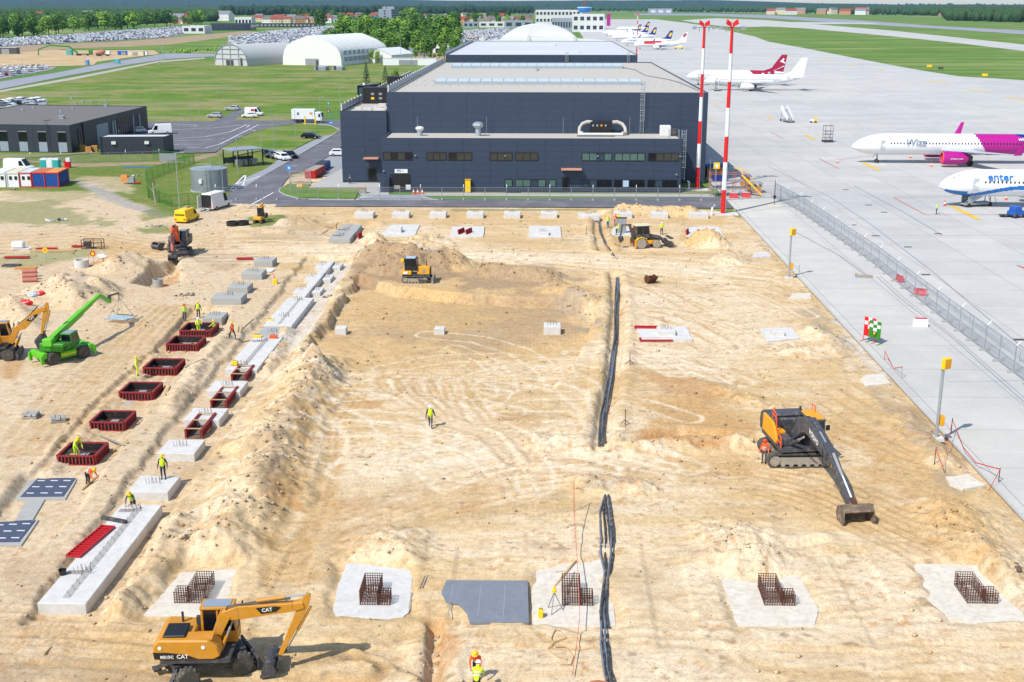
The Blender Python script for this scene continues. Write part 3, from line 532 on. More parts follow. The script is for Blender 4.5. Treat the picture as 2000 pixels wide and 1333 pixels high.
for pts in (([(295, 256), (340, 254), (420, 250), (470, 245)]), ([(335, 272), (400, 268), (450, 258), (482, 244)]), ([(365, 289), (400, 290), (430, 282), (505, 244)]), ([(340, 283), (398, 282)]), ([(340, 276), (416, 273)]), ([(335, 247), (380, 247), (384, 245), (340, 243)]), ([(487, 254), (500, 256)]), ([(482, 249), (488, 245)]),
            ([(488, 402), (534, 377)]), ([(450, 371), (478, 343)]), ([(452, 364), (474, 366)]), ([(474, 366), (480, 344)]), ([(452, 364), (508, 345)]), ([(474, 366), (560, 318)]), ([(436, 240), (448, 240)]), ([(404, 246), (416, 246)])): line(pts, .28, .04, 'line_white', road)
for k in range(6): line([(510+k*4, 243.5), (512+k*4, 243.3)], .3, .04, 'line_white', road)
# far ground on the left: road, earthworks, car parks
sheet('bypass_road', [(-200, 200), (0, 160), (125, 140), (200, 125), (325, 105), (412, 105), (470, 108), (470, 112), (410, 111), (325, 116), (250, 127), (125, 150), (0, 175), (-200, 215)], .05, 'runway_asphalt')
sheet('gravel_path', [(-200, 222), (0, 177), (150, 150), (312, 119), (400, 113), (400, 115.5), (312, 122), (150, 155), (0, 181)], .03, 'path_gravel')
sheet('earthworks', [(-300, 92), (0, 94), (150, 99), (300, 98), (312, 106), (250, 113), (190, 121), (182, 128), (0, 132), (-300, 134)], .03, 'earthworks')
sheet('earth_bank', [(-100, 112), (0, 90), (150, 87), (300, 77), (480, 61), (510, 64), (330, 88), (150, 95)], .05, 'bare_earth')
CP = {'west': [(-200, 82), (0, 77), (120, 70), (330, 54), (420, 53), (365, 66), (330, 74), (150, 84), (0, 92), (-200, 96)], 'lot': [(-200, 134), (0, 131), (112, 131), (100, 137), (0, 155), (-200, 165)], 'tents': [(445, 73), (530, 62), (640, 52), (790, 50), (760, 60), (640, 72), (560, 100), (530, 103), (445, 86)], 'terminal': [(895, 62), (985, 56), (1000, 60), (1000, 84), (900, 84)], 'barn': [(-10, 196), (95, 197), (80, 218), (-60, 222)]}
for k, p in CP.items(): sheet('car_park', p, .06, 'car_park_surface')
sheet('meadow_strip', [(150, 95), (330, 82), (470, 68), (445, 80), (520, 104), (325, 104), (300, 99)], .04, 'grass_airfield'); sheet('rubble_ground', [(840, 96), (900, 92), (890, 116), (800, 122), (780, 105)], .05, 'bare_earth')
# apron paint
for p, wd, c in ([(1685, 318), (1718, 334)], .9, 'line_yellow'), ([(1858, 402), (1912, 430)], .9, 'line_yellow'), ([(1572, 264), (1592, 274)], .8, 'line_yellow'), ([(1592, 263), (1600, 265)], .8, 'line_yellow'), ([(1500, 228), (1508, 233)], .8, 'line_yellow'), ([(1812, 158), (1850, 163)], 1.8, 'line_yellow'), ([(1890, 175), (1930, 180)], 1.8, 'line_yellow'), ([(1965, 190), (2010, 197)], 1.8, 'line_yellow'), ([(1655, 127), (1672, 130)], 1.5, 'line_yellow'), ([(1605, 117), (1622, 120)], 1.4, 'line_yellow'), ([(1708, 137), (1726, 139)], 1.4, 'line_yellow'), ([(1395, 205), (1403, 209)], .8, 'line_yellow'), ([(1384, 237), (1396, 240)], .8, 'line_yellow'), \
        ([(1600, 310), (1638, 330)], .25, 'line_red'), ([(1746, 387), (1808, 420), (2005, 420)], .25, 'line_red'), ([(1505, 258), (1530, 272)], .2, 'line_red'), ([(1745, 386), (1855, 385), (1875, 378)], .14, 'line_red'), ([(1640, 312), (1700, 305)], .15, 'line_red'), ([(2005, 524), (1987, 519), (2005, 527)], .25, 'line_red'): line(p, wd, .02, c, apron, 'apron_marking')
for p, wd in ([(1712, 540), (1760, 585), (1860, 660), (2010, 795)], .12), ([(1718, 538), (1766, 583), (1866, 660), (2015, 790)], .08), ([(1550, 452), (1640, 500), (1690, 537)], .2), ([(1668, 364), (1760, 412), (1840, 460)], .2), ([(1500, 325), (1620, 385), (1700, 438), (1820, 530), (2010, 690)], .16), ([(1425, 420), (1500, 408), (1580, 398)], .1), ([(1700, 461), (2010, 461)], .06), ([(1850, 746), (2010, 744)], .06): line(p, wd, .014, 'joint', apron, 'expansion_joint')
for a, b in ((1727, 415), (1652, 371), (1697, 401), (1666, 440), (1710, 461), (1773, 483), (1808, 537), (1990, 664), (1832, 457)): g = G(a, b); sheet('drain_cover', [(g.x-.5, g.y-.3), (g.x+.5, g.y-.3), (g.x+.5, g.y+.3), (g.x-.5, g.y+.3)], .02, 'dark_steel', True, None, apron)
# ------------------------------------------------------------------ buildings
class Bld:                                                # prism building on a footprint, counter-clockwise
    def __init__(s, name, label, cat, fp, h, wall, roof, group=None, par=.25, lip=.0):
        c = Vector((sum(p[0] for p in fp)/len(fp), sum(p[1] for p in fp)/len(fp), 0)); s.c = c
        if sum(p[0]*q[1]-q[0]*p[1] for p, q in zip(fp, fp[1:]+fp[:1])) < 0: fp = fp[::-1]
        s.fp = [Vector((p[0], p[1], 0))-c for p in fp]; s.h = h
        s.t = T(name, label, cat, c, 0, group)
        P = [(p.x, p.y) for p in s.fp]; n = len(P)
        mb = MB(); mb.add([(x, y, z) for z in (-.3, h) for x, y in P], [(i, (i+1) % n, (i+1) % n+n, i+n) for i in range(n)]); 
        if par:                                           # parapet: inner face and coping
            I = s.inset(.22); mb.add([(x, y, h) for x, y in P]+[(x, y, h) for x, y in I]+[(x, y, h-par) for x, y in I], [(i, (i+1) % n, (i+1) % n+n, i+n) for i in range(n)]+[(i+n, (i+1) % n+n, (i+1) % n+2*n, i+2*n) for i in range(n)])
        s.wall = mb.obj('wall', wall, s.t)
        mb = MB(); I = s.inset(.2) if par else P; mb.add([(x, y, h-par+.01) for x, y in I], [tuple(range(n))]); s.roof = mb.obj('roof', roof, s.t)
    def inset(s, d):
        out = []; n = len(s.fp)
        for i in range(n):
            p, a, b = s.fp[i], (s.fp[i]-s.fp[i-1]).normalized(), (s.fp[(i+1) % n]-s.fp[i]).normalized()
            na, nb = Vector((-a.y, a.x, 0)), Vector((-b.y, b.x, 0)); m = (na+nb); m = m/max(m.dot(na), .2); q = p+m*d; out.append((q.x, q.y))
        return out
    def frame(s, i):                                      # local matrix of wall i: x along, y outwards, z up
        p, q = s.fp[i], s.fp[(i+1) % len(s.fp)]; d = (q-p).normalized(); nrm = Vector((d.y, -d.x, 0))
        m = Matrix(((d.x, nrm.x, 0, p.x), (d.y, nrm.y, 0, p.y), (0, 0, 1, 0), (0, 0, 0, 1))); return m, (q-p).length
    def edge(s, P):                                       # index of the wall whose ends are nearest the two points
        a, b = (Vector((*q[:2], 0))-s.c for q in P); best = None
        for i in range(len(s.fp)):
            p, q = s.fp[i], s.fp[(i+1) % len(s.fp)]; e = min((p-a).length+(q-b).length, (p-b).length+(q-a).length)
            if best is None or e < best[0]: best = (e, i)
        return best[1]
    def feat(s, i, x0, x1, z0, z1, mat, name, d=.04, d0=-.05, parent=None):
        mb = MB(); mb.m, L = s.frame(i); mb.box(x0, x1, d0, d, z0, z1); return mb.obj(name, mat, parent or s.t)
    def window(s, i, x0, x1, z0, z1, n=1, glass='glass_dark', frame='black', name='window', fw=.09, sill=None):
        mb = MB(); mb.m, L = s.frame(i)                   # proud frame with mullions, glass panes set back in it
        mb.box(x0, x1, .0, .11, z0, z0+fw).box(x0, x1, .0, .11, z1-fw, z1)
        st = (x1-x0-fw)/n
        for k in range(n+1): mb.box(x0+k*st, x0+k*st+fw, .0, .115, z0+fw, z1-fw)
        f = mb.obj(name, frame, s.t)
        for k in range(n):
            g = MB(); g.m = mb.m; g.box(x0+k*st+fw, x0+(k+1)*st, .0, .06, z0+fw, z1-fw); g.obj('pane', glass[k % len(glass)] if isinstance(glass, (list, tuple)) else glass, f)
        if sill: g = MB(); g.m = mb.m; g.box(x0-.05, x1+.05, 0, .2, z0-.08, z0); g.obj('sill', sill, f)
        return f
    def panels(s, i, x0, x1, z0, z1, nx, nz, mat, gap=.03, d=.035, name='wall_panel', skip=()):
        m, L = s.frame(i); dx, dz = (x1-x0)/nx, (z1-z0)/nz; me = None
        for a in range(nx):
            for b in range(nz):
                if (a, b) in skip: continue
                if me is None: mb = MB(); mb.box(gap/2, dx-gap/2, -.02, d, gap/2, dz-gap/2); me = mb.mesh(name, mat)
                o = link(name, me, s.t); o.matrix_local = m @ Matrix.Translation((x0+a*dx, 0, z0+b*dz))
def roofbox(b, name, x, y, sx, sy, h, mat, z=None, rz=0):  # world x, y on the roof of building b
    mb = MB().at((x-b.c.x, y-b.c.y, (b.h-.2) if z is None else z), rz); mb.box(-sx/2, sx/2, -sy/2, sy/2, 0, h); return mb.obj(name, mat, b.t, False, min(.04, h*.2))
# the dark terminal hangar in front
HX0, HX1, HY0, HY1 = -27.6, 28.0, 207.4, 322.0
hg = Bld('cargo_terminal', 'long dark blue metal clad terminal hall with flat beige roof across the middle', 'hangar', [(HX0, HY0), (HX1, HY0), (HX1, HY1), (HX0, HY1)], 15.65, 'cladding', 'roof_membrane', par=.22)
def wing(t, x0, x1, y0, y1, h, name, roof):
    mb = MB(); c = t.c; mb.m = Matrix.Translation(-c); mb.box(x0, x1, y0, y1, -.2, h-.35)
    mb.box(x0, x1, y0, y0+.25, h-.35, h).box(x0, x0+.25, y0+.25, y1, h-.35, h).box(x1-.25, x1, y0+.25, y1, h-.35, h); mb.obj(name, 'cladding', t.t)
    mb = MB(); mb.m = Matrix.Translation(-c); mb.box(x0+.25, x1-.25, y0+.25, y1-.01, h-.36, h-.33); mb.obj('roof', roof, t.t)
wing(hg, -35.7, HX0, 206.8, 318, 12.5, 'side_wing', 'roof_membrane'); AY = 196.3; wing(hg, -27.2, 22.6, AY, HY0-.05, 8.95, 'office_annex', 'roof_membrane')
def vpanels(x0, x1, y, z0, z1, n, nz, skip=lambda a, b: False):
    dx, dz = (x1-x0)/n, (z1-z0)/nz; mb = MB(); mb.box(.02, dx-.02, -.05, .02, .012, dz-.012); me = mb.mesh('wall_panel', 'cladding')
    for a in range(n):
        for b in range(nz):
            if not skip(a, b): link('wall_panel', me, hg.t, Vector((x0+a*dx, y, z0+b*dz))-hg.c)
vpanels(HX0+.02, HX1-.02, HY0, 8.6, 15.4, 12, 6); vpanels(22.8, HX1-.02, HY0, .2, 8.6, 1, 7); vpanels(-35.6, HX0-.05, 206.8, .35, 12.2, 2, 10); vpanels(-27.1, 22.5, AY, .45, 8.9, 11, 8)
def ax(px): return G(px, 320, 0).x if False else None
def awin(px0, px1, z0, z1, n, glass):                     # window on the annex front between two photo columns
    def wx(px):
        lo, hi = -40., 40.
        for _ in range(40):
            m = (lo+hi)/2
            if S((m, AY, (z0+z1)/2))[0] < px: lo = m
            else: hi = m
        return lo
    x0, x1 = wx(px0), wx(px1); mb = MB(); mb.m = Matrix.Translation(-hg.c); fw = .1; st = (x1-x0-fw)/n
    mb.box(x0, x1, AY-.14, AY, z0, z0+fw).box(x0, x1, AY-.14, AY, z1-fw, z1)
    for k in range(n+1): mb.box(x0+k*st, x0+k*st+fw, AY-.145, AY, z0+fw, z1-fw)
    f = mb.obj('window', 'black', hg.t)
    for k in range(n):
        g = MB(); g.m = mb.m; g.box(x0+k*st+fw, x0+(k+1)*st, AY-.085, AY-.03, z0+fw, z1-fw); g.obj('pane', glass[k % len(glass)] if isinstance(glass, list) else glass, f)
UZ = (HT(1000, 376, 314), HT(1000, 376, 298)); LZ = (HT(1000, 376, 365.5), HT(1000, 376, 350))
for a, b, n, g in ((748, 806, 4, ['glass_amber', 'glass_dark', 'glass_amber', 'glass_dark']), (833, 872, 3, 'glass_amber'), (876, 922, 3, ['glass_dark', 'glass_amber', 'glass_amber']), (956, 1001, 3, 'glass_amber'), (1006, 1051, 3, 'glass_amber'), (1136, 1195, 4, ['glass_green', 'glass_green', 'glass_blue', 'glass_green']), (1200, 1260, 4, 'glass_green'), (1266, 1326, 4, ['glass_dark', 'glass_amber', 'glass_amber', 'glass_amber'])): awin(a, b, *UZ, n, g)
for a, b, n, g in ((985, 1001, 1, 'glass_green'), (1006, 1066, 4, ['glass_green', 'glass_green', 'glass_blue', 'glass_green']), (1071, 1086, 1, 'glass_green'), (1136, 1195, 4, ['glass_blue', 'glass_blue', 'glass_dark', 'glass_dark']), (1199, 1215, 1, 'glass_dark'), (1215, 1229, 1, 'pale_blue'), (1229, 1259, 2, 'glass_dark'), (1264, 1323, 4, ['glass_dark', 'glass_blue', 'glass_dark', 'glass_dark'])): awin(a, b, *LZ, n, g)
def hbox(x0, x1, y0, y1, z0, z1, mat, name, bev=0, parent=None):
    mb = MB(); mb.m = Matrix.Translation(-hg.c); mb.box(x0, x1, y0, y1, z0, z1); return mb.obj(name, mat, parent or hg.t, False, bev)
def HXp(px, y, z):
    lo, hi = -60., 60.
    for _ in range(40):
        m = (lo+hi)/2
        if S((m, y, z))[0] < px: lo = m
        else: hi = m
    return lo
a, b = HXp(763, AY, 1.5), HXp(803, AY, 1.5); zt = HT(780, 376, 341)
gate = hbox(a, b, AY-.06, AY-.02, .05, zt, 'black', 'gateway'); hbox(a-.1, b+.1, AY-.09, AY-.02, zt, zt+.12, 'dark_steel', 'gate_frame'); hbox(b-.9, b-.1, AY-.1, AY-.06, .05, 1.2, 'white_dirty', 'gate_shutter'); hbox(a+.5, a+1.6, AY-.1, AY-.06, .5, 1.1, 'timber_grey', 'crate_in_gateway')
sg = hbox(HXp(771, AY, 4), HXp(796, AY, 4), AY-.16, AY-.02, HT(780, 376, 339), HT(780, 376, 331.5), 'white', 'gate_sign'); sg.data.materials[0] = M('white')
text('5', .5, 'cladding_dark', hg.t, 'gate_sign_lettering', Vector((HXp(787, AY, 4), AY-.17, HT(780, 376, 335.2)))-hg.c, (PI/2, 0, 0)); [hbox(HXp(775, AY, 4), HXp(783.5, AY, 4), AY-.17, AY-.16, HT(780, 376, q), HT(780, 376, q)+.1, 'grey_light', 'gate_sign_line') for q in (336.8, 335, 333.4)]
# small wall between the two doors, porches, doors
hbox(HXp(744, AY, 1), HXp(762, AY, 1), AY-.9, AY, .0, 2.5, 'cladding', 'porch'); hbox(HXp(752, AY, 1), HXp(761, AY, 1), AY-.94, AY-.9, .1, 2.2, 'cladding_dark', 'door')
for p0, p1, yy, pz, nm in ((718, 736, 206.8, 357, 'door'), (1097, 1112, AY, 376, 'door')):
    hbox(HXp(p0, yy, 1), HXp(p1, yy, 1), yy-.1, yy, .1, 2.6, 'black', nm); hbox(HXp(p0, yy, 1)+.25, HXp(p1, yy, 1)-.2, yy-.13, yy-.1, .3, 2.4, 'glass_dark', 'door_glass')
for p0, p1, yy, zz in ((712, 741, 206.8, 4.3), (1096, 1136, AY, 3.9)):
    hbox(HXp(p0, yy, zz), HXp(p1, yy, zz), yy-1.7, yy-.02, zz, zz+.18, 'wall_pink', 'canopy'); mb = MB(); mb.m = Matrix.Translation(-hg.c)
    for q in (p0+2, p1-2): mb.tube([(HXp(q, yy, zz), yy-1.5, zz+.2), (HXp(q, yy, zz), yy-.02, zz+1.5)], .025, 4)
    mb.obj('canopy_tie', 'dark_steel', hg.t)
hbox(HX0-8.1+.02, HX0-.02, 206.68, 206.8, .0, .3, 'cladding_dark', 'plinth'); hbox(-27.1, 22.5, AY-.12, AY-.02, .0, .4, 'cladding_dark', 'plinth')
# roof: skylight strips with ribs, parapet rails, air plant
def skylight(px0, px1, y0, y1):
    z = 15.5; x0, x1 = HXp(px0, y0, z), HXp(px1, y0, z); n = int((x1-x0)/2.2); st = (x1-x0)/n
    mb = MB(); mb.m = Matrix.Translation(-hg.c); mb.box(x0, x1, y0, y0+.12, z-.05, z+.55).box(x0, x1, y1-.12, y1, z-.05, z+.55)
    for k in range(n+1): mb.box(x0+k*st-.05, x0+k*st+.05, y0+.12, y1-.12, z+.4, z+.68)
    f = mb.obj('skylight', 'galv', hg.t); q = MB(); ym = (y0+y1)/2
    q.add([(.05, 0, 0), (st-.05, 0, 0), (st-.05, ym-y0-.12, .35), (.05, ym-y0-.12, .35), (st-.05, y1-y0-.24, 0), (.05, y1-y0-.24, 0)], [(0, 1, 2, 3), (3, 2, 4, 5)]); me = q.mesh('pane', 'sky_panel')
    for k in range(n): link('pane', me, f, Vector((x0+k*st, y0+.12, z+.5))-hg.c)
skylight(848, 1253, 231, 239.5); skylight(882, 1216, 292, 306)
for x, yr, z0 in ((-35.45, (206.9, 318), 12.5), (HX0+.3, (207.5, 320), 15.65)):   # long railings of panels down the left edges
    n = 30; st = (yr[1]-yr[0])/n; mb = MB(); mb.box(0, .06, 0, st-.2, .1, 1.0); me = mb.mesh('railing_panel', 'cladding_light'); pm = MB(); pm.box(-.06, .12, -.16, -.03, 0, 1.25); pe = pm.mesh('railing_post', 'white_dirty')
    for k in range(n): link('railing_panel', me, hg.t, Vector((x, yr[0]+k*st+.05, z0))-hg.c); link('railing_post', pe, hg.t, Vector((x, yr[0]+k*st, z0))-hg.c)
for yy in (226, 262): hbox(-34.6, -28.0, yy, yy+2.5, 12.2, 15.2, 'black', 'cooling_unit', .05); [hbox(-33+k*1.5, -32.4+k*1.5, yy-.08, yy, 13+q*.8, 13.4+q*.8, 'yellow_bright' if (k+q) % 3 == 0 else 'grey_light', 'fan_grille') for k in range(4) for q in range(2)]
hbox(-36.5, -26.5, 240, 258, 12.4, 12.7, 'cladding_light', 'roof_deck')
_r2 = random.Random(5)
for k in range(14): x, y = _r2.uniform(-34.5, -28.6), _r2.uniform(208.5, 224); hbox(x, x+_r2.uniform(.5, 1.6), y, y+_r2.uniform(.3, 1), 12.15, 12.3+_r2.random()*.5, 'concrete', 'ballast_slab')
for k in range(34): x, y = HX0+1.5+k*1.6, 241; hbox(x, x+.25, y, y+.25, 15.4, 15.62, 'concrete_grey', 'lightning_foot'); hbox(x, x+.25, 226, 226.25, 15.4, 15.6, 'concrete_grey', 'lightning_foot')
mb = MB(); mb.m = Matrix.Translation(-hg.c); mb.tube([(18, 300, 15.5), (21, 285, 15.52), (21.5, 262, 15.5), (25, 248, 15.5), (26.4, 236, 15.52), (27.2, 215, 15.5)], .12, 5); mb.obj('roof_cable', 'cable_grey', hg.t)
mb = MB(); mb.m = Matrix.Translation(-hg.c); mb.tube([(-2, 300, 15.5), (-2.4, 292, 15.5), (-1.6, 286, 15.5), (-2.1, 280, 15.5)], .1, 5); mb.obj('roof_cable', 'cable_grey', hg.t)
def ladder(x, y, z0, z1, w=.6, cage=True, par=None, off=None, mat='galv'):
    mb = MB(); mb.m = Matrix.Translation(-(off if off is not None else hg.c))
    for s_ in (-w/2, w/2): mb.bar((x+s_, y, z0), (x+s_, y, z1), .06)
    z = z0+.3
    while z < z1: mb.bar((x-w/2, y, z), (x+w/2, y, z), .04); z += .3
    if cage:
        z = z0+2.2
        while z < z1: mb.tube([(x-w/2, y, z), (x-w/2-.1, y-.5, z), (x, y-.75, z), (x+w/2+.1, y-.5, z), (x+w/2, y, z)], .03, 4); z += .9
        for q in (-.35, 0, .35): mb.bar((x+q, y-.6, z0+2.2), (x+q, y-.6, z1), .035)
    return mb.obj('ladder', mat, par or hg.t)
ladder(HXp(1254, HY0, 12), HY0-.25, 8.7, 17.6); ladder(HXp(1330, AY, 5)+.4, AY+.8, 2.0, 10.4, .7)
mb = MB(); mb.m = Matrix.Translation(-hg.c); x = HXp(1326, AY, 9)
for q in (0, 1.6): mb.tube([(x-1.5+q, AY+.6, 8.9), (x-1.5+q, AY+.6, 10.3), (x-1.5+q, AY+2, 10.3), (x-1.5+q, AY+2, 8.9)], .045, 4)
mb.obj('ladder_guard', 'galv', hg.t)
Y1 = 205.9; zr = 8.6                                        # air handling plant on the annex roof
ap = T('air_handling_plant', 'black air plant with beige looped ducts standing on the annex roof', 'ventilation', (HXp(1176, Y1, 9), Y1, zr)); ap.scale = (.8, .8, .9)
bx(ap, 'unit', 'black', -2.6, 2.0, -.7, .7, .3, 2.5, bv=.05)
for k in range(4): mb = MB(); mb.lathe([(.22, -.75), (.22, -.68)], 10, 'y').at(); mb.m = Matrix(); o = mb.obj('fan', 'beacon' if k == 2 else 'grey_light', ap); o.location = (-2+k*.9, 0, 1.8)
for sx in (-1, 1):
    mb = MB(); mb.tube([(sx*2.2, .2, 2.3), (sx*3.2, .2, 2.4), (sx*4.3, .1, 2.0), (sx*4.9, -.4, 1.3), (sx*5.0, -1.5, .5), (sx*4.2, -2.0, .4)], .36, 10); mb.obj('duct', 'roof_membrane', ap, True)
bx(ap, 'duct_run', 'white_dirty', -5.2, 4.4, -2.9, -2.2, .1, .55, bv=.08)
bx(ap, 'cable_tray', 'dark_steel', -5.5, 2.5, -4.2, -3.5, .05, .18)
for px, h, nm, lb in ((820, 1.6, 'roof_vent', 'round white vent cowl on the annex roof, leftmost one'), (934, 2.4, 'roof_ventilator', 'tall grey bell shaped ventilator on the annex roof left of the air plant')):
    v = T(nm, lb, 'vent', (HXp(px, 203, 9), 203, zr)); mb = MB(); mb.lathe([(.5, 0), (.45, h*.6)], 10); mb.obj('pipe', 'galv', v, True); mb = MB(); mb.lathe([(.5, h*.55), (1.0 if h > 2 else .75, h*.75), (.9 if h > 2 else .7, h*.9), (.4, h)], 10); mb.obj('cowl', 'galv' if h > 2 else 'white_dirty', v)
v = T('roof_exhaust', 'beige exhaust box beside the ladder at the right end of the annex roof', 'vent', (HXp(1299, 204, 9), 204, zr)); bx(v, 'housing', 'white_dirty', -.9, .9, -.8, .8, 0, 1.8, bv=.1); bx(v, 'fan_unit', 'dark_steel', .95, 1.9, -.6, .6, 0, 1.3, bv=.05)
mb = MB(); mb.m = Matrix.Translation(-hg.c)
for px in (815, 950, 1100, 1230): x = HXp(px, 206, 9); mb.bar((x, 206.5, 8.6), (x, 206.5, 11.5), .04)
mb.obj('lightning_rod', 'galv', hg.t)
# yellow box, wall lamps
yb = T('parcel_locker', 'tall yellow cabinet standing against the dark annex wall', 'cabinet', (HXp(914, AY-.6, 1), AY-.7, .05)); bx(yb, 'body', 'yellow_bright', -.45, .45, -.35, .35, .1, 2.1, bv=.03); bx(yb, 'plinth', 'concrete_grey', -.5, .5, -.4, .4, 0, .1); bx(yb, 'lid', 'yellow', -.5, .5, -.42, .4, 2.1, 2.2)
for px, z in ((812, 6.0), (987, 6.0), (1167, 6.0), (1328, 6.0), (750, 3.4), (702, 3.2), (1321, 3.0)):
    x = HXp(px, AY, z); y = AY if px > 745 else 206.8; mb = MB(); mb.m = Matrix.Translation(-hg.c); mb.box(x-.12, x+.12, y-.35, y-.02, z, z+.2); mb.obj('wall_lamp', 'grey_light', hg.t)
# second hall and the vaulted hall behind
h2 = Bld('cargo_hall', 'second dark clad hall with pale roof behind the front hall', 'hangar', [(-33.5, 404), (30.5, 404), (30.5, 565), (-33.5, 565)], 14.3, 'cladding', 'roof_white', par=.2)
h2.panels(h2.edge(((-33.5, 404), (30.5, 404))), .1, 63.9, .3, 14.1, 10, 3, 'cladding')
for y0, y1, x0, x1 in ((430, 438, -18, 12), (505, 520, -25, 4)):
    mb = MB(); mb.m = Matrix.Translation(-h2.c); mb.box(x0, x1, y0, y1, 14, 14.9); f = mb.obj('skylight', 'roof_white', h2.t)
for k in range(3): q = h2.feat(h2.edge(((-33.5, 404), (30.5, 404))), 8+k*18, 9.4+k*18, 11.4, 11.8, 'white', 'wall_lamp', .5)
for x in (7, 27.5): ladder(x, 403.6, 3, 15.4, .9, True, h2.t, h2.c)
mb = MB(); mb.m = Matrix.Translation(-h2.c); mb.box(-33.6, -33.5, 404, 560, 14.3, 15.3); mb.obj('railing_panel', 'cladding_light', h2.t)
vh = T('vaulted_hall', 'white membrane hall with three round vaults beyond the dark halls', 'hall', (-4, 690, 0))
def vault(x0, x1, y0, y1, h, nm, mat, t, seg=14, side=4):
    xc, w = (x0+x1)/2, (x1-x0)/2; P = [(x0, 0), (x0, side)]+[(xc-w*math.cos(PI*k/seg), side+(h-side)*math.sin(PI*k/seg)) for k in range(1, seg)]+[(x1, side), (x1, 0)]
    mb = MB(); mb.prism(P, y0, y1); return mb.obj(nm, mat, t, 30)
vault(-26, 26, 8, 80, 19.5, 'vault', 'white_dirty', vh); vault(-34, 44, 0, 7, 12.5, 'front_vault', 'white', vh, 14, 9); [vault(x-1.5, x+1.5, -1, 7.5, 14, 'arch_rib', 'white_dirty', vh, 10, 6) for x in (-32, -6, 20)]
# left: dark workshop with big doors, kiosk, shelter, tank
A = G(141, 299); B = G(290, 253); u = (G(0, 296.5)-A); u.normalize(); vdir = (B-A); LV = vdir.length; vdir.normalize(); LU = 34.0
ws = Bld('workshop', 'dark grey workshop hall with flat roof and tall glazed doors on the left', 'workshop', [tuple((A+u*LU)[:2]), tuple(A[:2]), tuple(B[:2]), tuple((B+u*LU)[:2])], HT(141, 299, 245), 'cladding_dark', 'roof_dark', par=.15)
e = ws.edge((A+u*LU, A)); L = ws.frame(e)[1]; WH = ws.h; ws.panels(e, .05, L-.05, .2, WH-.2, 8, 4, 'cladding_dark')
for k in range(6):
    x1 = L-.95-k*4.45; ws.window(e, x1-1.9, x1, 2.2, 4.3, 1, 'glass_dark'); mb = MB(); mb.m = ws.frame(e)[0]; mb.box(x1-1.9, x1, 0, .09, .15, 2.2); mb.obj('infill_panel', 'cladding_light', ws.t); ws.feat(e, x1-1.9, x1, 4.3, 4.42, 'galv', 'window_head', .13)
mb = MB(); mb.m = ws.frame(e)[0]
for q in (0, .5): mb.bar((L-5.3+q, .25, 1.2), (L-5.3+q, .25, WH+1.0), .05)
for k in range(18): mb.bar((L-5.3, .25, 1.4+k*.3), (L-4.8, .25, 1.4+k*.3), .04)
mb.box(L-5.6, L-4.5, -.8, .4, WH+.9, WH+1.0); mb.obj('ladder', 'dark_steel', ws.t)
e = ws.edge((A, B)); L = ws.frame(e)[1]; D = L/5.2
ws.feat(e, .5, 1.7, .1, 2.5, 'black', 'door', .08); ws.window(e, 4.2, 6.6, .3, 4.6, 2, 'glass_dark'); ws.feat(e, 6.8, 7.1, .1, WH, 'black', 'downpipe', .2)
for k, (a, b, g) in enumerate(((.30, .44, 'door'), (.56, .74, 'glass'), (.80, .86, 'door'), (.89, .96, 'door'))):
    if g == 'glass': ws.window(e, a*L, b*L, .3, 4.6, 7, 'glass_dark')
    else: ws.feat(e, a*L, b*L, .1, 4.4, 'cladding_light' if k == 0 else 'black', 'gate', .07)
for k in (.5, .53, .78, .87): ws.feat(e, k*L-.25, k*L+.25, .1, 4.4, 'galv', 'gate_pillar', .25)
for px, py, s_ in ((162, 200, .8), (148, 203, .7), (178, 202, .6), (207, 207, .9), (139, 192, .6), (142, 213, .5), (119, 219, .6), (121, 231, 1.2), (44, 215, .5), (65, 211, .5), (207, 197, .6), (195, 202, .5)):
    p = G(px, py, WH); mb = MB().at((p.x-ws.c.x, p.y-ws.c.y, WH-.2)); mb.box(-s_*.4, s_*.4, -s_*.4, s_*.4, 0, .3*s_+.2).box(-s_*.5, s_*.5, -s_*.5, s_*.5, .3*s_+.2, .4*s_+.3); mb.obj('roof_vent', 'galv', ws.t)
A = G(196, 301); B = G(325, 300); C = G(340, 294.5); C2 = C-B
kb = Bld('equipment_cabin', 'small dark equipment cabin with pale flat roof beside the workshop', 'cabin', [tuple(A[:2]), tuple(B[:2]), tuple((B+C2)[:2]), tuple((A+C2)[:2])], HT(325, 300, 267), 'cladding_dark', 'roof_white', par=.12)
e = kb.edge((A, B)); L = kb.frame(e)[1]; kb.panels(e, .05, L-.05, .15, kb.h-.15, 4, 2, 'cladding_dark')
for x in (.22, .72): kb.feat(e, x*L-.45, x*L+.45, 2.0, 2.6, 'white_dirty', 'air_conditioner', .4)
for x in (.03, .98): kb.feat(e, x*L-.06, x*L+.06, .0, kb.h, 'black', 'downpipe', .14)
p0, p1 = G(457, 327), G(514, 322); sh = T('bin_shelter', 'open dark steel shelter with grey flat roof over waste bins', 'shelter', p0, ang(p0, p1)); L = (p1-p0).length; H_ = HT(457, 327, 296)
bx(sh, 'roof', 'cladding_light', -.2, L+.2, -.3, 4.8, H_, H_+.18)
for x in (0, L/2, L):
    for y in (0, 4.5): bx(sh, 'post', 'black', x-.09, x+.09, y-.09, y+.09, 0, H_)
bx(sh, 'back_panel', 'dark_steel', 0, L, 4.45, 4.5, .2, 1.4)
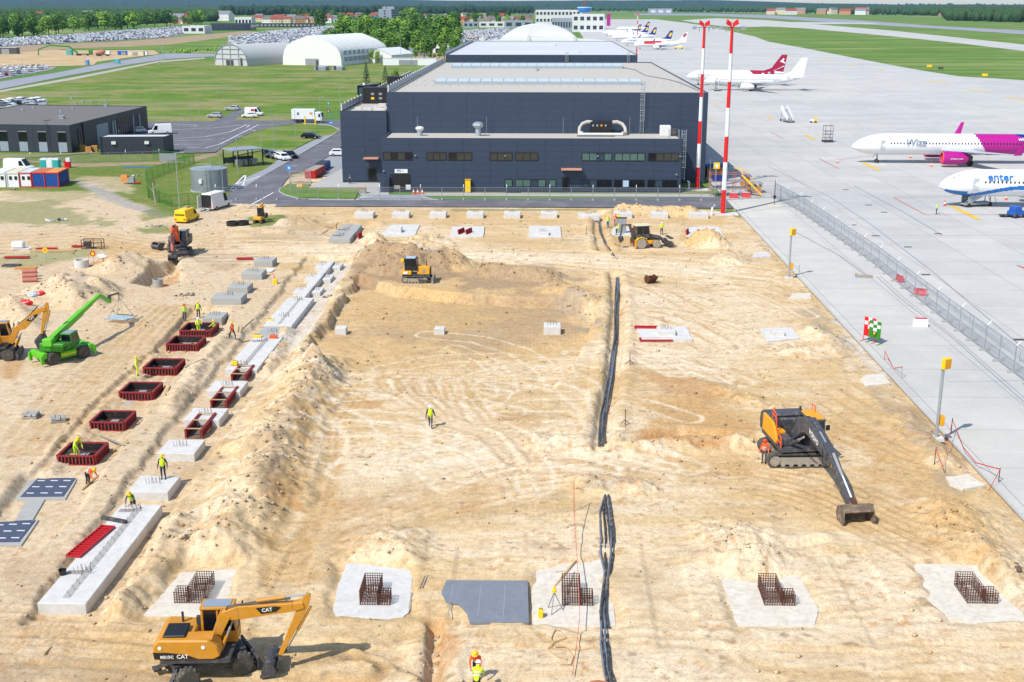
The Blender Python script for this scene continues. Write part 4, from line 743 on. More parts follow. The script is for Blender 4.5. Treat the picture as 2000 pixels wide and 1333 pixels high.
for k in range(3):
    b_ = T('waste_bin', 'grey wheeled waste bin, %s from the left under the dark shelter' % ORD[k], 'bin', p0+Vector((math.cos(ang(p0, p1)), math.sin(ang(p0, p1)), 0))*(.9+k*1.55)+Vector((0, .8, 0)), ang(p0, p1), 'waste bins under the shelter'); mb = MB(); mb.loft([[(-.5, -.4, .15), (.5, -.4, .15), (.5, .4, .15), (-.5, .4, .15)], [(-.65, -.5, 1.15), (.65, -.5, 1.15), (.65, .5, 1.15), (-.65, .5, 1.15)]]); mb.obj('body', 'grey_light', b_, False, .04); mb = MB(); mb.box(-.68, .68, -.52, .52, 1.15, 1.25); mb.obj('lid', 'cable_grey' if k == 1 else 'grey_light', b_, False, .03)
p = G(402, 376); rT = 36/11.75*.985; hT = HT(402, 378, 335); tk = T('water_tank', 'large round grey steel water tank with ladder on the grass', 'tank', (p.x, p.y+rT-.4, 0))
mb = MB(); mb.lathe([(rT, 0), (rT, hT)], 40, cap=False); mb.obj('shell', 'steel', tk, 30); mb = MB(); mb.lathe([(rT+.06, hT-.05), (rT+.06, hT+.05), (.1, hT+.5)], 40); mb.obj('roof', 'galv', tk)
for k in range(4): mb = MB(); mb.lathe([(rT+.03, hT*(k+1)/5-.03), (rT+.03, hT*(k+1)/5+.03)], 40, cap=False); mb.obj('ring', 'steel', tk)
mb = MB(); mb.lathe([(rT+.2, -.1), (rT+.18, .1)], 40); mb.obj('base', 'concrete_grey', tk); ladder(.5, -rT-.15, .3, hT+1.3, .55, False, tk, Vector((0, 0, 0))); bx(tk, 'control_box', 'white', -.9, -.4, -rT-.25, -rT+.1, 1.5, 2.2, bv=.03)
mb = MB(); mb.tube([(-1.4, -rT+.6, hT+.1), (-1.4, -rT+.6, hT+1.0), (1.2, -rT+.6, hT+1.0), (1.2, -rT+.6, hT+.1)], .03, 4); mb.tube([(.5, -.5, hT+.4), (.5, -.5, hT+1.7)], .06, 5).tube([(-1.4, -rT+.6, hT+.6), (1.2, -rT+.6, hT+.6)], .025, 4); mb.obj('roof_railing', 'galv', tk)
# tents
def tent(px0, px1, py, top, depth, rz, prof, mat, name, label, back=0):
    p0, p1 = G(px0, py), G(px1, py); W = (p1-p0).length; H_ = HT((px0+px1)/2, py, top); t = T(name, label, 'tent hall', p0.lerp(p1, .5), rz)
    P = [(x*W/2, z*H_) for x, z in prof]; mb = MB(); mb.prism(P, 0, depth); mb.obj('membrane', mat, t, 35); return t, W, H_, P
t, W, H_, P = tent(546, 673, 128, 70, 62, R_(-16), [(-1, 0), (-.99, .25), (-.93, .5), (-.8, .7), (-.55, .83), (-.1, 1), (.05, 1), (.55, .8), (.84, .62), (.96, .42), (.99, .2), (1, 0)], 'tent_white', 'tent_hall', 'big white tent hall with rounded shoulders and a small door')
mb = MB(); mb.box(-W*.11, W*.12, -.15, 0, .1, 3.4); d = mb.obj('door', 'grey_light', t); bx(d, 'door_leaf', 'dark_steel', W*.07, W*.11, -.22, -.15, .1, 2.6)
for k in range(10):
    for z in (.2, .42): mb = MB(); mb.box(W/2*(.985 if z < .3 else .95)-.1, W/2+.12 if z < .3 else W/2*.97, 4+k*5.6, 8+k*5.6, z*H_-1.0, z*H_+1.2); mb.obj('side_window', 'cladding_light', t)
for k in range(1, 9): mb = MB(); mb.prism([(x*1.004, z*1.004) for x, z in P], k*7-.12, k*7+.12); mb.obj('rib', 'tent_white', t, 35)
arc = [(-1, 0)]+[(-math.cos(PI*k/14), .18+.82*math.sin(PI*k/14)) for k in range(0, 15)]+[(1, 0)]
t, W, H_, P = tent(410, 493, 128.5, 87, 42, R_(-28), arc, 'tent_grey', 'arched_hall', 'grey round arched hall with framed front wall left of the white tent'); mb = MB()
for k in range(14): a, b = P[k+1], P[k+2]; mb.bar((a[0], -.2, a[1]), (b[0], -.2, b[1]), .35)
for x in (-.5, 0, .5): mb.bar((x*W/2, -.2, .1), (x*W/2, -.2, H_*(.98 if x == 0 else .85)), .3)
for z in (.32, .55, .78): mb.bar((-W/2*math.sqrt(1-max(0, (z-.18)/.82)**2), -.2, z*H_), (W/2*math.sqrt(1-max(0, (z-.18)/.82)**2), -.2, z*H_), .25)
mb.obj('front_frame', 'cladding_light', t); bx(t, 'door', 'dark_steel', -W*.14, W*.08, -.3, 0, .1, 2.8); bx(t, 'side_door', 'dark_steel', W*.3, W*.36, -.3, 0, .1, 4.0)
gab = [(-1, 0), (-1, .55), (0, 1), (1, .55), (1, 0)]
for a in ((711, 768, 123.5, 95, 26, -.35, 'white marquee with pointed roof on the grass beside the trees'), (842, 864, 104, 86, 18, -.2, 'small white marquee with an open dark front beside the trees')):
    t, W, H_, P = tent(*a[:5], a[5], gab, 'tent_white', 'marquee', a[6]); P2 = [(x*1.05, z+.1) for x, z in P[1:4]]; mb = MB(); mb.prism(P2+[(x, z-.2) for x, z in P2[::-1]], -.3, a[4]+.3); mb.obj('roof_sheet', 'white', t)
    if a[0] > 800: bx(t, 'opening', 'black', -W*.12, W*.42, -.1, .05, 0, H_*.5)
for a, b, py, top, lb in ((613, 636, 138, 130.5, 'left one of two small grey cabins in front of the white tent hall'), (648, 668, 137.5, 131, 'right one of two small grey cabins in front of the white tent hall')):
    p0, p1 = G(a, py), G(b, py); q = Bld('grey_cabin', lb, 'cabin', [tuple(p0[:2]), tuple(p1[:2]), (p1.x+.5, p1.y+7), (p0.x+.5, p0.y+7)], HT(a, py, top), 'cladding_light', 'roof_white', 'small grey cabins by the tent hall', .1); q.feat(q.edge((p0, p1)), 1, 2.2, .1, 2.1, 'dark_steel', 'door')
p0, p1 = G(698, 186), G(738, 182); q = Bld('transformer_station', 'grey flat roofed transformer house behind the hall railing', 'cabin', [tuple(p0[:2]), tuple(p1[:2]), (p1.x, p1.y+9), (p0.x, p0.y+9)], HT(700, 186, 168), 'cladding', 'roof_dark', None, .1); q.feat(q.edge((p0, p1)), 1, 3, .1, 2.4, 'cladding_light', 'door'); q.feat(q.edge((p0, p1)), 4, 4.6, q.h, q.h+.7, 'white', 'roof_vent', .2, -.6)
# far buildings: control tower and terminal block, office block, low halls
def block(name, label, cat, px0, px1, py, top, depth, wall, roof, floors=0, cols=0, glass='glass_blue', side=0, group=None, skew=0):
    p0, p1 = G(px0, py), G(px1, py); t = Bld(name, label, cat, [tuple(p0[:2]), tuple(p1[:2]), (p1.x+skew, p1.y+depth), (p0.x+skew, p0.y+depth)], HT((px0+px1)/2, py, top), wall, roof, group, .4)
    e = t.edge((p0, p1)); L = t.frame(e)[1]
    for f in range(floors):
        z = t.h*(f+.3)/floors; d = t.h*.42/floors
        for c in range(cols): t.feat(e, L*(c+.2)/cols, L*(c+.8)/cols, z, z+d, glass, 'window', .15)
    return t
tb = block('terminal_block', 'large white terminal building with rows of windows beyond the halls', 'terminal', 1046, 1132, 60, 20, 60, 'wall_white', 'roof_white', 3, 12); block('terminal_block', 'low grey terminal wing with a dark front left of the control tower', 'terminal', 1078, 1120, 62, 36, 30, 'wall_grey', 'roof_grey', 1, 8)
block('terminal_block', 'white terminal wing with bright pier end right of the control tower', 'terminal', 1118, 1180, 63, 28, 40, 'wall_white', 'roof_white', 2, 5); pb = block('pier_building', 'small white gate building with square windows and a pink end', 'terminal', 1166, 1180, 57, 35, 25, 'wall_white', 'roof_grey', 2, 2, 'black'); pb.feat(pb.edge((G(1166, 57), G(1180, 57))), 13, 18, 4, 20, 'magenta', 'poster', .4)
p = G(1141, 60); tw = T('control_tower', 'white control tower with a round blue glazed cab', 'tower', p); H_ = HT(1141, 60, 24)
bx(tw, 'shaft', 'wall_white', -5, 5, -5, 5, 0, H_); mb = MB(); mb.lathe([(6, H_), (8, H_+1), (9, H_+5), (9, H_+5.6), (7.5, H_+6.6)], 12); mb.obj('cab', 'bright_blue', tw); mb = MB(); mb.lathe([(9.3, H_+5), (9.3, H_+5.8)], 12); mb.obj('roof_rim', 'white', tw); mb = MB(); mb.tube([(0, 0, H_+6), (0, 0, H_+16)], .4, 6); mb.obj('antenna', 'mast_red', tw)
ob = block('office_block', 'tall grey office block standing above the trees', 'office block', 740, 765, 50, 18, 26, 'wall_grey', 'roof_grey', 6, 1, 'cladding_light', 0, None, 8); e = ob.edge((G(740, 50), G(765, 50)))
for f in range(5): ob.feat(e, ob.frame(e)[1]*.42, ob.frame(e)[1]*.55, ob.h*(.2+f*.16), ob.h*(.27+f*.16), 'black', 'window', .3)
e = (e+1) % 4
for f in range(6): ob.feat(e, 2, ob.frame(e)[1]-2, ob.h*(.12+f*.145), ob.h*(.19+f*.145), 'glass_blue', 'window', .3)
for dx in (-6, 1, 7): roofbox(ob, 'roof_plant', ob.c.x+dx, ob.c.y, 6, 8, 4, 'wall_grey')
block('warehouse', 'white flat warehouse behind the green trees', 'warehouse', 789, 825, 55, 39, 40, 'wall_white', 'roof_white'); block('warehouse', 'pale blue grey hangar standing on the far airfield', 'hangar', 1268, 1313, 28.5, 17, 60, 'wall_grey', 'roof_white', 1, 3, 'wall_white')
block('warehouse', 'white clinic like building with dark windows left of the car park', 'warehouse', 459, 492, 52, 34, 26, 'wall_white', 'roof_white', 1, 5, 'black'); block('canopy_hall', 'long open steel canopy hall over parked buses on the left', 'hall', 412, 490, 60, 46, 30, 'glass_blue', 'roof_white', 1, 8, 'cladding_dark'); block('canopy_hall', 'dark grey low canopy in front of the coloured shops', 'hall', 492, 615, 54, 46, 18, 'cladding_dark', 'roof_grey', 1, 16, 'grey_light'); block('white_shed', 'white gabled shed at the end of the left car park', 'shed', 357, 400, 66, 51, 30, 'wall_white', 'roof_white', 1, 3, 'cladding_dark')
for k, (a, b, py, top, c, r, lb) in enumerate(((660, 669, 44, 35, 'ply', 'roof_grey', 'tan shop building'), (669, 681, 44, 34, 'orange', 'roof_grey', 'orange fronted shop building'), (681, 694, 44, 33, 'bright_blue', 'roof_grey', 'blue fronted shop building'), (694, 724, 44, 34, 'wall_white', 'roof_grey', 'long white shop building'), (725, 736, 43, 31, 'bright_blue', 'roof_grey', 'small blue shop left of the office block'), (905, 934, 55, 43, 'wall_grey', 'roof_grey', 'grey depot with flat roof'), (936, 985, 54, 43, 'wall_white', 'roof_white', 'long white depot'), (864, 885, 52, 42, 'wall_grey', 'roof_grey', 'grey shed at the tree edge'), (912, 928, 79, 72, 'wall_cream', 'roof_grey', 'cream shed at the end of the halls'), (985, 1040, 56, 40, 'wall_grey', 'roof_grey', 'broad grey hall by the terminal'))):
    block('shop_building', lb+' in the far town', 'shop', a, b, py, top, 16, c, r, 1, 3)
lk = block('glass_wall', 'long pale green noise barrier along the far embankment', 'noise barrier', 443, 560, 28, 21, 2, 'glass_green', 'galv', 1, 24, 'pale_blue'); block('glass_wall', 'pale noise barrier on the embankment near the far trees', 'noise barrier', 600, 710, 27, 22, 2, 'glass_green', 'galv', 1, 12, 'pale_blue')
# ------------------------------------------------------------------ machines
def plane_hit(c, h, px, py):                              # (reach, height) where a pixel's ray meets the upright plane through c along h
    d = _Rv*((px-1000)/FOC) - _Uv*((py-666.5)/FOC) + _Fv; n = Vector((-math.sin(h), math.cos(h), 0)); o = Vector((0, 0, HC))
    p = o+d*((Vector((c[0], c[1], 0))-o).dot(n)/d.dot(n)); q = p-Vector((c[0], c[1], c[2] if len(c) > 2 else 0)); return q.x*math.cos(h)+q.y*math.sin(h), q.z
def wheel(par, x, y, r, w, tyre='rubber_dusty', rim='ochre', lugs=14, dirt=None, z=None, name='wheel'):
    z = r if z is None else z; s = 1 if y >= 0 else -1
    mb = MB().at((x, y, z)); mb.lathe([(r*.57, -w/2), (r*.9, -w/2), (r, -w*.36), (r, w*.36), (r*.9, w/2), (r*.57, w/2)], 22, 'y')
    for k in range(lugs):
        a = 2*PI*k/lugs
        for q in (-1, 1):
            b = a+(.5*2*PI/lugs if q > 0 else 0); mb.at((x+r*math.cos(b), y+q*w*.24, z+r*math.sin(b)), 0, 0, -b); mb.box(-.02, .035, -w*.22, w*.22, -r*.07, r*.07)
    o = mb.obj(name, tyre, par, 35); mb = MB().at((x, y, z)); mb.lathe([(r*.58, -w*.46), (r*.54, -w*.4), (r*.3, -w*.3), (r*.3, w*.3), (r*.54, w*.4), (r*.58, w*.46)], 16, 'y')
    mb.lathe([(r*.16, s*w*.2), (r*.16, s*w*.45)], 8, 'y'); mb.obj('rim', rim, o, 35); return o
def limb(mb, pts, y0, y1):                                # pts: (x, z, half height): tapered box girder in the xz plane
    P = [Vector((p[0], p[1])) for p in pts]; up = []; dn = []
    for i, p in enumerate(P):
        d = (P[min(i+1, len(P)-1)]-P[max(i-1, 0)]).normalized(); n = Vector((-d.y, d.x)); up.append(p+n*pts[i][2]); dn.append(p-n*pts[i][2])
    n = len(P)
    for i in range(n-1): mb.prism([tuple(dn[i]), tuple(dn[i+1]), tuple(up[i+1]), tuple(up[i])], y0, y1)
    return mb
def cylinder(par, p, q, y, r=.09, m=.55, body='ochre', rod='galv'):
    p, q = Vector((p[0], y, p[1])), Vector((q[0], y, q[1])); c = p.lerp(q, m); U = par['U'] if 'U' in par else 0
    mb = MB().at((0, 0, 0), U); mb.tube([p, c], r, 10); o = mb.obj('hydraulic_cylinder', body, par, 40); mb = MB().at((0, 0, 0), U); mb.tube([c, q], r*.55, 8); mb.obj('rod', rod, o, 40)
def bucket(par, U, x, z, a, sz, wd, mat='dark_steel', name='bucket', teeth=5, lo=None):
    arc = [(math.cos(t)*.55, math.sin(t)*.5) for t in [PI*(.5+k/8*1.05) for k in range(9)]]; out = [(-.35, .62), (.05, .55)]+arc[1:]+[(.75, -.62)]
    inn = [(q[0]*.92+.04, q[1]*.92) for q in out[::-1]]; P = out+inn; ca, sa = math.cos(a), math.sin(a); f = lambda q: (x+(q[0]*ca-q[1]*sa)*sz, z+(q[0]*sa+q[1]*ca)*sz)
    mb = MB().at((0, 0, 0) if lo is None else lo, U); n = len(out)
    for i in range(n-1): mb.prism([f(out[i]), f(out[i+1]), f(inn[n-2-i]), f(inn[n-1-i])], -wd/2, wd/2)
    for s in (-1, 1): mb.prism([f(q) for q in [(.05, .55)]+arc[1:]+[(.75, -.62), (.5, .35)]], s*wd/2-.03, s*wd/2+.03)
    for k in range(teeth): y = -wd/2+wd*(k+.5)/teeth; mb.bar(tuple([f((.7, -.62))[0], y, f((.7, -.62))[1]]), tuple([f((1.0, -.6))[0], y, f((1.0, -.6))[1]]), .1*sz+.03, .06, .05, .03)
    return mb.obj(name, mat, par, 30)
def cab(par, U, x0, x1, y0, y1, z0, z1, frame, roof='cladding_light', rake=.18, name='cab'):
    mb = MB().at((0, 0, 0), U); h = z1-z0; zb = z0+h*.33
    mb.prism([(x0, z0), (x1, z0), (x1, zb), (x0, zb)], y0, y1); t = .07
    for y in (y0, y1-t):
        mb.prism([(x0, zb), (x0+.12, zb), (x0+.12, z1-.08), (x0, z1-.08)], y, y+t); mb.prism([(x1-.1, zb), (x1, zb), (x1-rake, z1-.08), (x1-rake-.1, z1-.08)], y, y+t); mb.prism([((x0+x1)/2-.1, zb), ((x0+x1)/2, zb), ((x0+x1)/2, z1-.08), ((x0+x1)/2-.1, z1-.08)], y+.01, y+t-.01)
    mb.box(x0-.03, x1-rake+.05, y0-.03, y1+.03, z1-.08, z1+.04); o = mb.obj(name, frame, par, False, .02)
    mb = MB().at((0, 0, 0), U); mb.prism([(x0+.04, zb), (x1-.04, zb), (x1-rake-.04, z1-.09), (x0+.04, z1-.09)], y0+.03, y1-.03); mb.obj('cab_glass', 'glass_dark', o); mb = MB().at((0, 0, 0), U); mb.box(x0+.1, x1-rake-.1, y0+.08, y1-.08, z1+.04, z1+.07); mb.obj('roof_hatch', roof, o); return o
def rails(par, U, pts, r, mat, name='handrail'):
    mb = MB().at((0, 0, 0), U)
    for p in pts: mb.tube(p, r, 5)
    return mb.obj(name, mat, par)
def wheeled_excavator(label, loc, ch, uh, boom, stick, bk, body='ochre', boomc=None, bkw=1.1, frame='dark_steel', decals=True, bksz=.75, cabc=None, group='yellow wheeled excavators'):
    t = T('wheeled_excavator', label, 'excavator', loc, ch, group); U = uh-ch; t['U'] = U; boomc = boomc or body
    mb = MB(); mb.box(-1.7, 1.7, -.45, .45, .62, 1.0).box(-1.35, -1.05, -1.0, 1.0, .42, .62).box(1.05, 1.35, -1.0, 1.0, .42, .62).lathe([(.55, 1.0), (.55, 1.16)], 16); mb.obj('chassis', frame, t, False, .02)
    for x in (-1.28, 1.28):
        for y in (-1, 1): wheel(t, x, y*.98, .53, .42, 'rubber_dusty', 'dark_steel')
    mb = MB(); mb.prism([(1.95, .12), (2.1, .1), (2.2, .4), (2.05, .75), (1.95, .7)], -1.22, 1.22).bar((1.5, -.4, .7), (2.05, -.4, .5), .14).bar((1.5, .4, .7), (2.05, .4, .5), .14); mb.obj('blade', frame, t)
    mb = MB()
    for s in (-1, 1): mb.bar((-1.6, s*.4, .8), (-2.15, s*1.05, .35), .16).box(-2.3, -1.95, s*1.1-.2, s*1.1+.2, .2, .32)
    mb.obj('stabiliser', frame, t)
    A = lambda: MB().at((0, 0, 0), U)
    mb = A(); mb.box(-1.9, 1.25, -1.2, 1.2, 1.16, 1.32); mb.obj('deck', frame, t)
    mb = A(); mb.prism([(-2.0, 1.33), (.55, 1.33), (.85, 1.5), (.75, 1.95), (.35, 2.3), (-1.9, 2.35), (-2.15, 2.1), (-2.2, 1.6)], -1.22, -.32); mb.prism([(-2.0, 1.33), (-.45, 1.33), (-.45, 2.2), (-1.9, 2.3), (-2.15, 2.1), (-2.2, 1.6)], -.32, 1.2); mb.obj('engine_housing', body, t, False, .07)
    mb = A(); mb.box(-1.75, -.75, -.95, .25, 2.32, 2.44); mb.obj('engine_grille', 'black', t, False, .03); mb = A(); mb.box(-.55, -.35, .55, .75, 2.2, 2.55).tube([(-1.2, .7, 2.2), (-1.2, .7, 2.75)], .06, 8); mb.obj('exhaust', 'dark_steel', t)
    mb = A(); mb.box(-.3, .5, -1.1, -.4, 2.28, 2.34); mb.obj('tank_cover', body, t)
    if decals:
        mb = A(); mb.prism([(-2.12, 1.42), (-.2, 1.42), (-.7, 1.62), (-1.5, 1.74), (-2.16, 1.76)], -1.245, -1.2); d = mb.obj('decal', 'black', t)
        for bd, sz, x, zz in (('M315C', .2, -1.55, 1.53), ('CAT', .27, -.85, 1.54)): p = Matrix.Rotation(U, 4, 'Z') @ Vector((x, -1.252, zz)); text(bd, sz, 'white', d, 'lettering', p, (PI/2, 0, U), .003, 0, 1, .006)
        for x in (-1.85, .1): mb = A().at((0, 0, 0), U); mb.m = mb.m @ Matrix.Translation((x, -1.225, 1.98)); mb.lathe([(.09, -.02), (.09, .02)], 12, 'y'); mb.obj('round_sticker', 'white', t)
    cab(t, U, -.3, 1.35, .36, 1.2, 1.32, 3.08, cabc or body); rails(t, U, [[(-.35, 1.22, 2.3), (-.35, 1.28, 3.05), (-.1, 1.28, 3.2)], [(1.3, 1.25, 2.2), (1.45, 1.5, 2.6)]], .03, 'black', 'mirror_arm'); mb = A(); mb.box(1.4, 1.46, 1.42, 1.62, 2.45, 2.8); mb.obj('mirror', 'black', t)
    B = boom; mb = A(); limb(mb, [(B[0][0], B[0][1], .2), (B[1][0], B[1][1], .27)], -.24, .2); mb.obj('lower_boom', boomc, t, False, .02); mb = A(); limb(mb, [(B[1][0]-.12, B[1][1]-.1, .2), (B[1][0]+.6, B[1][1]+(B[2][1]-B[1][1])*.15, .33), (B[2][0]-.5, B[2][1]-.1, .2), (B[2][0], B[2][1], .16)], -.2, .16); ub = mb.obj('upper_boom', boomc, t, False, .02)
    sx, sz_ = stick; dx, dz = B[2][0]-sx, B[2][1]-sz_; L = math.hypot(dx, dz); tx, tz = B[2][0]+dx/L*.55, B[2][1]+dz/L*.55
    mb = A(); limb(mb, [(tx, tz, .12), (B[2][0], B[2][1], .22), (sx, sz_, .1)], -.14, .1); mb.obj('stick', boomc, t, False, .02)
    for y in (-.4, .36): cylinder(t, (B[0][0]+.4, B[0][1]-.25), (B[1][0]+.25, B[1][1]-.5), y, .085, .6, body)
    m0 = (B[1][0]*.6+B[2][0]*.4, B[1][1]*.6+B[2][1]*.4+.42); cylinder(t, m0, (tx, tz), -.02, .09, .55, body); fx, fz = B[2][0]+.3, B[2][1]-.15; cylinder(t, (fx, fz), (sx+.32, sz_+.25), -.02, .07, .55, body)
    mb = A(); mb.bar((sx, -.02, sz_), (sx+.32, -.02, sz_+.25), .1).bar((sx+.32, -.02, sz_+.25), (bk[0]+.2, -.02, bk[1]+.25), .1).tube([(sx, -.25, sz_-.05), (sx, .21, sz_-.05)], .09, 8); mb.obj('bucket_linkage', 'dark_steel', t)
    hp = [(B[0][0]+.1, -.1, B[0][1]+.3), (B[1][0]+.1, -.1, B[1][1]+.32), (m0[0], -.1, m0[1]-.05), (B[2][0]-.6, -.1, B[2][1]+.3)]; rails(t, U, [hp, [(x, y+.08, z+.03) for x, y, z in hp]], .03, 'black', 'hose')
    bucket(t, U, bk[0], bk[1], bk[2], bksz, bkw, 'dark_steel')
    if decals:
        a = ang(B[1], B[2]); c = Vector(((B[1][0]*.45+B[2][0]*.55), 0, B[1][1]*.45+B[2][1]*.55)); mb = A(); mb.m = mb.m @ Matrix.Translation((c.x, -.215, c.z)) @ Matrix.Rotation(-a, 4, 'Y'); mb.prism([(-.55, .16), (-.35, -.16), (.35, -.14), (.6, .06), (.3, .13)], -.01, .01); d = mb.obj('decal', 'black', t)
        text('CAT', .25, 'white', d, 'lettering', Matrix.Rotation(U, 4, 'Z') @ Vector((c.x-.05, -.232, c.z)), (PI/2, -a, U), .003, 0, 1, .006)
    del t['U']; return t
def beacon(t, U, x, y, z, m='beacon'): mb = MB().at((0, 0, 0), U); mb.m = mb.m @ Matrix.Translation((x, y, z)); mb.lathe([(.09, 0), (.09, .14), (.05, .2)], 8); mb.obj('beacon', m, t)
c = gt(409, 1312); h = R_(4); BM = [plane_hit(c, h, *p) for p in ((418, 1252), (441, 1197), (594, 1179))]; ST = plane_hit(c, h, 548, 1278)
wheeled_excavator('yellow wheeled excavator with raised boom in the bottom left foreground', c, R_(33), h, BM, ST, (ST[0]-.45, .5, R_(-95)), bkw=1.6, bksz=.6)
c = gt(-8, 700); h = R_(10); BM = [plane_hit(c, h, *p) for p in ((22, 670), (33, 642), (90, 603))]; ST = plane_hit(c, h, 82, 652)
wheeled_excavator('yellow wheeled excavator with bent arm cut off at the left photo edge', c, R_(12), h, BM, ST, (ST[0]-.15, ST[1]-.6, R_(-60)), bkw=1.2, bksz=.8)
c = gt(352, 496); wheeled_excavator('red orange wheeled excavator digging towards the trench at upper left', c, R_(-60), R_(-86), [(.5, 1.75), (1.0, 3.6), (3.3, 3.5)], (3.9, 1.0), (3.85, .3, R_(-80)), 'grey_machine', 'orange', 1.0, 'dark_steel', False, .8, 'cladding_dark', 'other wheeled excavators')
def track(mb, x0, x1, y0, y1, r, z0=0.):
    P = [(x0+r-r*math.sin(a), z0+r+r*math.cos(a)) for a in [PI*k/6 for k in range(7)]]+[(x1-r+r*math.sin(a), z0+r-r*math.cos(a)) for a in [PI*k/6 for k in range(7)]]; return P
def crawler(t, x0, x1, ys, wd, r, shoe='rubber_dusty', frame='dark_steel', z0=0.):
    for s in (-1, 1):
        y = s*ys; P = track(None, x0, x1, y-wd/2, y+wd/2, r); I = [((p[0]-(x0+x1)/2)*.955+(x0+x1)/2, (p[1]-r)*.84+r) for p in P]; mb = MB(); n = len(P)
        for i in range(n): j = (i+1) % n; mb.prism([P[i], P[j], I[j], I[i]], y-wd/2, y+wd/2)
        o = mb.obj('track', shoe, t); L = x1-x0-2*r; k = int(L/.19); g = MB(); g.box(-.03, .03, y-wd/2, y+wd/2, 0, .045); me = g.mesh('track_shoe', shoe)
        for q in range(k): link('track_shoe', me, o, (x0+r+L*(q+.5)/k, 0, 2*r-.01))
        mb = MB(); mb.box(x0+r*.8, x1-r*.8, y-wd*.32, y+wd*.32, r*.45, r*1.5)
        for q in range(7): mb.at((x0+r+(x1-x0-2*r)*q/6, y, r*.42)); mb.lathe([(r*.3, -wd*.4), (r*.3, wd*.4)], 10, 'y'); mb.at()
        mb.obj('track_frame', frame, t)
        for x in (x0+r, x1-r): mb = MB().at((x, y, r)); mb.lathe([(r*.75, -wd*.42), (r*.5, -wd*.46), (r*.5, wd*.46), (r*.75, wd*.42)], 14, 'y'); mb.obj('sprocket', 'timber_grey', t, 35)
# tracked excavator on the right
c = gt(1550, 897); U = R_(-81); t = T('tracked_excavator', 'dark grey and yellow tracked excavator reaching its long arm forward on the right', 'excavator', c, R_(3)); U = U-R_(3); t['U'] = U; A = lambda: MB().at((0, 0, 0), U)
crawler(t, -2.2, 2.2, 1.35, .65, .5, 'rubber_dusty', 'timber_grey'); mb = MB(); mb.box(-1.2, 1.2, -1.05, 1.05, .55, .95).lathe([(.75, .95), (.75, 1.15)], 16); mb.obj('undercarriage', 'dark_steel', t)
mb = A(); mb.box(-2.3, 1.6, -1.5, 1.5, 1.15, 1.35); mb.obj('deck', 'grey_machine', t); mb = A(); mb.prism([(-3.1, 1.25), (-2.3, 1.2), (-2.1, 2.45), (-2.6, 2.75), (-3.05, 2.6), (-3.25, 2.0)], -1.45, 1.45); mb.obj('counterweight', 'grey_machine', t, False, .12)
mb = A(); mb.box(-2.2, -.7, -1.35, 1.35, 1.36, 2.72); mb.obj('engine_housing', 'grey_machine', t, False, .08); mb = A(); mb.box(-2.1, -.95, -1.0, 1.0, 2.72, 2.98); mb.obj('engine_hood', 'grey_machine', t, False, .1)
mb = A(); mb.prism([(-2.25, 1.5), (.5, 1.4), (.6, 1.7), (.1, 2.3), (-.5, 2.66), (-2.2, 2.7)], -1.56, -1.36); mb.obj('side_panel', 'amber', t, False, .04); mb = A(); mb.prism([(-2.3, 1.2), (.6, 1.2), (.6, 1.4), (-2.3, 1.5)], -1.55, -1.4); d = mb.obj('sill_panel', 'grey_machine', t)
text('EC250E', .2, 'white', d, 'lettering', Matrix.Rotation(U, 4, 'Z') @ Vector((-1.6, -1.56, 1.34)), (PI/2, 0, U)) if False else None
mb = A(); mb.box(-.7, 1.0, -1.4, -.6, 1.36, 1.95); mb.obj('tank', 'grey_machine', t, False, .06); mb = A(); mb.box(-.6, .1, -1.3, -.75, 1.95, 2.1); mb.obj('tank_lid', 'amber', t)
cab(t, U, -.55, 1.65, .42, 1.48, 1.36, 3.25, 'grey_machine', 'yellow_bright', .25); mb = A(); mb.box(-.5, 1.3, .5, 1.42, 3.3, 3.37); mb.obj('cab_roof', 'amber', t, False, .03)
rr = lambda *p: [list(p)]
rails(t, U, [[(-.9, -1.35, 2.75), (-.9, -1.35, 3.4), (-.1, -1.4, 3.3), (.1, -1.4, 2.3), (.6, -1.45, 2.1)], [(-.9, -1.35, 3.1), (0, -1.4, 3.0)], [(.55, -1.45, 1.3), (.55, -1.45, 2.15), (1.2, -1.45, 2.1), (1.25, -1.45, 1.2)], [(.55, -1.45, 1.7), (1.22, -1.45, 1.65)], [(-.6, 1.3, 3.3), (-.6, 1.3, 3.75), (-.1, 1.3, 3.75), (0, 1.3, 3.3)]], .045, 'orange', 'handrail')
mb = A(); mb.box(1.5, 1.6, 1.5, 1.75, 2.6, 2.95); mb.obj('mirror', 'black', t); mb = A(); mb.tube([(-1.3, .75, 2.9), (-1.3, .75, 3.35)], .09, 8); mb.obj('exhaust', 'dark_steel', t)
K, E1, J, E2 = (1.9, 3.2), (6.0, 2.75), (7.5, 2.35), (10.2, .75)
mb = A(); limb(mb, [(.35, 1.85, .32), (1.5, 3.05, .55), (2.6, 3.42, .52), (4.5, 3.05, .42), (6.2, 2.6, .3)], -.38, .3); mb.obj('boom', 'grey_machine', t, False, .03); mb = A(); limb(mb, [(5.3, 3.15, .16), (6.2, 2.6, .48), (7.5, 1.9, .4), (10.2, .75, .22)], -.28, .2); mb.obj('stick', 'grey_machine', t, False, .03)
for y in (-.6, .52): cylinder(t, (1.0, 1.5), (3.0, 2.75), y, .12, .6, 'grey_machine')
cylinder(t, (2.9, 3.95), (5.3, 3.2), -.04, .12, .55, 'grey_machine'); cylinder(t, (6.6, 2.95), (9.7, 1.3), -.04, .1, .5, 'grey_light', 'plane_white')
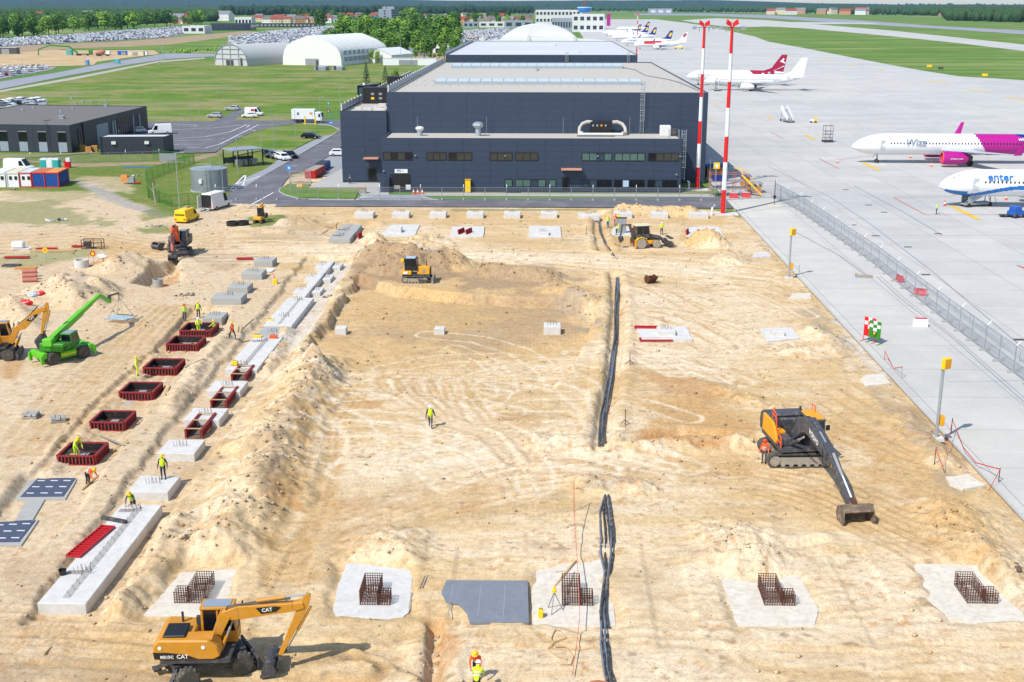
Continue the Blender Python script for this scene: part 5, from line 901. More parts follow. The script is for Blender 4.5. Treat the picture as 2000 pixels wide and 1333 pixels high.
rails(t, U, [[(1.2, -.15+k*.08, 3.15), (2.2, -.15+k*.08, 3.88), (3.4, -.15+k*.08, 3.7), (5.2, -.15+k*.08, 3.2)] for k in range(3)]+[[(5.4, -.3, 3.1), (6.2, -.55, 2.2), (6.9, -.4, 2.2)]], .035, 'black', 'hose')
mb = A(); mb.bar((9.7, -.04, 1.25), (10.4, -.04, .95), .22).box(10.0, 10.6, -.35, .27, .55, .8); mb.obj('quick_coupler', 'rust', t); bucket(t, U, 10.35, .5, R_(-50), 1.15, 1.9, 'muddy_steel', teeth=0); mb = A(); mb.m = mb.m @ Matrix.Translation((6.9, -.26, 2.3)); mb.lathe([(.14, -.02), (.14, .02)], 10, 'y'); mb.obj('round_sticker', 'yellow_bright', t)
a = ang((3.0, 3.25), (6.0, 2.62)); text('VOLVO', .5, 'white', t, 'lettering', Matrix.Rotation(U, 4, 'Z') @ Vector((4.1, -.392, 3.12)), (PI/2, -a, U), .004, 0, 1, .01); beacon(t, U, -1.9, -.9, 2.98); del t['U']
# bulldozer
c = gt(814, 567); t = T('bulldozer', 'small yellow crawler bulldozer working in front of the brown earth heap', 'bulldozer', c, R_(-1)); crawler(t, -1.55, 1.45, .85, .5, .38, 'rubber_dusty', 'timber_grey')
bx(t, 'chassis', 'dark_steel', -1.5, 1.6, -.58, .58, .5, .95); mb = MB(); mb.prism([(.15, .9), (1.55, .9), (1.6, 1.75), (.15, 1.85)], -.5, .5); mb.obj('engine_housing', 'yellow', t, False, .05); bx(t, 'radiator_grille', 'black', 1.58, 1.66, -.45, .45, .9, 1.7); bx(t, 'grille', 'grey_light', .75, 1.05, -.53, -.5, 1.15, 1.5)
bx(t, 'rear_body', 'yellow', -1.65, -.45, -.75, .75, .88, 1.35, bv=.06); bx(t, 'number_plate', 'white', -1.4, -.9, -.78, -.75, 1.0, 1.25); cab(t, 0, -1.25, .25, -.62, .62, 1.35, 2.7, 'black', 'pale_blue', .2); mb = MB(); mb.tube([(1.15, .2, 1.75), (1.15, .2, 2.35)], .05, 8); mb.obj('exhaust', 'black', t); beacon(t, 0, -1.5, -.3, 2.2); bx(t, 'work_light', 'yellow_bright', -1.7, -1.35, -.2, .2, 2.2, 2.55)
mb = MB(); B_ = [(2.0, .02), (2.12, .02), (2.0, .3), (1.98, .65), (2.12, 1.0), (2.0, 1.0), (1.86, .65), (1.88, .3)]; mb.prism(B_, -1.4, 1.4); mb.obj('blade', 'timber_grey', t); mb = MB()
for s in (-1, 1): mb.bar((.3, s*1.2, .45), (1.9, s*1.1, .3), .14)
mb.bar((1.5, 0, .8), (1.95, 0, .6), .2); mb.obj('push_arm', 'dark_steel', t)
# backhoe loader
c = gt(1262, 483); t = T('backhoe_loader', 'yellow and dark grey backhoe loader working by the workers at the far row', 'backhoe loader', c, R_(14))
bx(t, 'chassis', 'yellow', -1.5, 1.7, -.45, .45, .5, 1.0)
for x, r, w_ in ((-.95, .66, .45), (1.15, .5, .38)): [wheel(t, x, s*.85, r, w_, 'timber_grey', 'yellow', 12) for s in (-1, 1)]
mb = MB(); mb.prism([(.2, 1.0), (1.9, .95), (1.95, 1.35), (.2, 1.75)], -.42, .42); mb.obj('engine_housing', 'grey_machine', t, False, .06); bx(t, 'side_tank', 'yellow', -.1, .6, -.75, -.5, .55, 1.0, bv=.04); mb = MB()
for s in (-1, 1): mb.prism([(-1.7, .9), (-1.5, 1.35), (-.9, 1.5), (-.35, 1.3), (-.25, 1.1), (-.6, 1.42), (-1.35, 1.4)], s*.85-.25, s*.85+.25)
mb.obj('mudguard', 'yellow_bright', t); cab(t, 0, -1.55, .25, -.7, .7, 1.3, 2.85, 'dark_steel', 'wall_cream', .15); bx(t, 'cab_roof', 'wall_cream', -1.75, .3, -.8, .8, 2.89, 3.0, bv=.03)
mb = MB(); limb(mb, [(.4, 1.5, .12), (1.8, 1.25, .14), (2.5, .5, .1)], -.6, -.45); limb(mb, [(.4, 1.5, .12), (1.8, 1.25, .14), (2.5, .5, .1)], .45, .6); mb.obj('loader_arm', 'grey_machine', t); bucket(t, 0, 2.85, .5, R_(15), .7, 2.2, 'dark_steel', 'loader_bucket', 0); bx(t, 'fork_carriage', 'dark_steel', 2.9, 3.3, -1.0, 1.0, 1.1, 1.25)
mb = MB(); limb(mb, [(-1.7, .9, .15), (-2.3, 2.9, .14)], -.12, .12); limb(mb, [(-2.1, 3.0, .1), (-3.3, 3.0, .1), (-3.5, 1.6, .08)], -.1, .1); mb.obj('backhoe_arm', 'grey_machine', t); bucket(t, 0, -3.45, 1.25, R_(-60), .55, .6, 'dark_steel', 'backhoe_bucket', 0); mb = MB()
for s in (-1, 1): mb.box(-1.85, -1.65, s*.95-.12, s*.95+.12, .1, 1.2)
mb.obj('stabiliser', 'yellow', t); bx(t, 'backhoe_frame', 'rust', -1.9, -1.6, -.85, .85, .6, 1.1); bx(t, 'driver_seat', 'lime', -1.2, -.8, -.2, .2, 1.5, 2.1)
# rotating telehandler with a load of mesh
c = gt(124, 702); ch = R_(50); t = T('telehandler', 'bright green rotating telehandler lifting a mesh stack with its long boom', 'telehandler', c, ch); h = ang(c, G(234, 633)); U = h-ch; t['U'] = U; A = lambda: MB().at((0, 0, 0), U)
mb = MB(); mb.box(-2.3, 2.3, -.6, .6, .5, 1.05).box(-.75, .75, -1.1, 1.1, .45, 1.0).box(-2.4, -1.95, -1.1, 1.1, .7, 1.2).box(1.95, 2.4, -1.1, 1.1, .7, 1.15); mb.obj('chassis', 'lime', t, False, .05)
for x in (-1.4, 1.4): [wheel(t, x, s*.98, .56, .42, 'rubber_dusty', 'grey_light', 12) for s in (-1, 1)]
mb = MB()
for x in (-2.45, 2.45):
    for s in (-1, 1): mb.box(x-.12, x+.12, s*1.05-.12, s*1.05+.12, .25, 1.0)
mb.obj('stabiliser', 'lime', t); mb = MB(); mb.box(-.7, .7, -1.13, -1.1, .7, .8).box(-2.3, 2.3, -.63, -.6, .9, .97); mb.obj('warning_stripe', 'yellow_bright', t); mb = A(); mb.lathe([(.6, 1.05), (.6, 1.2)], 16); mb.obj('turntable', 'dark_steel', t)
mb = A(); mb.box(-1.9, 1.0, -1.1, .2, 1.2, 1.75).box(-1.9, -1.2, -1.1, 1.1, 1.2, 1.95); mb.obj('turret', 'green_dark', t, False, .06); mb = A(); mb.box(-2.0, -1.3, -.1, .75, 1.7, 2.35); mb.obj('boom_mount', 'lime', t, False, .04); cab(t, U, -.5, 1.1, -1.15, -.2, 1.3, 2.45, 'green_dark', 'cladding_light', .3)
P0, P1, P2, P3, P4 = (-1.6, 2.0), plane_hit(c, h, 200, 577), plane_hit(c, h, 221, 590), plane_hit(c, h, 219, 578), plane_hit(c, h, 238, 573)
Lp = lambda f: (P0[0]+(P1[0]-P0[0])*f, P0[1]+(P1[1]-P0[1])*f)
mb = A(); limb(mb, [(*P0, .28), (*Lp(.62), .26)], .1, .55); mb.obj('boom', 'lime', t, False, .02); mb = A(); limb(mb, [(*Lp(.6), .2), (*Lp(.82), .19)], .15, .5); mb.obj('boom_section', 'lime', t); mb = A(); limb(mb, [(*Lp(.8), .15), (*P1, .15), (*P2, .16)], .18, .47); mb.obj('boom_head', 'lime', t); mb = A(); limb(mb, [(P2[0], P2[1]-.05, .12), (*P3, .12)], .2, .45); limb(mb, [(*P3, .08), (*P4, .06)], .26, .4); mb.obj('jib', 'dark_steel', t)
cylinder(t, (-.9, 1.4), Lp(.35), .32, .12, .6, 'green_dark'); rails(t, U, [[(P0[0]+.2, .62, P0[1]+.1), (*[Lp(.6)[0]], .62, Lp(.6)[1]+.1)]], .05, 'black', 'hose'); Ld = gt(236, 640); hook = c+Vector((math.cos(h)*P4[0]-math.sin(h)*.33, math.sin(h)*P4[0]+math.cos(h)*.33, P4[1])); del t['U']
mb = MB(); mb.tube([(0, 0, 0), (0, 0, -.45)], .05, 5); o = mb.obj('crane_hook', 'dark_steel', t); o.matrix_local = Matrix.Rotation(-ch, 4, 'Z') @ Matrix.Translation(hook-c); Ld = Vector((hook.x, hook.y, th(hook.x, hook.y))); Z0 = Ld.z+.3
ms = T('mesh_stack', 'stack of orange and pale blue rebar mesh sheets hanging from the green telehandler', 'rebar mesh', (Ld.x, Ld.y, Z0), R_(-12)); mm = MB(); g = MB()
for k in range(20): mm.tube([(-1.25+k*.13, -1.0, .03+.02*(k % 3)), (-1.25+k*.13, 1.0, .03+.02*((k+1) % 3))], .022, 3)
for k in range(16): g.tube([(-1.3, -.95+k*.127, .1), (1.3, -.95+k*.127, .1)], .022, 3)
mm.obj('cross_bars', 'insul_orange', ms)['kind'] = 'stuff'; g.obj('long_bars', 'insul_blue', ms)['kind'] = 'stuff'; mb = MB(); mb.bar((-.9, .75, .15), (.9, .75, .15), .07); mb.obj('lifting_beam', 'rust', ms)
sl_ = MB()
for x, y in ((-.9, -.8), (.9, -.8), (-.9, .8), (.9, .8)): sl_.tube([(0, 0, hook.z-.45-Z0), (x, y, .12)], .02, 3)
sl_.obj('lifting_chain', 'dark_steel', ms)
# mini excavator
c = G(507, 436); t = T('mini_excavator', 'tiny yellow mini excavator seen from behind on the grass by the road', 'excavator', c, R_(80)); crawler(t, -.9, .9, .5, .28, .22); bx(t, 'rear_body', 'yellow', -.8, .5, -.6, .6, .5, 1.0, bv=.08); cab(t, 0, -.3, .6, -.55, .15, .95, 2.2, 'black', 'yellow'); mb = MB(); limb(mb, [(.6, .9, .12), (1.0, 2.2, .14), (2.0, 2.5, .1), (2.3, 1.0, .08)], .2, .42); mb.obj('boom', 'yellow', t); bucket(t, 0, 2.3, .8, R_(-60), .45, .5, 'dark_steel')
for px, py, rz, wd, lb in ((1270, 553, R_(-60), 1.0, 'brown steel digger bucket lying alone on the sand right of the cables'), (308, 488, R_(60), 1.3, 'black steel digger bucket lying left of the red orange excavator')):
    t = T('digger_bucket', lb, 'bucket', gt(px, py, .35), rz); bucket(t, 0, 0, .1, R_(60), .85, wd, 'rust' if px > 500 else 'grey_machine', 'bucket_shell')
# ------------------------------------------------------------------ road vehicles
def car(label, loc, rz, paint='car_white', kind='car', group=None, L=4.4, H=1.48, W=1.8, name='parked_car', cat='car'):
    t = T(name, label, cat, loc, rz, group); h = L/2; zb = .32
    pr = {'car': [(-h, .45), (-h+.05, .85), (-h+.5, .95), (-.4*h, 1.0), (.42*h, .95), (h-.1, .75), (h, .5)], 'van': [(-h, .4), (-h+.02, 1.0), (.6*h, 1.05), (h-.1, .85), (h, .5)]}[kind if kind in ('car', 'van') else 'car']
    gl = {'car': [(-h+.35, .95), (-h+.75, H), (.05*h, H), (.5*h, .95)], 'van': [(-h+.02, 1.0), (-h+.08, H), (.38*h, H), (.72*h, 1.02)]}[kind if kind in ('car', 'van') else 'car']
    mb = MB(); mb.prism([(-h, zb), (h, zb)]+pr[::-1], -W/2, W/2); mb.obj('body', paint, t, False, .06); mb = MB(); mb.loft([[(x, s*W/2*(.98 if i in (0, 3) else .82), z) for i, (x, z) in enumerate(gl)] for s in (-1, 1)]); mb.obj('cabin', paint, t, False, .05)
    wf = ((-.30, .3),) if kind == 'car' else ((.32, .62),)
    mb = MB()
    for s in (-1, 1):
        y = s*W/2*.9
        if kind == 'car': mb.loft([[(-h+.62, y, 1.0), (-h+.85, y*.935, H-.1), (.02*h, y*.935, H-.1), (.36*h, y, 1.0)], [(-h+.62, y+s*.05, 1.0), (-h+.85, y*.935+s*.05, H-.1), (.02*h, y*.935+s*.05, H-.1), (.36*h, y+s*.05, 1.0)]])
        else: mb.loft([[(.22*h, y, 1.1), (.2*h, y*.93, H-.3), (.4*h, y*.93, H-.3), (.58*h, y, 1.1)], [(.22*h, y+s*.1, 1.1), (.2*h, y*.95+s*.09, H-.3), (.4*h, y*.95+s*.09, H-.3), (.58*h, y+s*.1, 1.1)]])
    mb.obj('side_window', 'glass_dark', t); x0, z0, x1, z1 = gl[3][0]-.06, gl[3][1]+.06, gl[2][0]+.04, gl[2][1]-.06; mb = MB(); mb.add([(x0+.06, -W*.42, z0), (x0+.06, W*.42, z0), (x1+.05, W*.37, z1), (x1+.05, -W*.37, z1)], [(0, 1, 2, 3)]); mb.obj('windscreen', 'glass_dark', t)
    if kind == 'car': x0, z0, x1, z1 = gl[0]+gl[1]; mb = MB(); mb.add([(x0, -W*.42, z0+.05), (x0, W*.42, z0+.05), (x1-.05, W*.37, z1-.08), (x1-.05, -W*.37, z1-.08)], [(3, 2, 1, 0)]); mb.obj('rear_window', 'glass_dark', t)
    for x in (-.6*h, .62*h):
        for s in (-1, 1): mb = MB().at((x, s*(W/2-.08), .32)); mb.lathe([(.2, -.1), (.32, -.1), (.32, .1), (.2, .1)], 14, 'y'); w_ = mb.obj('wheel', 'rubber', t, 35); mb = MB().at((x, s*(W/2-.06), .32)); mb.lathe([(.2, -.09), (.1, -.09), (.1, .09), (.2, .09)], 10, 'y'); mb.obj('rim', 'galv', w_)
    for x, m, nm in ((h-.03, 'reflect', 'headlight'), (-h-.02, 'red', 'tail_light')):
        for s in (-1, 1): mb = MB(); mb.box(x-.03, x+.05, s*W*.36-.14, s*W*.36+.14, .6, .75); mb.obj(nm, m, t)
    return t
def big_van(label, loc, rz, paint, L=5.6, H=2.5, W=2.0, openrear=False, group=None, name='delivery_van'):
    t = car(label, loc, rz, paint, 'van', group, L, H, W, name, 'van'); h = L/2; mb = MB()
    if openrear: mb.box(-h-.03, -h+.02, -W*.4, W*.4, .5, H-.15); mb.obj('cargo_opening', 'black', t); [MB().box(-h-1.6, -h, s*.5-.2, s*.5+.2, 0, .06) for s in ()]
    else: mb.box(-h-.03, -h+.02, -W*.38, W*.38, 1.25, H-.55); mb.obj('rear_window', 'glass_dark', t)
    return t
p = G(424, 407); t = big_van('white van with its rear doors open and ramps down beside the yellow van', p, R_(74), 'white', 5.8, 2.6, 2.05, True, None); mb = MB()
for s in (-1, 1): mb.bar((-2.9, s*.55, .5), (-4.3, s*.55, .05), .4, .06)
mb.obj('loading_ramp', 'galv', t); bx(t, 'rear_door', 'white_dirty', -3.7, -2.9, .98, 1.05, .5, 2.4)
p = G(366, 433); t = big_van('yellow van seen from the rear beside the white van', p, R_(80), 'yellow_bright', 4.4, 1.95, 1.9, False, None)
mb = MB(); mb.tube([(.2, 0, 1.9), (.2, 0, 2.3)], .3, 8); mb.obj('roof_load', 'timber_grey', t)
big_van('white van parked behind the red and blue site containers', G(38, 334), R_(-8), 'white', 5.4, 2.3, 2.0, False, None); big_van('white van with yellow stripe parked beside the workshop doors', G(313, 262), R_(200), 'white', 5.6, 2.4, 2.0, False, None); car('white pickup partly hidden behind the small equipment cabin', G(268, 260), R_(205), 'white')
for px, py, rz, pt, lb in ((420, 230, 172, 'car_silver', 'silver saloon parked on the grass by the service yard'), (454, 216, 175, 'car_silver', 'silver estate car parked nearest the far grass by the yard'), (488, 230, 182, 'car_white', 'small white car parked in front of the white van'), (607, 271, -8, 'car_black', 'black hatchback parked alone beside the road and lawn'), (664, 305, 5, 'car_white', 'white car half hidden by the corner of the dark hall')): car(lb, G(px, py), R_(rz), pt)
t = big_van('white van with a red sign parked behind a small white car', G(497, 226), R_(-8), 'white', 5.2, 2.3, 2.0); bx(t, 'sign', 'red', -.6, .4, -1.02, -1.0, 1.3, 1.9)
for k, (px, py, pt) in enumerate(((524, 306, 'car_black'), (534, 308, 'car_grey'), (546, 310, 'car_silver'), (553, 313, 'car_white'), (566, 309, 'car_black'))): car('%s car, %s from the bin shelter in the packed parking row' % ({'car_black': 'black', 'car_grey': 'grey', 'car_silver': 'silver', 'car_white': 'white'}[pt], ORD[k]), G(px, py), R_(-65+k*4), pt, 'car', 'cars parked beside the bin shelter')
# box lorry
p = G(601, 240); t = T('box_lorry', 'white box lorry with rigid body standing on the service road', 'lorry', p, R_(-2)); bx(t, 'cargo_box', 'white', -4.0, 2.2, -1.25, 1.25, 1.0, 3.6, bv=.03); mb = MB(); mb.prism([(2.35, .6), (4.1, .6), (4.15, 1.6), (3.9, 2.8), (2.35, 2.9)], -1.2, 1.2); cb = mb.obj('cab', 'white', t, False, .08); mb = MB(); mb.box(3.2, 3.8, -1.23, -1.19, 1.6, 2.4).prism([(4.17, 1.65), (4.19, 1.65), (3.96, 2.7), (3.94, 2.7)], -1.05, 1.05); mb.obj('cab_window', 'glass_dark', cb); bx(t, 'chassis', 'dark_steel', -4.0, 3.8, -.5, .5, .6, 1.0)
for x in (-2.9, -1.7, 3.0): [wheel(t, x, s*1.0, .5, .35, 'rubber', 'galv', 0) for s in (-1, 1)]
bx(t, 'logo_panel', 'cable_grey', -2.5, -1.9, -1.28, -1.25, 2.1, 2.8); bx(t, 'logo_panel', 'insul_orange', .9, 1.7, -1.28, -1.25, 2.3, 2.8)
# ------------------------------------------------------------------ airliners (local +x is the nose, +y the left side)
def airliner(label, nose_gear, rz, L=37.6, livery=None, fin='plane_white', finf=None, eng='plane_white', inlet='galv', winglet='plane_white', detail=True, texts=(), sharklet=2.4, mats=('plane_white',), group=None, engr=1.1, belly='plane_grey'):
    k = L/37.6; R = 2.0; zc = 3.75; ng = .123*L if L < 40 else 5.1
    t = T('airliner', label, 'aeroplane', (nose_gear[0], nose_gear[1], .0), rz, group); X = lambda s: ng-s
    ns, sg = (170 if detail else 26), (96 if detail else 16); ML = list(mats)
    def prof(s):
        f = s/L
        if f < .15: a = f/.15; r = R*max(.04, (1-(1-a)**2.1))**.62; z = zc-.55*(1-a)**1.7
        elif f < .66: r, z = R, zc
        else: a = (f-.66)/.34; r = R*(1-a**1.5*.9); z = zc+a**1.4*1.25
        return r, z
    v = []; f_ = []; mi = []; S_ = [L*((i/ns)**1.25 if i/ns < .3 else (.3**1.25+(i/ns-.3)*(1-.3**1.25)/.7)) for i in range(ns+1)]
    for s in S_:
        r, z = prof(s); v += [(X(s), r*math.sin(2*PI*j/sg), z+r*math.cos(2*PI*j/sg)*1.03) for j in range(sg)]
    for i in range(ns):
        for j in range(sg):
            q = (j+1) % sg; f_.append((i*sg+j, i*sg+q, (i+1)*sg+q, (i+1)*sg+j)); s = (S_[i]+S_[i+1])/2; h = math.cos(2*PI*(j+.5)/sg); mi.append(livery(s/L, h) if livery else 0)
    f_ += [tuple(range(sg)), tuple(ns*sg+j for j in range(sg-1, -1, -1))]; mi += [0, 0]
    me = mesh_from('fuselage', v, f_, ML, mi, True); link('fuselage', me, t)
    b = .5*35.8*(k if L < 40 else 1); xr = X(.37*L)
    for s in (1, -1):
        mb = MB(); sec = []
        for y, x0, ch, z, th in ((1.2, xr, 6.6, 2.75, .8), (6.2, xr-3.0, 4.2, 3.0, .45), (b, xr-8.6, 1.5, 3.75, .18)): sec.append([(x0, s*y, z), (x0-ch*.3, s*y, z+th*.55), (x0-ch, s*y, z+.05), (x0-ch*.4, s*y, z-th*.45)])
        mb.loft(sec); wg = mb.obj('wing', belly, t, 50); mb = MB(); mb.loft([[(xr-8.6, s*b, 3.7), (xr-9.0, s*b+.08*s, 3.78), (xr-10.1, s*b, 3.72), (xr-9.0, s*b-.08*s, 3.7)], [(xr-10.2, s*(b+.8), 3.75+sharklet), (xr-10.4, s*(b+.84), 3.75+sharklet), (xr-10.9, s*(b+.8), 3.75+sharklet), (xr-10.4, s*(b+.76), 3.75+sharklet)]]); mb.obj('winglet', winglet, wg)
        mb = MB().at((xr-.3, s*5.75, 1.75)); mb.lathe([(.75*engr, -4.0), (engr*1.02, -2.4), (engr*1.05, -.6), (engr*.98, .7), (engr*.86, .82), (engr*.8, .4)], 18, 'x', False); e = mb.obj('engine', eng, t, 40)
        mb = MB().at((xr-.3, s*5.75, 1.75)); mb.lathe([(engr*.82, .35), (engr*.3, .4), (.05, .75)], 16, 'x'); mb.obj('fan', inlet if inlet != 'galv' else 'dark_steel', e); mb = MB().at((xr-.3, s*5.75, 1.75)); mb.lathe([(engr*.99, .68), (engr*.88, .85), (engr*.8, .42)], 18, 'x', False); mb.obj('inlet_lip', inlet, e); mb = MB().at((xr-.3, s*5.75, 1.75)); mb.lathe([(.7*engr, -3.9), (.35*engr, -5.0)], 12, 'x'); mb.obj('exhaust_cone', 'dark_steel', e); mb = MB(); mb.prism([(xr+.1, 2.7), (xr-1.2, 2.85), (xr-4.6, 3.0), (xr-4.4, 2.5), (xr-3.5, 2.3)], s*5.75-.15, s*5.75+.15); mb.obj('pylon', belly, e)
        mb = MB(); xt = X(.885*L); mb.loft([[(xt, s*.5, 4.6), (xt-1.5, s*.5, 4.8), (xt-3.6, s*.5, 4.65), (xt-1.5, s*.5, 4.45)], [(xt-3.4, s*6.2, 5.1), (xt-4, s*6.2, 5.16), (xt-4.8, s*6.2, 5.1), (xt-4, s*6.2, 5.04)]]); mb.obj('tailplane', 'plane_white', t)
    xf = X(.83*L); rt = zc+R*.9; P = [(xf+1.8, rt), (xf-1.6, rt+1.2), (xf-5.2, rt+6.2), (xf-7.4, rt+6.2), (xf-6.2, rt-.4)]
    mb = MB(); mb.loft([[(x, y, z) for x, z in P] for y in (-.22, .22)]); fo = mb.obj('tail_fin', fin, t, False, .08)
    for (poly, mt) in (finf or ()):                       # flat emblems on both sides of the fin
        for s in (-1, 1): mb = MB(); mb.prism([(xf-a*7.4, rt+bz*6.2) for a, bz in poly], s*.225, s*.255); mb.obj('emblem', mt, fo)
    mg = X(ng+.335*L if L < 40 else 22.0)
    for nm, x, ys, r in (('nose_gear', 0, (0,), .38), ('main_gear', mg, (-3.79, 3.79), .58)):
        for y in ys:
            mb = MB(); mb.tube([(x, y, r), (x, y, 2.2)], .14, 6); mb.bar((x-.1, y, 2.0), (x+.9, y, 1.2), .1); gobj = mb.obj(nm, 'grey_light', t)
            for q in (-.28, .28): mb = MB().at((x, y+q, r)); mb.lathe([(r*.5, -.15), (r, -.13), (r, .13), (r*.5, .15)], 14, 'y'); mb.obj('wheel', 'rubber', gobj, 35)
    if detail:                                            # window row, flight deck glass, doors
        wb = MB(); wb.box(-.11, .11, 0, .03, -.16, .16); wm = wb.mesh('cabin_window', 'glass_dark'); n = int(L*.62/.62)
        for s in (1, -1):
            for q in range(n): link('cabin_window', wm, t, (X(.16*L+q*.62), s*(R+.0)-(0 if s > 0 else .03), zc+.35))
            for fs in (.125, .845): mb = MB(); x = X(fs*L); r, z = prof(fs*L); y0, y1 = (s*r*.97-.05, s*r*.97+.05); mb.box(x-.45, x+.45, y0, y1, z-.75, z+.95); mb.obj('door', 'plane_grey', t, False, .02)
        mb = MB(); x0 = X(.042*L)
        for s in (-1, 1):
            for (a, c_) in (((.034, .25), (.05, .62)), ((.052, .66), (.066, .9))):
                r0, z0 = prof(a[0]*L); r1, z1 = prof(c_[0]*L)
                mb.add([(X(a[0]*L)+.03, s*r0*math.sin(.35), z0+r0*.93+.02), (X(a[0]*L)+.03, s*r0*math.sin(1.15)*1.03, z0+r0*math.cos(1.15)), (X(c_[0]*L)+.03, s*r1*math.sin(1.1)*1.03, z1+r1*math.cos(1.1)), (X(c_[0]*L)+.03, s*r1*math.sin(.6)*1.04, z1+r1*math.cos(.6)*1.06)], [(0, 1, 2, 3)])
        mb.obj('flight_deck_window', 'glass_dark', t)
    for bd, sz, m, fs, z, sh in texts:
        for s in (1, -1): a = math.asin((z-zc)/R/1.03)*.9; text(bd, sz, m, t, 'lettering', (X(fs*L), s*(R*math.cos(a)+.13), zc+R*1.03*math.sin(a)+.08), (PI/2-a, 0, PI if s > 0 else 0), .02, sh, 1, .02)
    return t
def wz(f, h):
    d = f+h*.012*0-.0
    edge = .555-.03*h; e2 = .80-.1*h
    return 0 if f < edge else (1 if f < e2 else 2)
g = G(1712, 318.5); t = airliner('white and magenta airliner with blue tail band, cut off by the right edge', (g.x, g.y), R_(180-1.5), 44.5, wz, 'navy', None, 'magenta', 'orange', 'magenta', True, [('Wizz', 1.9, 'cladding_light', .265, 4.3, .2), ('wizzair.com', 1.05, 'white', .765, 5.0, 0)], 2.6, ('plane_white', 'magenta', 'navy'), None, 1.25)
for c in list(t.children):
    if c.name.startswith('engine'): text('wizzair.com', .5, 'white', c, 'lettering', (c.data.vertices[0].co.x+2.3, c.data.vertices[30].co.y*0+(5.75+1.33 if c.data.vertices[0].co.y > 0 else -5.75-1.33), 1.75), (PI/2, 0, PI if c.data.vertices[0].co.y > 0 else 0), .02)
def en(f, h):
    if f < .02: return 0
    lo = -.85+.75*sst_(.06, .3, f)
    return 1 if (h < lo+.02 and h > lo-.28-.5*(f < .1)) or (f < .1 and h < -.55) else 0
def sst_(a, b, x): x = max(0, min(1, (x-a)/(b-a))); return x*x*(3-2*x)
g = G(1893, 404); airliner('white airliner nose with a blue wave, nearest on the apron at the right edge', (g.x, g.y), R_(180-3), 39.5, en, 'plane_blue', None, 'plane_white', 'galv', 'plane_blue', True, [('enter', 1.75, 'plane_blue', .215, 4.9, 0)], 2.4, ('plane_white', 'plane_blue'))
def qm(f, h): return 1 if f > .70-.06*h and f < .9-.0*h else 0
bird = [((.62, .55), (.80, .80), (.86, .74), (.80, .62), (.92, .50), (.86, .46), (.74, .54)), ]
g = G(1381, 173); airliner('white airliner with a dark red tail parked behind the all white one', (g.x-1, g.y+19), R_(180-2.5), 37.6, qm, 'maroon', [(bird[0], 'white'), (((.30, .02), (.36, .02), (.86, .34), (.86, .28)), 'white'), (((.62, .14), (.8, .2), (.78, .1)), 'dark_steel')], 'plane_white', 'galv', 'plane_white', True, [('CHARTER', .9, 'line_yellow', .2, 4.9, 0)][:0], 1.2, ('plane_white', 'maroon'))
g = G(1398, 176.5); airliner('all white airliner with boarding stairs at its front door', (g.x, g.y), R_(180-2.5), 36.0, None, 'plane_white', None, 'plane_white', 'galv', 'plane_white', True, (), 1.6)
def am(f, h): return 1 if .2 < f < .55 and h > .15+max(0, f-.4)*3 and ((f*23) % 1 > .3 or h > .8) else 0
g = G(1250, 96.5); airliner('white airliner with red patches on its roof, nearest of the far parked row', (g.x, g.y), R_(180-2), 37.6, am, 'plane_white', [(((.5, .45), (.7, .5), (.92, .8), (.8, .98), (.55, .75)), 'red'), (((.5, .75), (.7, .95), (.85, .95), (.8, .75)), 'white')], 'plane_white', 'galv', 'plane_white', False, (), 1.5, ('plane_white', 'red'))
for q, (px, py, lb, tx) in enumerate(((1225, 90.5, 'white airliner with a blue and yellow tail, next behind the one with red patches', 'RYANAIR'), (1205, 80.5, 'white airliner with a blue and yellow tail, second behind the red patched one', None), (1196, 75.0, 'white airliner with a blue and yellow tail, third behind the red patched one', None), (1186, 71.0, 'white airliner with a blue and yellow tail, fourth behind the red patched one', None), (1212, 62.5, 'farthest white airliner with a blue and yellow tail of the parked row', None))):
    g = G(px, py); airliner(lb, (g.x, g.y), R_(180-2), 39.0, None, 'navy', [(((.55, .3), (.75, .25), (.88, .55), (.85, .75), (.7, .72), (.62, .5)), 'yellow_bright')], 'plane_white', 'galv', 'navy', False, [(tx, 1.8, 'navy', .22, 4.5, 0)] if tx else (), 2.4, ('plane_white',), 'airliners with blue and yellow tails')
# ground equipment on the apron
def stairs(label, loc, rz, H_=3.3, canopy=False, mat='white', name='boarding_stairs'):
    t = T(name, label, 'boarding stairs', loc, rz); Lr = H_*1.35; bx(t, 'chassis', 'grey_light', -.6, Lr+.9, -.85, .85, .35, .6)
    n = int(H_/.22); me = MB().box(-.16, .16, -.65, .65, 0, .05).mesh('step', 'galv')
    for k in range(n): link('step', me, t, (Lr*k/n, 0, .6+(H_-.6)*k/n))
    for s in (-1, 1): mb = MB(); mb.prism([(-.2, .5), (.2, .5), (Lr+1, H_-.1), (Lr+1, H_+1.05), (Lr, H_+1.05), (-.2, 1.6)], s*.75-.04, s*.75+.04); mb.obj('side_panel', mat, t)
    mb = MB(); mb.box(Lr-.1, Lr+1, -.75, .75, H_-.1, H_); mb.bar((Lr+.6, .6, .5), (Lr+.6, .6, H_-.1), .1).bar((Lr+.6, -.6, .5), (Lr+.6, -.6, H_-.1), .1); mb.obj('platform', 'grey_light', t)
    for x in (0, Lr+.5): [wheel(t, x, s*.8, .32, .22, 'rubber', 'galv', 0) for s in (-1, 1)]
    return t
p = G(1398, 178); stairs('white boarding stairs docked at the all white airliner', (p.x, p.y-1.5, 0), R_(82), 3.4)
p = G(1537, 240); stairs('white boarding stairs standing alone in the middle of the apron', (p.x+.8, p.y, 0), R_(100), 3.2)
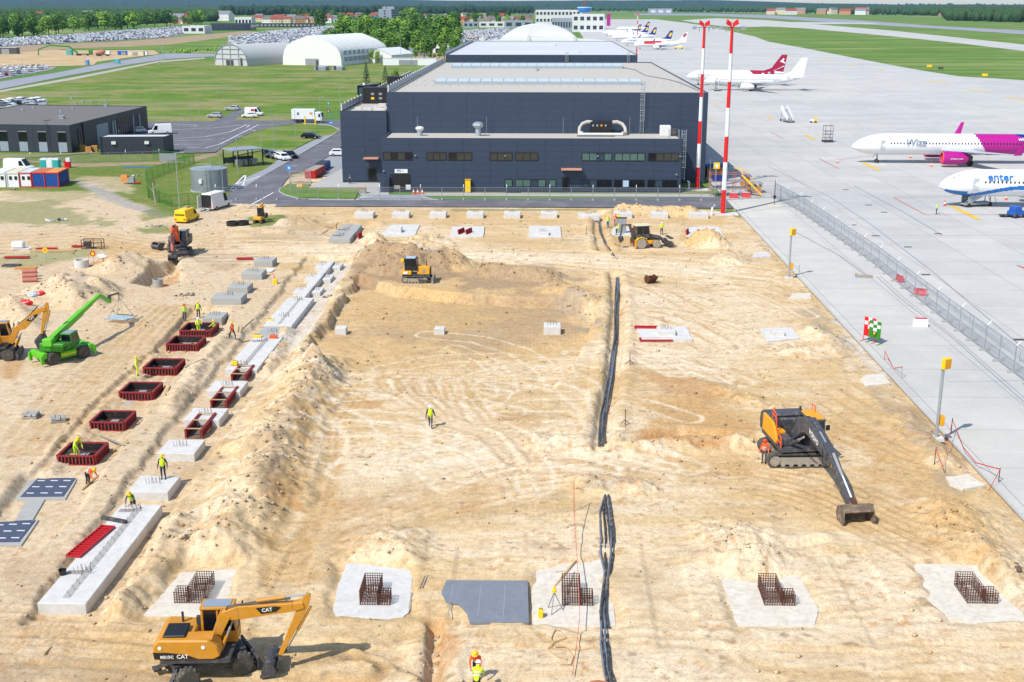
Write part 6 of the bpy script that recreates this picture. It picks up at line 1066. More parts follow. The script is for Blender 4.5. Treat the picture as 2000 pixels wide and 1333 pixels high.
p = G(1885, 404); st = stairs('silver mobile stairs beside the nose of the airliner with the blue wave', (p.x, p.y, 0), R_(20), 2.6, False, 'galv'); rails(st, 0, [[(0, -.8, .8), (3.5, -.8, 3.4), (4.4, -.8, 3.6)], [(0, .8, .8), (3.5, .8, 3.4), (4.4, .8, 3.6)], [(4.2, -.7, 2.6), (5.4, -.7, .1)], [(4.2, .7, 2.6), (5.4, .7, .1)]], .05, 'galv')
p = G(1616, 278); t = T('scaffold_tower', 'grey scaffold tower on wheels standing alone on the apron', 'scaffold', p, R_(10)); mb = MB(); Hs = HT(1616, 278, 245)
for x in (-.9, .9):
    for y in (-.7, .7): mb.tube([(x, y, .2), (x, y, Hs)], .05, 5)
for z in (1, 1.8, 2.5, Hs-.1): mb.tube([(-.9, -.7, z), (.9, -.7, z), (.9, .7, z), (-.9, .7, z), (-.9, -.7, z)], .04, 5)
mb.tube([(-.9, -.7, .4), (.9, -.7, 2.4)], .03, 4).tube([(.9, -.7, .4), (-.9, -.7, 2.4)], .03, 4); mb.obj('frame', 'dark_steel', t); bx(t, 'base', 'dark_steel', -1.1, 1.1, -.9, .9, .1, .45); bx(t, 'platform', 'timber_grey', -.9, .9, -.7, .7, 2.5, 2.6)
p = G(1588, 240); t = T('tow_bar_cart', 'small white and yellow tow cart on the apron between stairs and scaffold', 'cart', p, 0); bx(t, 'body', 'white', -.9, .3, -.5, .5, .3, .8, bv=.04); bx(t, 'head', 'yellow_bright', .35, .9, -.4, .4, .3, 1.4); [wheel(t, x, s*.5, .25, .2, 'rubber', 'galv', 0) for x in (-.6, .6) for s in (-1, 1)]
p = G(1325, 96); t = T('belt_loader', 'yellow and white belt loader vehicle behind the far parked airliners', 'belt loader', p, 0); bx(t, 'body', 'yellow_bright', -3, 3.5, -1, 1, .5, 1.3); mb = MB(); mb.box(-4.2, 1, -.5, .5, 1.3, 1.7).box(-.5, 2.5, -.9, .9, 1.3, 2.6); mb.obj('belt', 'white', t); [wheel(t, x, s*.9, .45, .3, 'rubber', 'galv', 0) for x in (-2, 2.5) for s in (-1, 1)]
def cone(label, loc, grp, s=1.0):
    t = T('traffic_cone', label, 'cone', loc, 0, grp); bx(t, 'base', 'orange', -.2*s, .2*s, -.2*s, .2*s, 0, .04); mb = MB(); mb.lathe([(.16*s, .04), (.04*s, .75*s)], 10); mb.obj('body', 'orange', t, 40); mb = MB(); mb.lathe([(.125*s, .3*s), (.085*s, .5*s)], 10, cap=False); mb.obj('band', 'white', t); return t
cone('orange cone standing nearest the nose of the airliner with the blue wave', G(1845, 403), 'apron cones', 1.3); cone('orange cone under the blue wave airliner fuselage', G(1965, 391), 'apron cones', 1.3); cone('small orange cone before the nose of the magenta airliner', G(1636, 319), 'apron cones', 1.2); cone('orange cone between nose gear and engine of the magenta airliner', G(1778, 309), 'apron cones', 1.2); cone('orange cone in front of the magenta airliner engine', G(1819, 326), 'apron cones', 1.2)
for k, px in enumerate((808, 816, 825)): cone('red and white cone by the hall gateway, %s from the left' % ORD[k], G(px, 380.5), 'cones by the gateway', 1.4)
p = G(1985, 425); t = T('tow_tractor', 'small blue tow tractor at the right edge of the apron', 'tractor', p, R_(20)); bx(t, 'body', 'blue', -1.2, 1.2, -.75, .75, .4, 1.0, bv=.06); bx(t, 'cab', 'blue', -.9, .3, -.7, .7, 1.0, 1.7, bv=.05); [wheel(t, x, s*.7, .35, .25, 'rubber', 'white', 0) for x in (-.8, .8) for s in (-1, 1)]
p = G(1968, 424); t = T('tow_dolly', 'flat black dolly on the apron behind the blue tractor', 'dolly', p, R_(0)); bx(t, 'deck', 'dark_steel', -1.2, 1.2, -.5, .5, .2, .35); [wheel(t, x, s*.45, .18, .1, 'rubber', 'galv', 0) for x in (-.8, .8) for s in (-1, 1)]
# ------------------------------------------------------------------ people: one skinned body each, posed on its skeleton
def person(label, loc, face, top='hivis_yellow', legs='cloth_navy', helmet='helmet_yellow', sleeve=None, pose='stand', H_=1.78, group=None, stripes=True):
    t = T('person', label, 'person', loc, face, group); k = H_/1.78; V = Vector
    bend = {'bend': 1.25, 'stoop': .65, 'kneel': .5}.get(pose, .05); walk = .32 if pose == 'walk' else .0; hz = {'kneel': .52, 'crouch': .5}.get(pose, .96)
    hip = V((0, 0, hz)); sp = lambda d: hip+V((math.sin(bend)*d, 0, math.cos(bend)*d)); chest, neck, head = sp(.36), sp(.53), sp(.66)
    if bend > .4: head = neck+V((math.sin(bend*.75)*.14, 0, math.cos(bend*.75)*.14))
    vs, rs, es, tags = [], [], [], []
    def nd(p, r, par, tg): vs.append(V(p)*k); rs.append(r*k); tags.append(tg); i = len(vs)-1; es.append((par, i)) if par is not None else None; return i
    h0 = nd(hip, .15, None, 'leg'); a1 = nd(sp(.18), .145, h0, 'top'); c1 = nd(chest, .165, a1, 'top'); n1 = nd(neck, .07, c1, 'skin'); hd = nd(head, .098, n1, 'skin'); nd(head+(head-neck).normalized()*.1, .07, hd, 'skin'); fw = V((math.cos(bend*.6), 0, -math.sin(bend*.6))); nd(head+fw*.1, .022, hd, 'skin')
    for s in (-1, 1):
        st = walk*s
        if pose in ('kneel', 'crouch'): kn, an, to = V((.32, s*.14, .42 if s > 0 else .1)), V((.1 if s > 0 else -.3, s*.14, .08)), V((.3 if s > 0 else -.32, s*.14, .04))
        else: kn, an, to = V((.06+st*.75, s*.11, .5)), V((-.02+st*1.0 if st <= 0 else st*.85, s*.12, .09)), V((.17+st, s*.13, .04))
        j = nd(hip+V((0, s*.1, -.04)), .105, h0, 'leg'); j = nd(kn, .068, j, 'leg'); j = nd(an, .05, j, 'leg'); nd(to, .045, j, 'boot')
        sh = chest+V((0, s*.2, .0))+V((math.sin(bend), 0, math.cos(bend)))*.08
        if pose in ('bend', 'stoop'): el, wr = sh+V((.12, s*.06, -.26)), sh+V((.26, s*.0, -.46))
        elif pose == 'work': el, wr = sh+V((.16, s*.1, -.24)), sh+V((.38, s*-.02, -.2))
        elif pose == 'point' and s > 0: el, wr = sh+V((.25, .1, -.08)), sh+V((.48, .12, .05))
        elif pose in ('kneel', 'crouch'): el, wr = sh+V((.2, s*.08, -.2)), sh+V((.42, s*.0, -.3))
        else: el, wr = sh+V((-.06-st*.3, s*.09, -.28)), sh+V((.08-st*.5, s*.12, -.52))
        j = nd(sh, .075, c1, 'sleeve'); j = nd(el, .05, j, 'sleeve'); j = nd(wr, .036, j, 'skin'); d = (wr-el).normalized(); pm = nd(wr+d*.07, .036, j, 'skin'); sd = d.cross(V((1, 0, .2))).normalized()
        for q in range(4): o = sd*(.026*(q-1.5)); f1 = nd(wr+d*.115+o, .011, pm, 'skin'); nd(wr+d*(.15+.012*(1.5-abs(q-1.5)))+o+fw*.015, .009, f1, 'skin')
        nd(wr+d*.07+fw*.05, .011, pm, 'skin')
    me = bpy.data.meshes.new('person'); me.from_pydata([tuple(p) for p in vs], es, []); o = bpy.data.objects.new('tmp', me); COL.objects.link(o)
    md = o.modifiers.new('skin', 'SKIN'); md.use_smooth_shade = True
    for d, r in zip(me.skin_vertices[0].data, rs): d.radius = (r, r)
    me.skin_vertices[0].data[0].use_root = True; sd_ = o.modifiers.new('sub', 'SUBSURF'); sd_.levels = sd_.render_levels = 1
    dg = bpy.context.evaluated_depsgraph_get(); dg.update(); bm_ = bpy.data.meshes.new_from_object(o.evaluated_get(dg)); bpy.data.objects.remove(o)
    mm = ['skin', top if sleeve is None else top, legs, 'boots', sleeve or top]; ix = {'skin': 0, 'top': 1, 'leg': 2, 'boot': 3, 'sleeve': 4}; bm_.materials.clear(); [bm_.materials.append(M(x)) for x in mm]
    SG = [(vs[a], vs[b], ix[tags[b]] if tags[b] != 'skin' or tags[a] == 'skin' else ix['sleeve' if tags[a] == 'sleeve' else 'top'], (rs[a]+rs[b])/2) for a, b in es]
    for p in bm_.polygons:
        c = p.center; best = 9; m = 1
        for a, b, i, r in SG:
            ab = b-a; q = max(0, min(1, (c-a).dot(ab)/max(ab.length_squared, 1e-9))); d = (c-a-ab*q).length-r
            if d < best: best, m = d, i
        p.material_index = m
    link('body', bm_, t); up = (head-neck).normalized(); R0 = up.to_track_quat('Z', 'X').to_matrix().to_4x4()
    if helmet:
        mb = MB(); mb.m = Matrix.Translation((head+up*.045)*k) @ R0; mb.lathe([(.17, -.01), (.135, .0), (.128, .06), (.09, .115), (.02, .135)], 12); mb.obj('helmet', helmet, t, 40)
    mb = MB(); mb.m = Matrix.Translation(head*k)
    for s in (-1, 1): mb.blob(fw*.098+V((0, s*.035, .02)), (.014,)*3, 5, 4)
    mb.obj('eyes', 'black', t)
    if stripes:
        ax_ = V((math.sin(bend), 0, math.cos(bend))); R1 = ax_.to_track_quat('Z', 'X').to_matrix().to_4x4()
        for d, r in ((.14, .165), (.27, .178)): mb = MB(); mb.m = Matrix.Translation(sp(d)*k) @ R1; mb.lathe([(r, -.02), (r+.004, .0), (r, .03)], 12, cap=False); mb.obj('reflective_band', 'reflect', t)
        if sleeve: mb = MB(); mb.m = Matrix.Translation(sp(.32)*k) @ R1; mb.lathe([(.17, -.26), (.185, -.1), (.188, .08), (.15, .15)], 12, cap=False); mb.obj('vest', top, t, 60)
    return t
def P_(px, py, up=0.): return gt(px, py, up)
PEOPLE = [
 ('person in yellow vest and white helmet walking alone across the pit', P_(841, 836), 90, 'hivis_yellow', 'cloth_grey', 'helmet_white', 'cloth_navy', 'walk'),
 ('person in yellow vest and yellow helmet standing on a concrete footing', None, -90, 'hivis_yellow', 'cloth_navy', 'helmet_yellow', 'cloth_navy', 'stand'),
 ('person in orange vest bending over planks beside the dark footing mat', P_(172, 948), -20, 'hivis_orange', 'cloth_navy', 'helmet_yellow', None, 'bend'),
 ('person in yellow suit working inside the nearest red form', None, -30, 'hivis_yellow', 'hivis_yellow', 'helmet_yellow', None, 'stoop'),
 ('person in yellow suit standing left of the fourth red form', P_(268, 735), 20, 'hivis_yellow', 'hivis_yellow', 'helmet_yellow', None, 'point'),
 ('person in orange vest walking right of the farthest red form', P_(454, 664), -30, 'hivis_orange', 'cloth_navy', 'helmet_yellow', 'skin', 'walk'),
 ('person in yellow vest with red helmet and tool box above the red forms', P_(361, 627), -60, 'hivis_yellow', 'cloth_grey', 'helmet_red', None, 'stand'),
 ('person in dark overalls and yellow vest straps behind the farthest red form', P_(388, 622), 100, 'hivis_yellow', 'cloth_navy', 'helmet_yellow', 'cloth_navy', 'stand'),
 ('person in yellow with white helmet inside the farthest red form', None, -60, 'hivis_yellow', 'hivis_yellow', 'helmet_white', None, 'work'),
 ('person in yellow vest crouching at the right corner of the farthest red form', P_(419, 650), 160, 'hivis_yellow', 'cloth_navy', 'helmet_yellow', None, 'crouch'),
 ('person with yellow helmet stooping behind the big concrete strip at lower left', P_(262, 1003), -100, 'hivis_yellow', 'cloth_navy', 'helmet_yellow', 'cloth_grey', 'stoop'),
 ('person in orange jacket and yellow helmet at the bottom edge, upper one of two', P_(931, 1325), -95, 'hivis_orange', 'cloth_navy', 'helmet_yellow', None, 'stoop'),
 ('person in yellow jacket cut off at the bottom edge below the orange one', P_(931, 1362), 80, 'hivis_yellow', 'cloth_navy', 'helmet_white', None, 'stoop'),
 ('person in blue overalls and yellow vest by the cable trench at the far row', P_(1187, 446), -60, 'hivis_yellow', 'cloth_blue', 'helmet_yellow', None, 'stand'),
 ('person in orange jacket standing second from the cable trench', P_(1188+16, 448), 200, 'hivis_orange', 'cloth_grey', 'helmet_red', None, 'stand'),
 ('person in orange jacket beside the yellow jacket near the backhoe', P_(1202+0, 442), -90, 'hivis_orange', 'cloth_navy', 'helmet_red', None, 'stand'),
 ('person in yellow vest turned away near the backhoe arm', P_(1207, 441), 90, 'hivis_yellow', 'cloth_navy', 'helmet_yellow', None, 'stand'),
 ('person in yellow vest bending at the backhoe arm', P_(1203, 461), 0, 'hivis_yellow', 'cloth_navy', 'helmet_yellow', None, 'stoop'),
 ('person in yellow vest standing behind the backhoe front loader', P_(1292, 459), -90, 'hivis_yellow', 'cloth_navy', 'helmet_white', None, 'stand'),
 ('person in yellow vest standing alone on the apron near the red line', G(1829, 419), 160, 'hivis_yellow', 'cloth_navy', None, None, 'stand'),
 ('person in yellow vest at the foot of the silver mobile stairs', G(1891, 396), 0, 'hivis_yellow', 'cloth_navy', None, None, 'stand'),
 ('person in yellow vest beside the flat black dolly on the apron', G(1975, 422), 180, 'hivis_yellow', 'cloth_navy', None, None, 'stand'),
 ('person in orange vest standing between the tracks of the dark excavator', P_(1492, 905), -120, 'hivis_orange', 'cloth_grey', 'helmet_red', None, 'stand'),
 ('person standing beside the door of the dark hall side wing', G(684, 360), -90, 'cloth_grey', 'cloth_navy', None, None, 'stand')]
# ------------------------------------------------------------------ things of the building site
def span(px0, px1, py):                                   # front foot line on the site: left point, width, heading
    a, b = gt(px0, py), gt(px1, py); z = min(a.z, b.z, gt((px0+px1)/2, py).z); return Vector((a.x, a.y, z)), (b-a).length
STB = MB()
for k in range(10): STB.tube([(-.45+.1*k+.03*(k % 3), -.2+.13*(k % 4), 0), (-.45+.1*k+.05*((k*7) % 3-1), -.2+.13*(k % 4)+.05*((k*5) % 3-1), .42)], .013, 3)
STBM = STB.mesh('starter_bars', 'rust')
def starters(t, x, y, z): o = link('starter_bars', STBM, t, (x, y, z)); o['kind'] = 'stuff'; return o
def footing(label, px0, px1, py, h, depth=None, mat='concrete', group=None, W=None, bars=True, name='concrete_footing', cat='footing', up=0):
    a, w_ = span(px0, px1, py); w_ = W or w_; d = depth or w_; t = T(name, label, cat, (a.x, a.y, a.z-.05+up), 0, group); mb = MB(); mb.box(0, w_, 0, d, 0, h+.05); mb.obj('block', mat, t, False, .025)
    if bars: starters(t, w_/2, d*.55, h+.05)
    return t, w_, d, h+.05
FORMT = None
def rib_panel(t, L, h, name='form_panel', face='form_face'): # local: along x, outer face towards -y, ribs as sub-parts
    mb = MB(); mb.box(0, L, -.02, .02, .02, h-.02); p = mb.obj(name, face, t); n = max(3, int(round(L/.26))); me = MB().box(-.035, .035, -.12, -.02, .0, h).mesh('rib', 'red_form')
    for k in range(n+1): link('rib', me, p, (.03+(L-.06)*k/n, 0, 0))
    for z in (.04, h-.04): o = MB(); o.box(0, L, -.13, .05, z-.04, z+.04); o.obj('rail', 'red_form', p)
    return p
def form_box(label, px0, px1, py, h=.72, group='red formwork boxes', D=None):
    a, w_ = span(px0, px1, py); d = D or w_; t = T('formwork_box', label, 'formwork', (a.x, a.y, a.z-.02), 0, group)
    for (x, y, r, L) in ((0, 0, 0, w_), (w_, 0, PI/2, d), (w_, d, PI, w_), (0, d, -PI/2, d)): p = rib_panel(t, L, h); p.location = (x, y, 0); p.rotation_euler.z = r
    bx(t, 'mat', 'form_face', .05, w_-.05, .05, d-.05, .0, .06); bx(t, 'spacer_block', 'grey_light', w_*.4, w_*.64, d*.45, d*.68, .06, .3)
    g = MB(); n = 12
    for k in range(1, n): g.tube([(w_*k/n, .08, .12), (w_*k/n, d-.08, .12)], .012, 3).tube([(.08, d*k/n, .14), (w_-.08, d*k/n, .14)], .012, 3)
    o = g.obj('rebar_grid', 'rust', t); o['kind'] = 'stuff'; return t
FORMS = [(114, 189, 898), (178, 246, 834), (235, 300, 778), (282, 345, 729), (327, 385, 686), (353, 411, 659)]
FT = [form_box('red ribbed formwork box, %s of six counted from the photo foreground' % ORD[k], *f) for k, f in enumerate(FORMS)]
for k, (a, b, y) in enumerate(((397, 434, 636), (413, 452, 605), (444, 484, 575), (472, 512, 547), (496, 533, 522))): footing('grey concrete footing with starter bars behind the red forms, %s from the forms' % ORD[k], a, b, y, .75, 2.5, 'concrete_grey', 'grey footings behind the red forms')
SL = [footing('pale square concrete footing in the right row, %s counted from the foreground' % ORD[k], a, b, y, .62, 2.7, 'concrete', 'pale footings of the right row') for k, (a, b, y) in enumerate(((249, 331, 977), (307, 382, 901), (359, 430, 835), (404, 470, 778)))]
def strip(label, px0, px1, py, back, h, slot=True, mat='concrete', grp=None, bars=(), nm='concrete_strip'):
    a, w_ = span(px0, px1, py); b = gt(px0, back); d = b.y-a.y if isinstance(back, (int, float)) and back > 60 else back; t = T(nm, label, 'foundation', (a.x, a.y, a.z-.05), 0, grp); m = MB()
    m.box(0, w_, 0, d, 0, h); m.obj('block', mat, t, False, .03)
    if slot:
        bx(t, 'joint_strip', 'concrete_grey', w_*.5-.2, w_*.5+.2, .6, d-.4, h-.01, h+.012); g = MB()
        for k in range(int(d/.35)): g.tube([(w_*.5+(-.13 if k % 2 else .13), .8+k*.33, h), (w_*.5+(-.13 if k % 2 else .13), .8+k*.33, h+.16)], .014, 3)
        o = g.obj('starter_bars', 'rust', t); o['kind'] = 'stuff'
    for f in bars: starters(t, w_*.45, d*f, h); g = MB(); [g.tube([(.2, d*f-.3+q*.12, h+.05), (w_*.45, d*f-.3+q*.12, h+.05)], .012, 3) for q in range(4)]; o = g.obj('rebar_mat', 'rust', t); o['kind'] = 'stuff'
    return t, w_, d, h
BG = strip('long white concrete foundation strip in the lower left foreground', 75, 172, 1198, 12.6, .68, True, 'concrete', None, (.28, .93))
S2 = strip('white concrete foundation strip with yellow boxes on it, middle of the right row', 440, 503, 734, 10.4, .62, True, 'concrete', None, (.12, .85)); y0 = S2[0].location.y+S2[2]
def after(t, w_, y, d, h, label, mat, bars): n = T('concrete_strip', label, 'foundation', (t.location.x, y, t.location.z)); m = MB(); m.box(.0, w_, .02, d, 0, h); m.obj('block', mat, n, False, .03); [starters(n, w_*.5, d*f, h) for f in bars]; return n
n1 = after(S2[0], S2[1], y0, 3.9, .5, 'grey lower foundation strip section between the two white strips', 'concrete_grey', (.5,)); y1 = y0+3.9
n2 = after(S2[0], S2[1], y1, 11.3, .66, 'white foundation strip farthest up the right row with a groove', 'concrete', (.3, .9)); bx(n2, 'joint_strip', 'concrete_grey', S2[1]*.5-.15, S2[1]*.5+.15, .5, 11, .655, .672)
y2 = y1+11.3; n3 = T('ground_beam', 'narrow concrete beam crossing three square footings at the end of the right row', 'beam', (S2[0].location.x+S2[1]*.33, y2, S2[0].location.z)); bx(n3, 'beam', 'concrete', 0, .9, .02, 18.5, 0, .75, bv=.02)
for k, yy in enumerate((3.0, 9.4, 15.8)):
    for s in (0, 1): q = T('concrete_footing', 'white footing half %s of the narrow beam, %s crossing from the strip' % (('left', 'right')[s], ORD[k]), 'footing', (n3.location.x+(-1.05 if s == 0 else .92), y2+yy, n3.location.z), 0, 'footings under the narrow beam'); bx(q, 'block', 'concrete', 0, 1.03, 0, 2.6, 0, .5, bv=.02); starters(q, .8 if s == 0 else .3, 1.3, .5)
for k, (px, py) in enumerate(((362, 858), (412, 800), (452, 748))):   # pairs of red panels between the footings
    a = gt(px, py); t = T('beam_formwork', 'pair of red form panels bridging two pale footings, %s from the foreground' % ORD[k], 'formwork', (a.x, a.y, a.z), 0, 'red beam forms between footings'); L = (3.9, 3.8, 3.0)[k]
    for x, r in ((0, PI/2), (1.15, PI/2)): p = rib_panel(t, L, .6); p.location = (x, 0, .1); p.rotation_euler.z = r
    for y in (.3, L*.55, L-.3): bx(t, 'tie_beam', 'timber', 0, 1.15, y-.05, y+.05, .68, .74)
    bx(t, 'beam_bed', 'soil_dark', .1, 1.05, .05, L-.05, 0, .1)
# blinding slabs and mats in the left row
def slab(name, label, cat, px, th_, mat, kind=None, group=None, up=.02, z=None):
    P = [gt(*q) for q in px]
    if name == 'concrete_pad': rj = random.Random(len(label)); P = [p.lerp(q, f)+Vector((rj.gauss(0, .025), rj.gauss(0, .025), 0)) for p, q in zip(P, P[1:]+P[:1]) for f in (0, .15, .3, .45, .6, .75, .9)]
    z = sum(p.z for p in P)/len(P) if z is None else z; c = sum(P, Vector())/len(P); m = MB(); m.prism([(p.x-c.x, p.y-c.y) for p in P], -.15, th_, 'xy')
    o = m.obj(name, mat, None, False, .01); o.location = (c.x, c.y, z+up); return tag(o, label, cat, group, kind)
ZP = -.53
for q in ([(28, 978), (62, 934), (152, 933), (128, 978)], [(96, 934), (122, 906), (146, 906), (124, 934)], [(52, 978), (88, 978), (62, 1022), (28, 1022)], [(-40, 1068), (-10, 1020), (76, 1018), (42, 1068)], [(184, 846), (206, 846), (215, 836), (195, 836)], [(235, 792), (256, 792), (266, 780), (246, 780)]): slab('blinding_concrete', None, None, q, .0, 'concrete_grey', 'structure', None, .06, ZP)
for k, (q, lb) in enumerate((([(40, 974), (74, 937), (148, 936), (124, 973)], 'dark waterproofing mat with white strips beside the orange worker'), ([(-40, 1063), (-8, 1023), (70, 1020), (38, 1062)], 'dark waterproofing mat with white strips at the left photo edge'))):
    o = slab('footing_mat', lb, 'mat', q, .025, 'geotextile_blue', None, 'dark mats in the left pit', .075, ZP); P = [gt(*v) for v in q]; c = o.location
    for i in range(3):
        for j in range(3): u_, v_ = (i+.5)/3, (j+.5)/3; p = (P[0]*(1-u_)+P[3]*u_)*(1-v_)+(P[1]*(1-u_)+P[2]*u_)*v_; bx(o, 'spacer_strip', 'strip_white', p.x-c.x-.24, p.x-c.x+.24, p.y-c.y-.05, p.y-c.y+.05, .026, .05)
o = slab('membrane_sheet', 'big grey membrane sheet with a torn left edge lying flat on the sand', 'membrane', [(872, 1137), (1031, 1138), (1033, 1222), (918, 1221), (912, 1200), (896, 1184), (872, 1178), (862, 1160)], .03, 'geotextile', None, None, .12); o.data.materials[0] = M('geotextile')
for x in (-1.2, .3, 1.6): bx(o, 'seam', 'grey_light', x, x+.04, -1.6, 1.8, .0305, .034)
# rebar cages on lean concrete pads
def cage(label, loc, mirror):
    t = T('rebar_cage', label, 'rebar cage', loc, 0, 'rusty L shaped rebar cages'); m = -1 if mirror else 1; h = .82; vb = MB().tube([(0, 0, 0), (0, 0, h)], .018, 4).mesh('rebar_bar', 'rust'); v2 = MB().tube([(0, 0, 0), (0, 0, h*.8)], .022, 4).mesh('rebar_bar', 'rust')
    for k in range(10):
        y = .05+2.05*k/9
        for x in (0, .9): link('rebar_bar', vb, t, (m*x, y, 0))
    for k in range(1, 7):
        for y in (.05, 2.1, .4, .75, 1.4): link('rebar_bar', vb, t, (m*.9*k/7, y, 0))
    for k in range(5):
        for y in (.05, .4, .75): link('rebar_bar', v2, t, (m*(1.02+.13*k), y, 0))
    def hoop(x0, x1, y0, y1, z): o = MB().tube([(m*x0, y0, z), (m*x1, y0, z), (m*x1, y1, z), (m*x0, y1, z), (m*x0, y0, z)], .018, 4).obj('stirrup', 'rust', t)
    for k in range(6): hoop(-.02, .92, .03, 2.12, .06+k*.145)
    for k in range(5): hoop(.95, 1.57, .03, .77, .06+k*.14)
    g = MB()
    for k in range(8): g.tube([(m*.02, .15+k*.25, h-.06), (m*.88, .15+k*.25, h-.06)], .014, 3)
    g.obj('cross_ties', 'rust', t)['kind'] = 'stuff'; return t
for k, (p, px, py, mir, lb) in enumerate(((PADS[0], 398, 1180, True, 'leftmost rebar cage on its pale pad above the yellow excavator'), (PADS[1], 703, 1183, False, 'rebar cage on a white pad left of the grey membrane sheet'), (PADS[2], 1099, 1184, False, 'rebar cage between the grey membrane sheet and the black cables'), (PADS[3], 1494, 1184, False, 'rebar cage on the pad right of the black cables'), (PADS[4], 1890, 1180, False, 'rightmost rebar cage near the lower right corner'))):
    zz = -.16
    slab('concrete_pad', ('white lean concrete pad under the %s rebar cage from the left' % ORD[k]), 'concrete pad', p, .07, 'lean_concrete' if k != 1 else 'concrete', None, 'pads under the rebar cages', .0, zz); a = G(px, py, zz+.07); c_ = cage(lb, a, mir)
    if mir: pass
# plain blocks and pads of the farther rows
for k, (a, b, y, h, lb) in enumerate(((655, 676, 655, .7, 'small concrete block standing alone left in the pit'), (848, 868, 654, .6, 'small concrete block standing alone in the middle of the pit'), (1062, 1095, 654, .8, 'wider concrete block standing alone right in the pit'), (1285, 1319, 661, .7, 'grey concrete block on a pad with red form panels'), (1509, 1532, 660, .6, 'grey concrete block on a white pad near the apron edge'), (762, 784, 457, .8, 'grey concrete block on the far pad above the sand heap'), (1048, 1072, 463, .6, 'dark topped concrete block on the far white pad'))): footing(lb, a, b, y, h, None, 'concrete', 'concrete blocks of the inner rows', None, k in (2, 3, 6), 'concrete_block', 'block')
for q, lb in (([(1240, 641), (1340, 641), (1352, 668), (1255, 668)], 'white pad with red form panels right of the cable trench'), ([(1484, 645), (1545, 643), (1562, 664), (1500, 670)], 'small white pad near the apron edge with a block'), ([(742, 463), (765, 441), (820, 441), (810, 463)], 'white pad left in the far row with a grey block'), ([(878, 464), (884, 445), (946, 445), (944, 464)], 'white pad in the far row under red forms'), ([(1033, 466), (1034, 445), (1094, 445), (1097, 465)], 'white pad in the far row under a dark topped block'), ([(1185, 462), (1200, 446), (1240, 446), (1235, 462)], 'white pad in the far row behind the backhoe'), ([(1340, 464), (1340, 446), (1402, 446), (1415, 466)], 'white pad in the far row at the right'), ([(1469, 505), (1473, 496), (1500, 496), (1506, 504)], 'small white pad with a red edge by the apron'),
        ([(1540, 586), (1548, 577), (1582, 577), (1585, 586)], 'small pale slab by the apron beside the first yellow lamp'), ([(1680, 744), (1690, 736), (1725, 736), (1738, 754), (1690, 757)], 'pale concrete slab by the apron edge between the two yellow lamps'), ([(1847, 936), (1890, 931), (1924, 955), (1880, 960), (1855, 950)], 'rounded pale slab by the apron edge below the second yellow lamp')): P = [gt(*v) for v in q]; slab('concrete_pad', lb, 'concrete pad', q, .12, 'lean_concrete' if q[0][1] < 1000 and q[0][0] > 1500 else 'concrete', None, 'white pads of the farther rows', .03, max(p.z for p in P))
for k, (a, b) in enumerate(((692, 729), (766, 799), (839, 871), (911, 944), (984, 1016), (1056, 1088), (1129, 1161), (1200, 1235), (1272, 1305), (1346, 1383))): footing('pale concrete footing of the farthest row, %s from the left' % ORD[k], a, b, 427, .75, 2.4, 'concrete', 'footings of the farthest row')
strip('tilted looking pale foundation strip in the far row left of the sand heap', 642, 684, 476, 10.5, .7, True, 'concrete_grey', None, (.2, .6))
def panel(label, px, py, rz, L=2.7, w=.8, up=.05, tilt=0, grp='loose red form panels', loc=None):
    t = T('form_panel', label, 'form panel', loc or gt(px, py, up), rz, grp); bx(t, 'face', 'red_form', 0, L, 0, w, 0, .03); me = MB().box(-.03, .03, 0, w, .03, .13).mesh('rib', 'red')
    n = int(L/.3)
    for k in range(n+1): link('rib', me, t, (L*k/n, 0, 0))
    for y in (0, w): bx(t, 'edge_rail', 'red', -.03, L+.03, y-.03, y+.03, .0, .14)
    t.rotation_euler.x = tilt; return t
zb = BG[0].location.z+.68; panel('bright red ribbed panel lying on the long white strip', 0, 0, R_(82), 4.0, .8, 0, 0, 'loose red form panels', G(156, 1090, zb+.02)); p = G(123, 1123, zb); t = T('rubber_tub', 'small black tub standing on the long white strip', 'tub', (p.x, p.y, zb)); m = MB(); m.lathe([(.15, 0), (.22, .32), (.19, .3), (.13, .06)], 12); m.obj('shell', 'black', t)
p = G(205, 1015, zb); t = T('steel_beam', 'dark steel beam lying across the back of the white strip', 'beam', (p.x, p.y, zb), R_(-20)); bx(t, 'beam', 'dark_steel', -.2, 1.6, -.1, .1, 0, .2)
for k, (px, py, rz, L, lb) in enumerate(((1240, 645, 0, 2.2, 'red form panel along the back of the pad right of the cables'), (1250, 669, R_(2), 3.0, 'red form panel along the front of the pad right of the cables'), (1340, 462, R_(75), 2.0, 'red form panel standing left at the far right pad'), (1408, 470, R_(100), 2.2, 'dark red form panel at the right end of the far right pad'), (1474, 502, R_(5), 2.0, 'red form panel at the small pad by the apron'), (895, 461, R_(70), 2.0, 'red form panel standing on the far pad, left one'), (910, 461, R_(70), 2.0, 'red form panel standing on the far pad, right one'), (700, 468, R_(85), 1.8, 'red form panel beside the far pale strip'), (1230, 456, R_(0), 1.6, 'dark red form panel behind the backhoe cab'), (462, 509, R_(5), 1.9, 'red form panel lying flat above the grey footings'), (8, 506, R_(4), 3.0, 'bright red panel stack at the left edge'), (70, 489, R_(6), 2.6, 'red beam stack on the grass by the timber'), (140, 484, R_(0), 2.2, 'red panel at the foot of the metal racks'))): o = panel(lb, px, py, rz, L, .7 if k < 10 else .5, .12 if k in (0, 1) else .08, R_(80) if k in (2, 3, 5, 6, 7, 8) else 0)
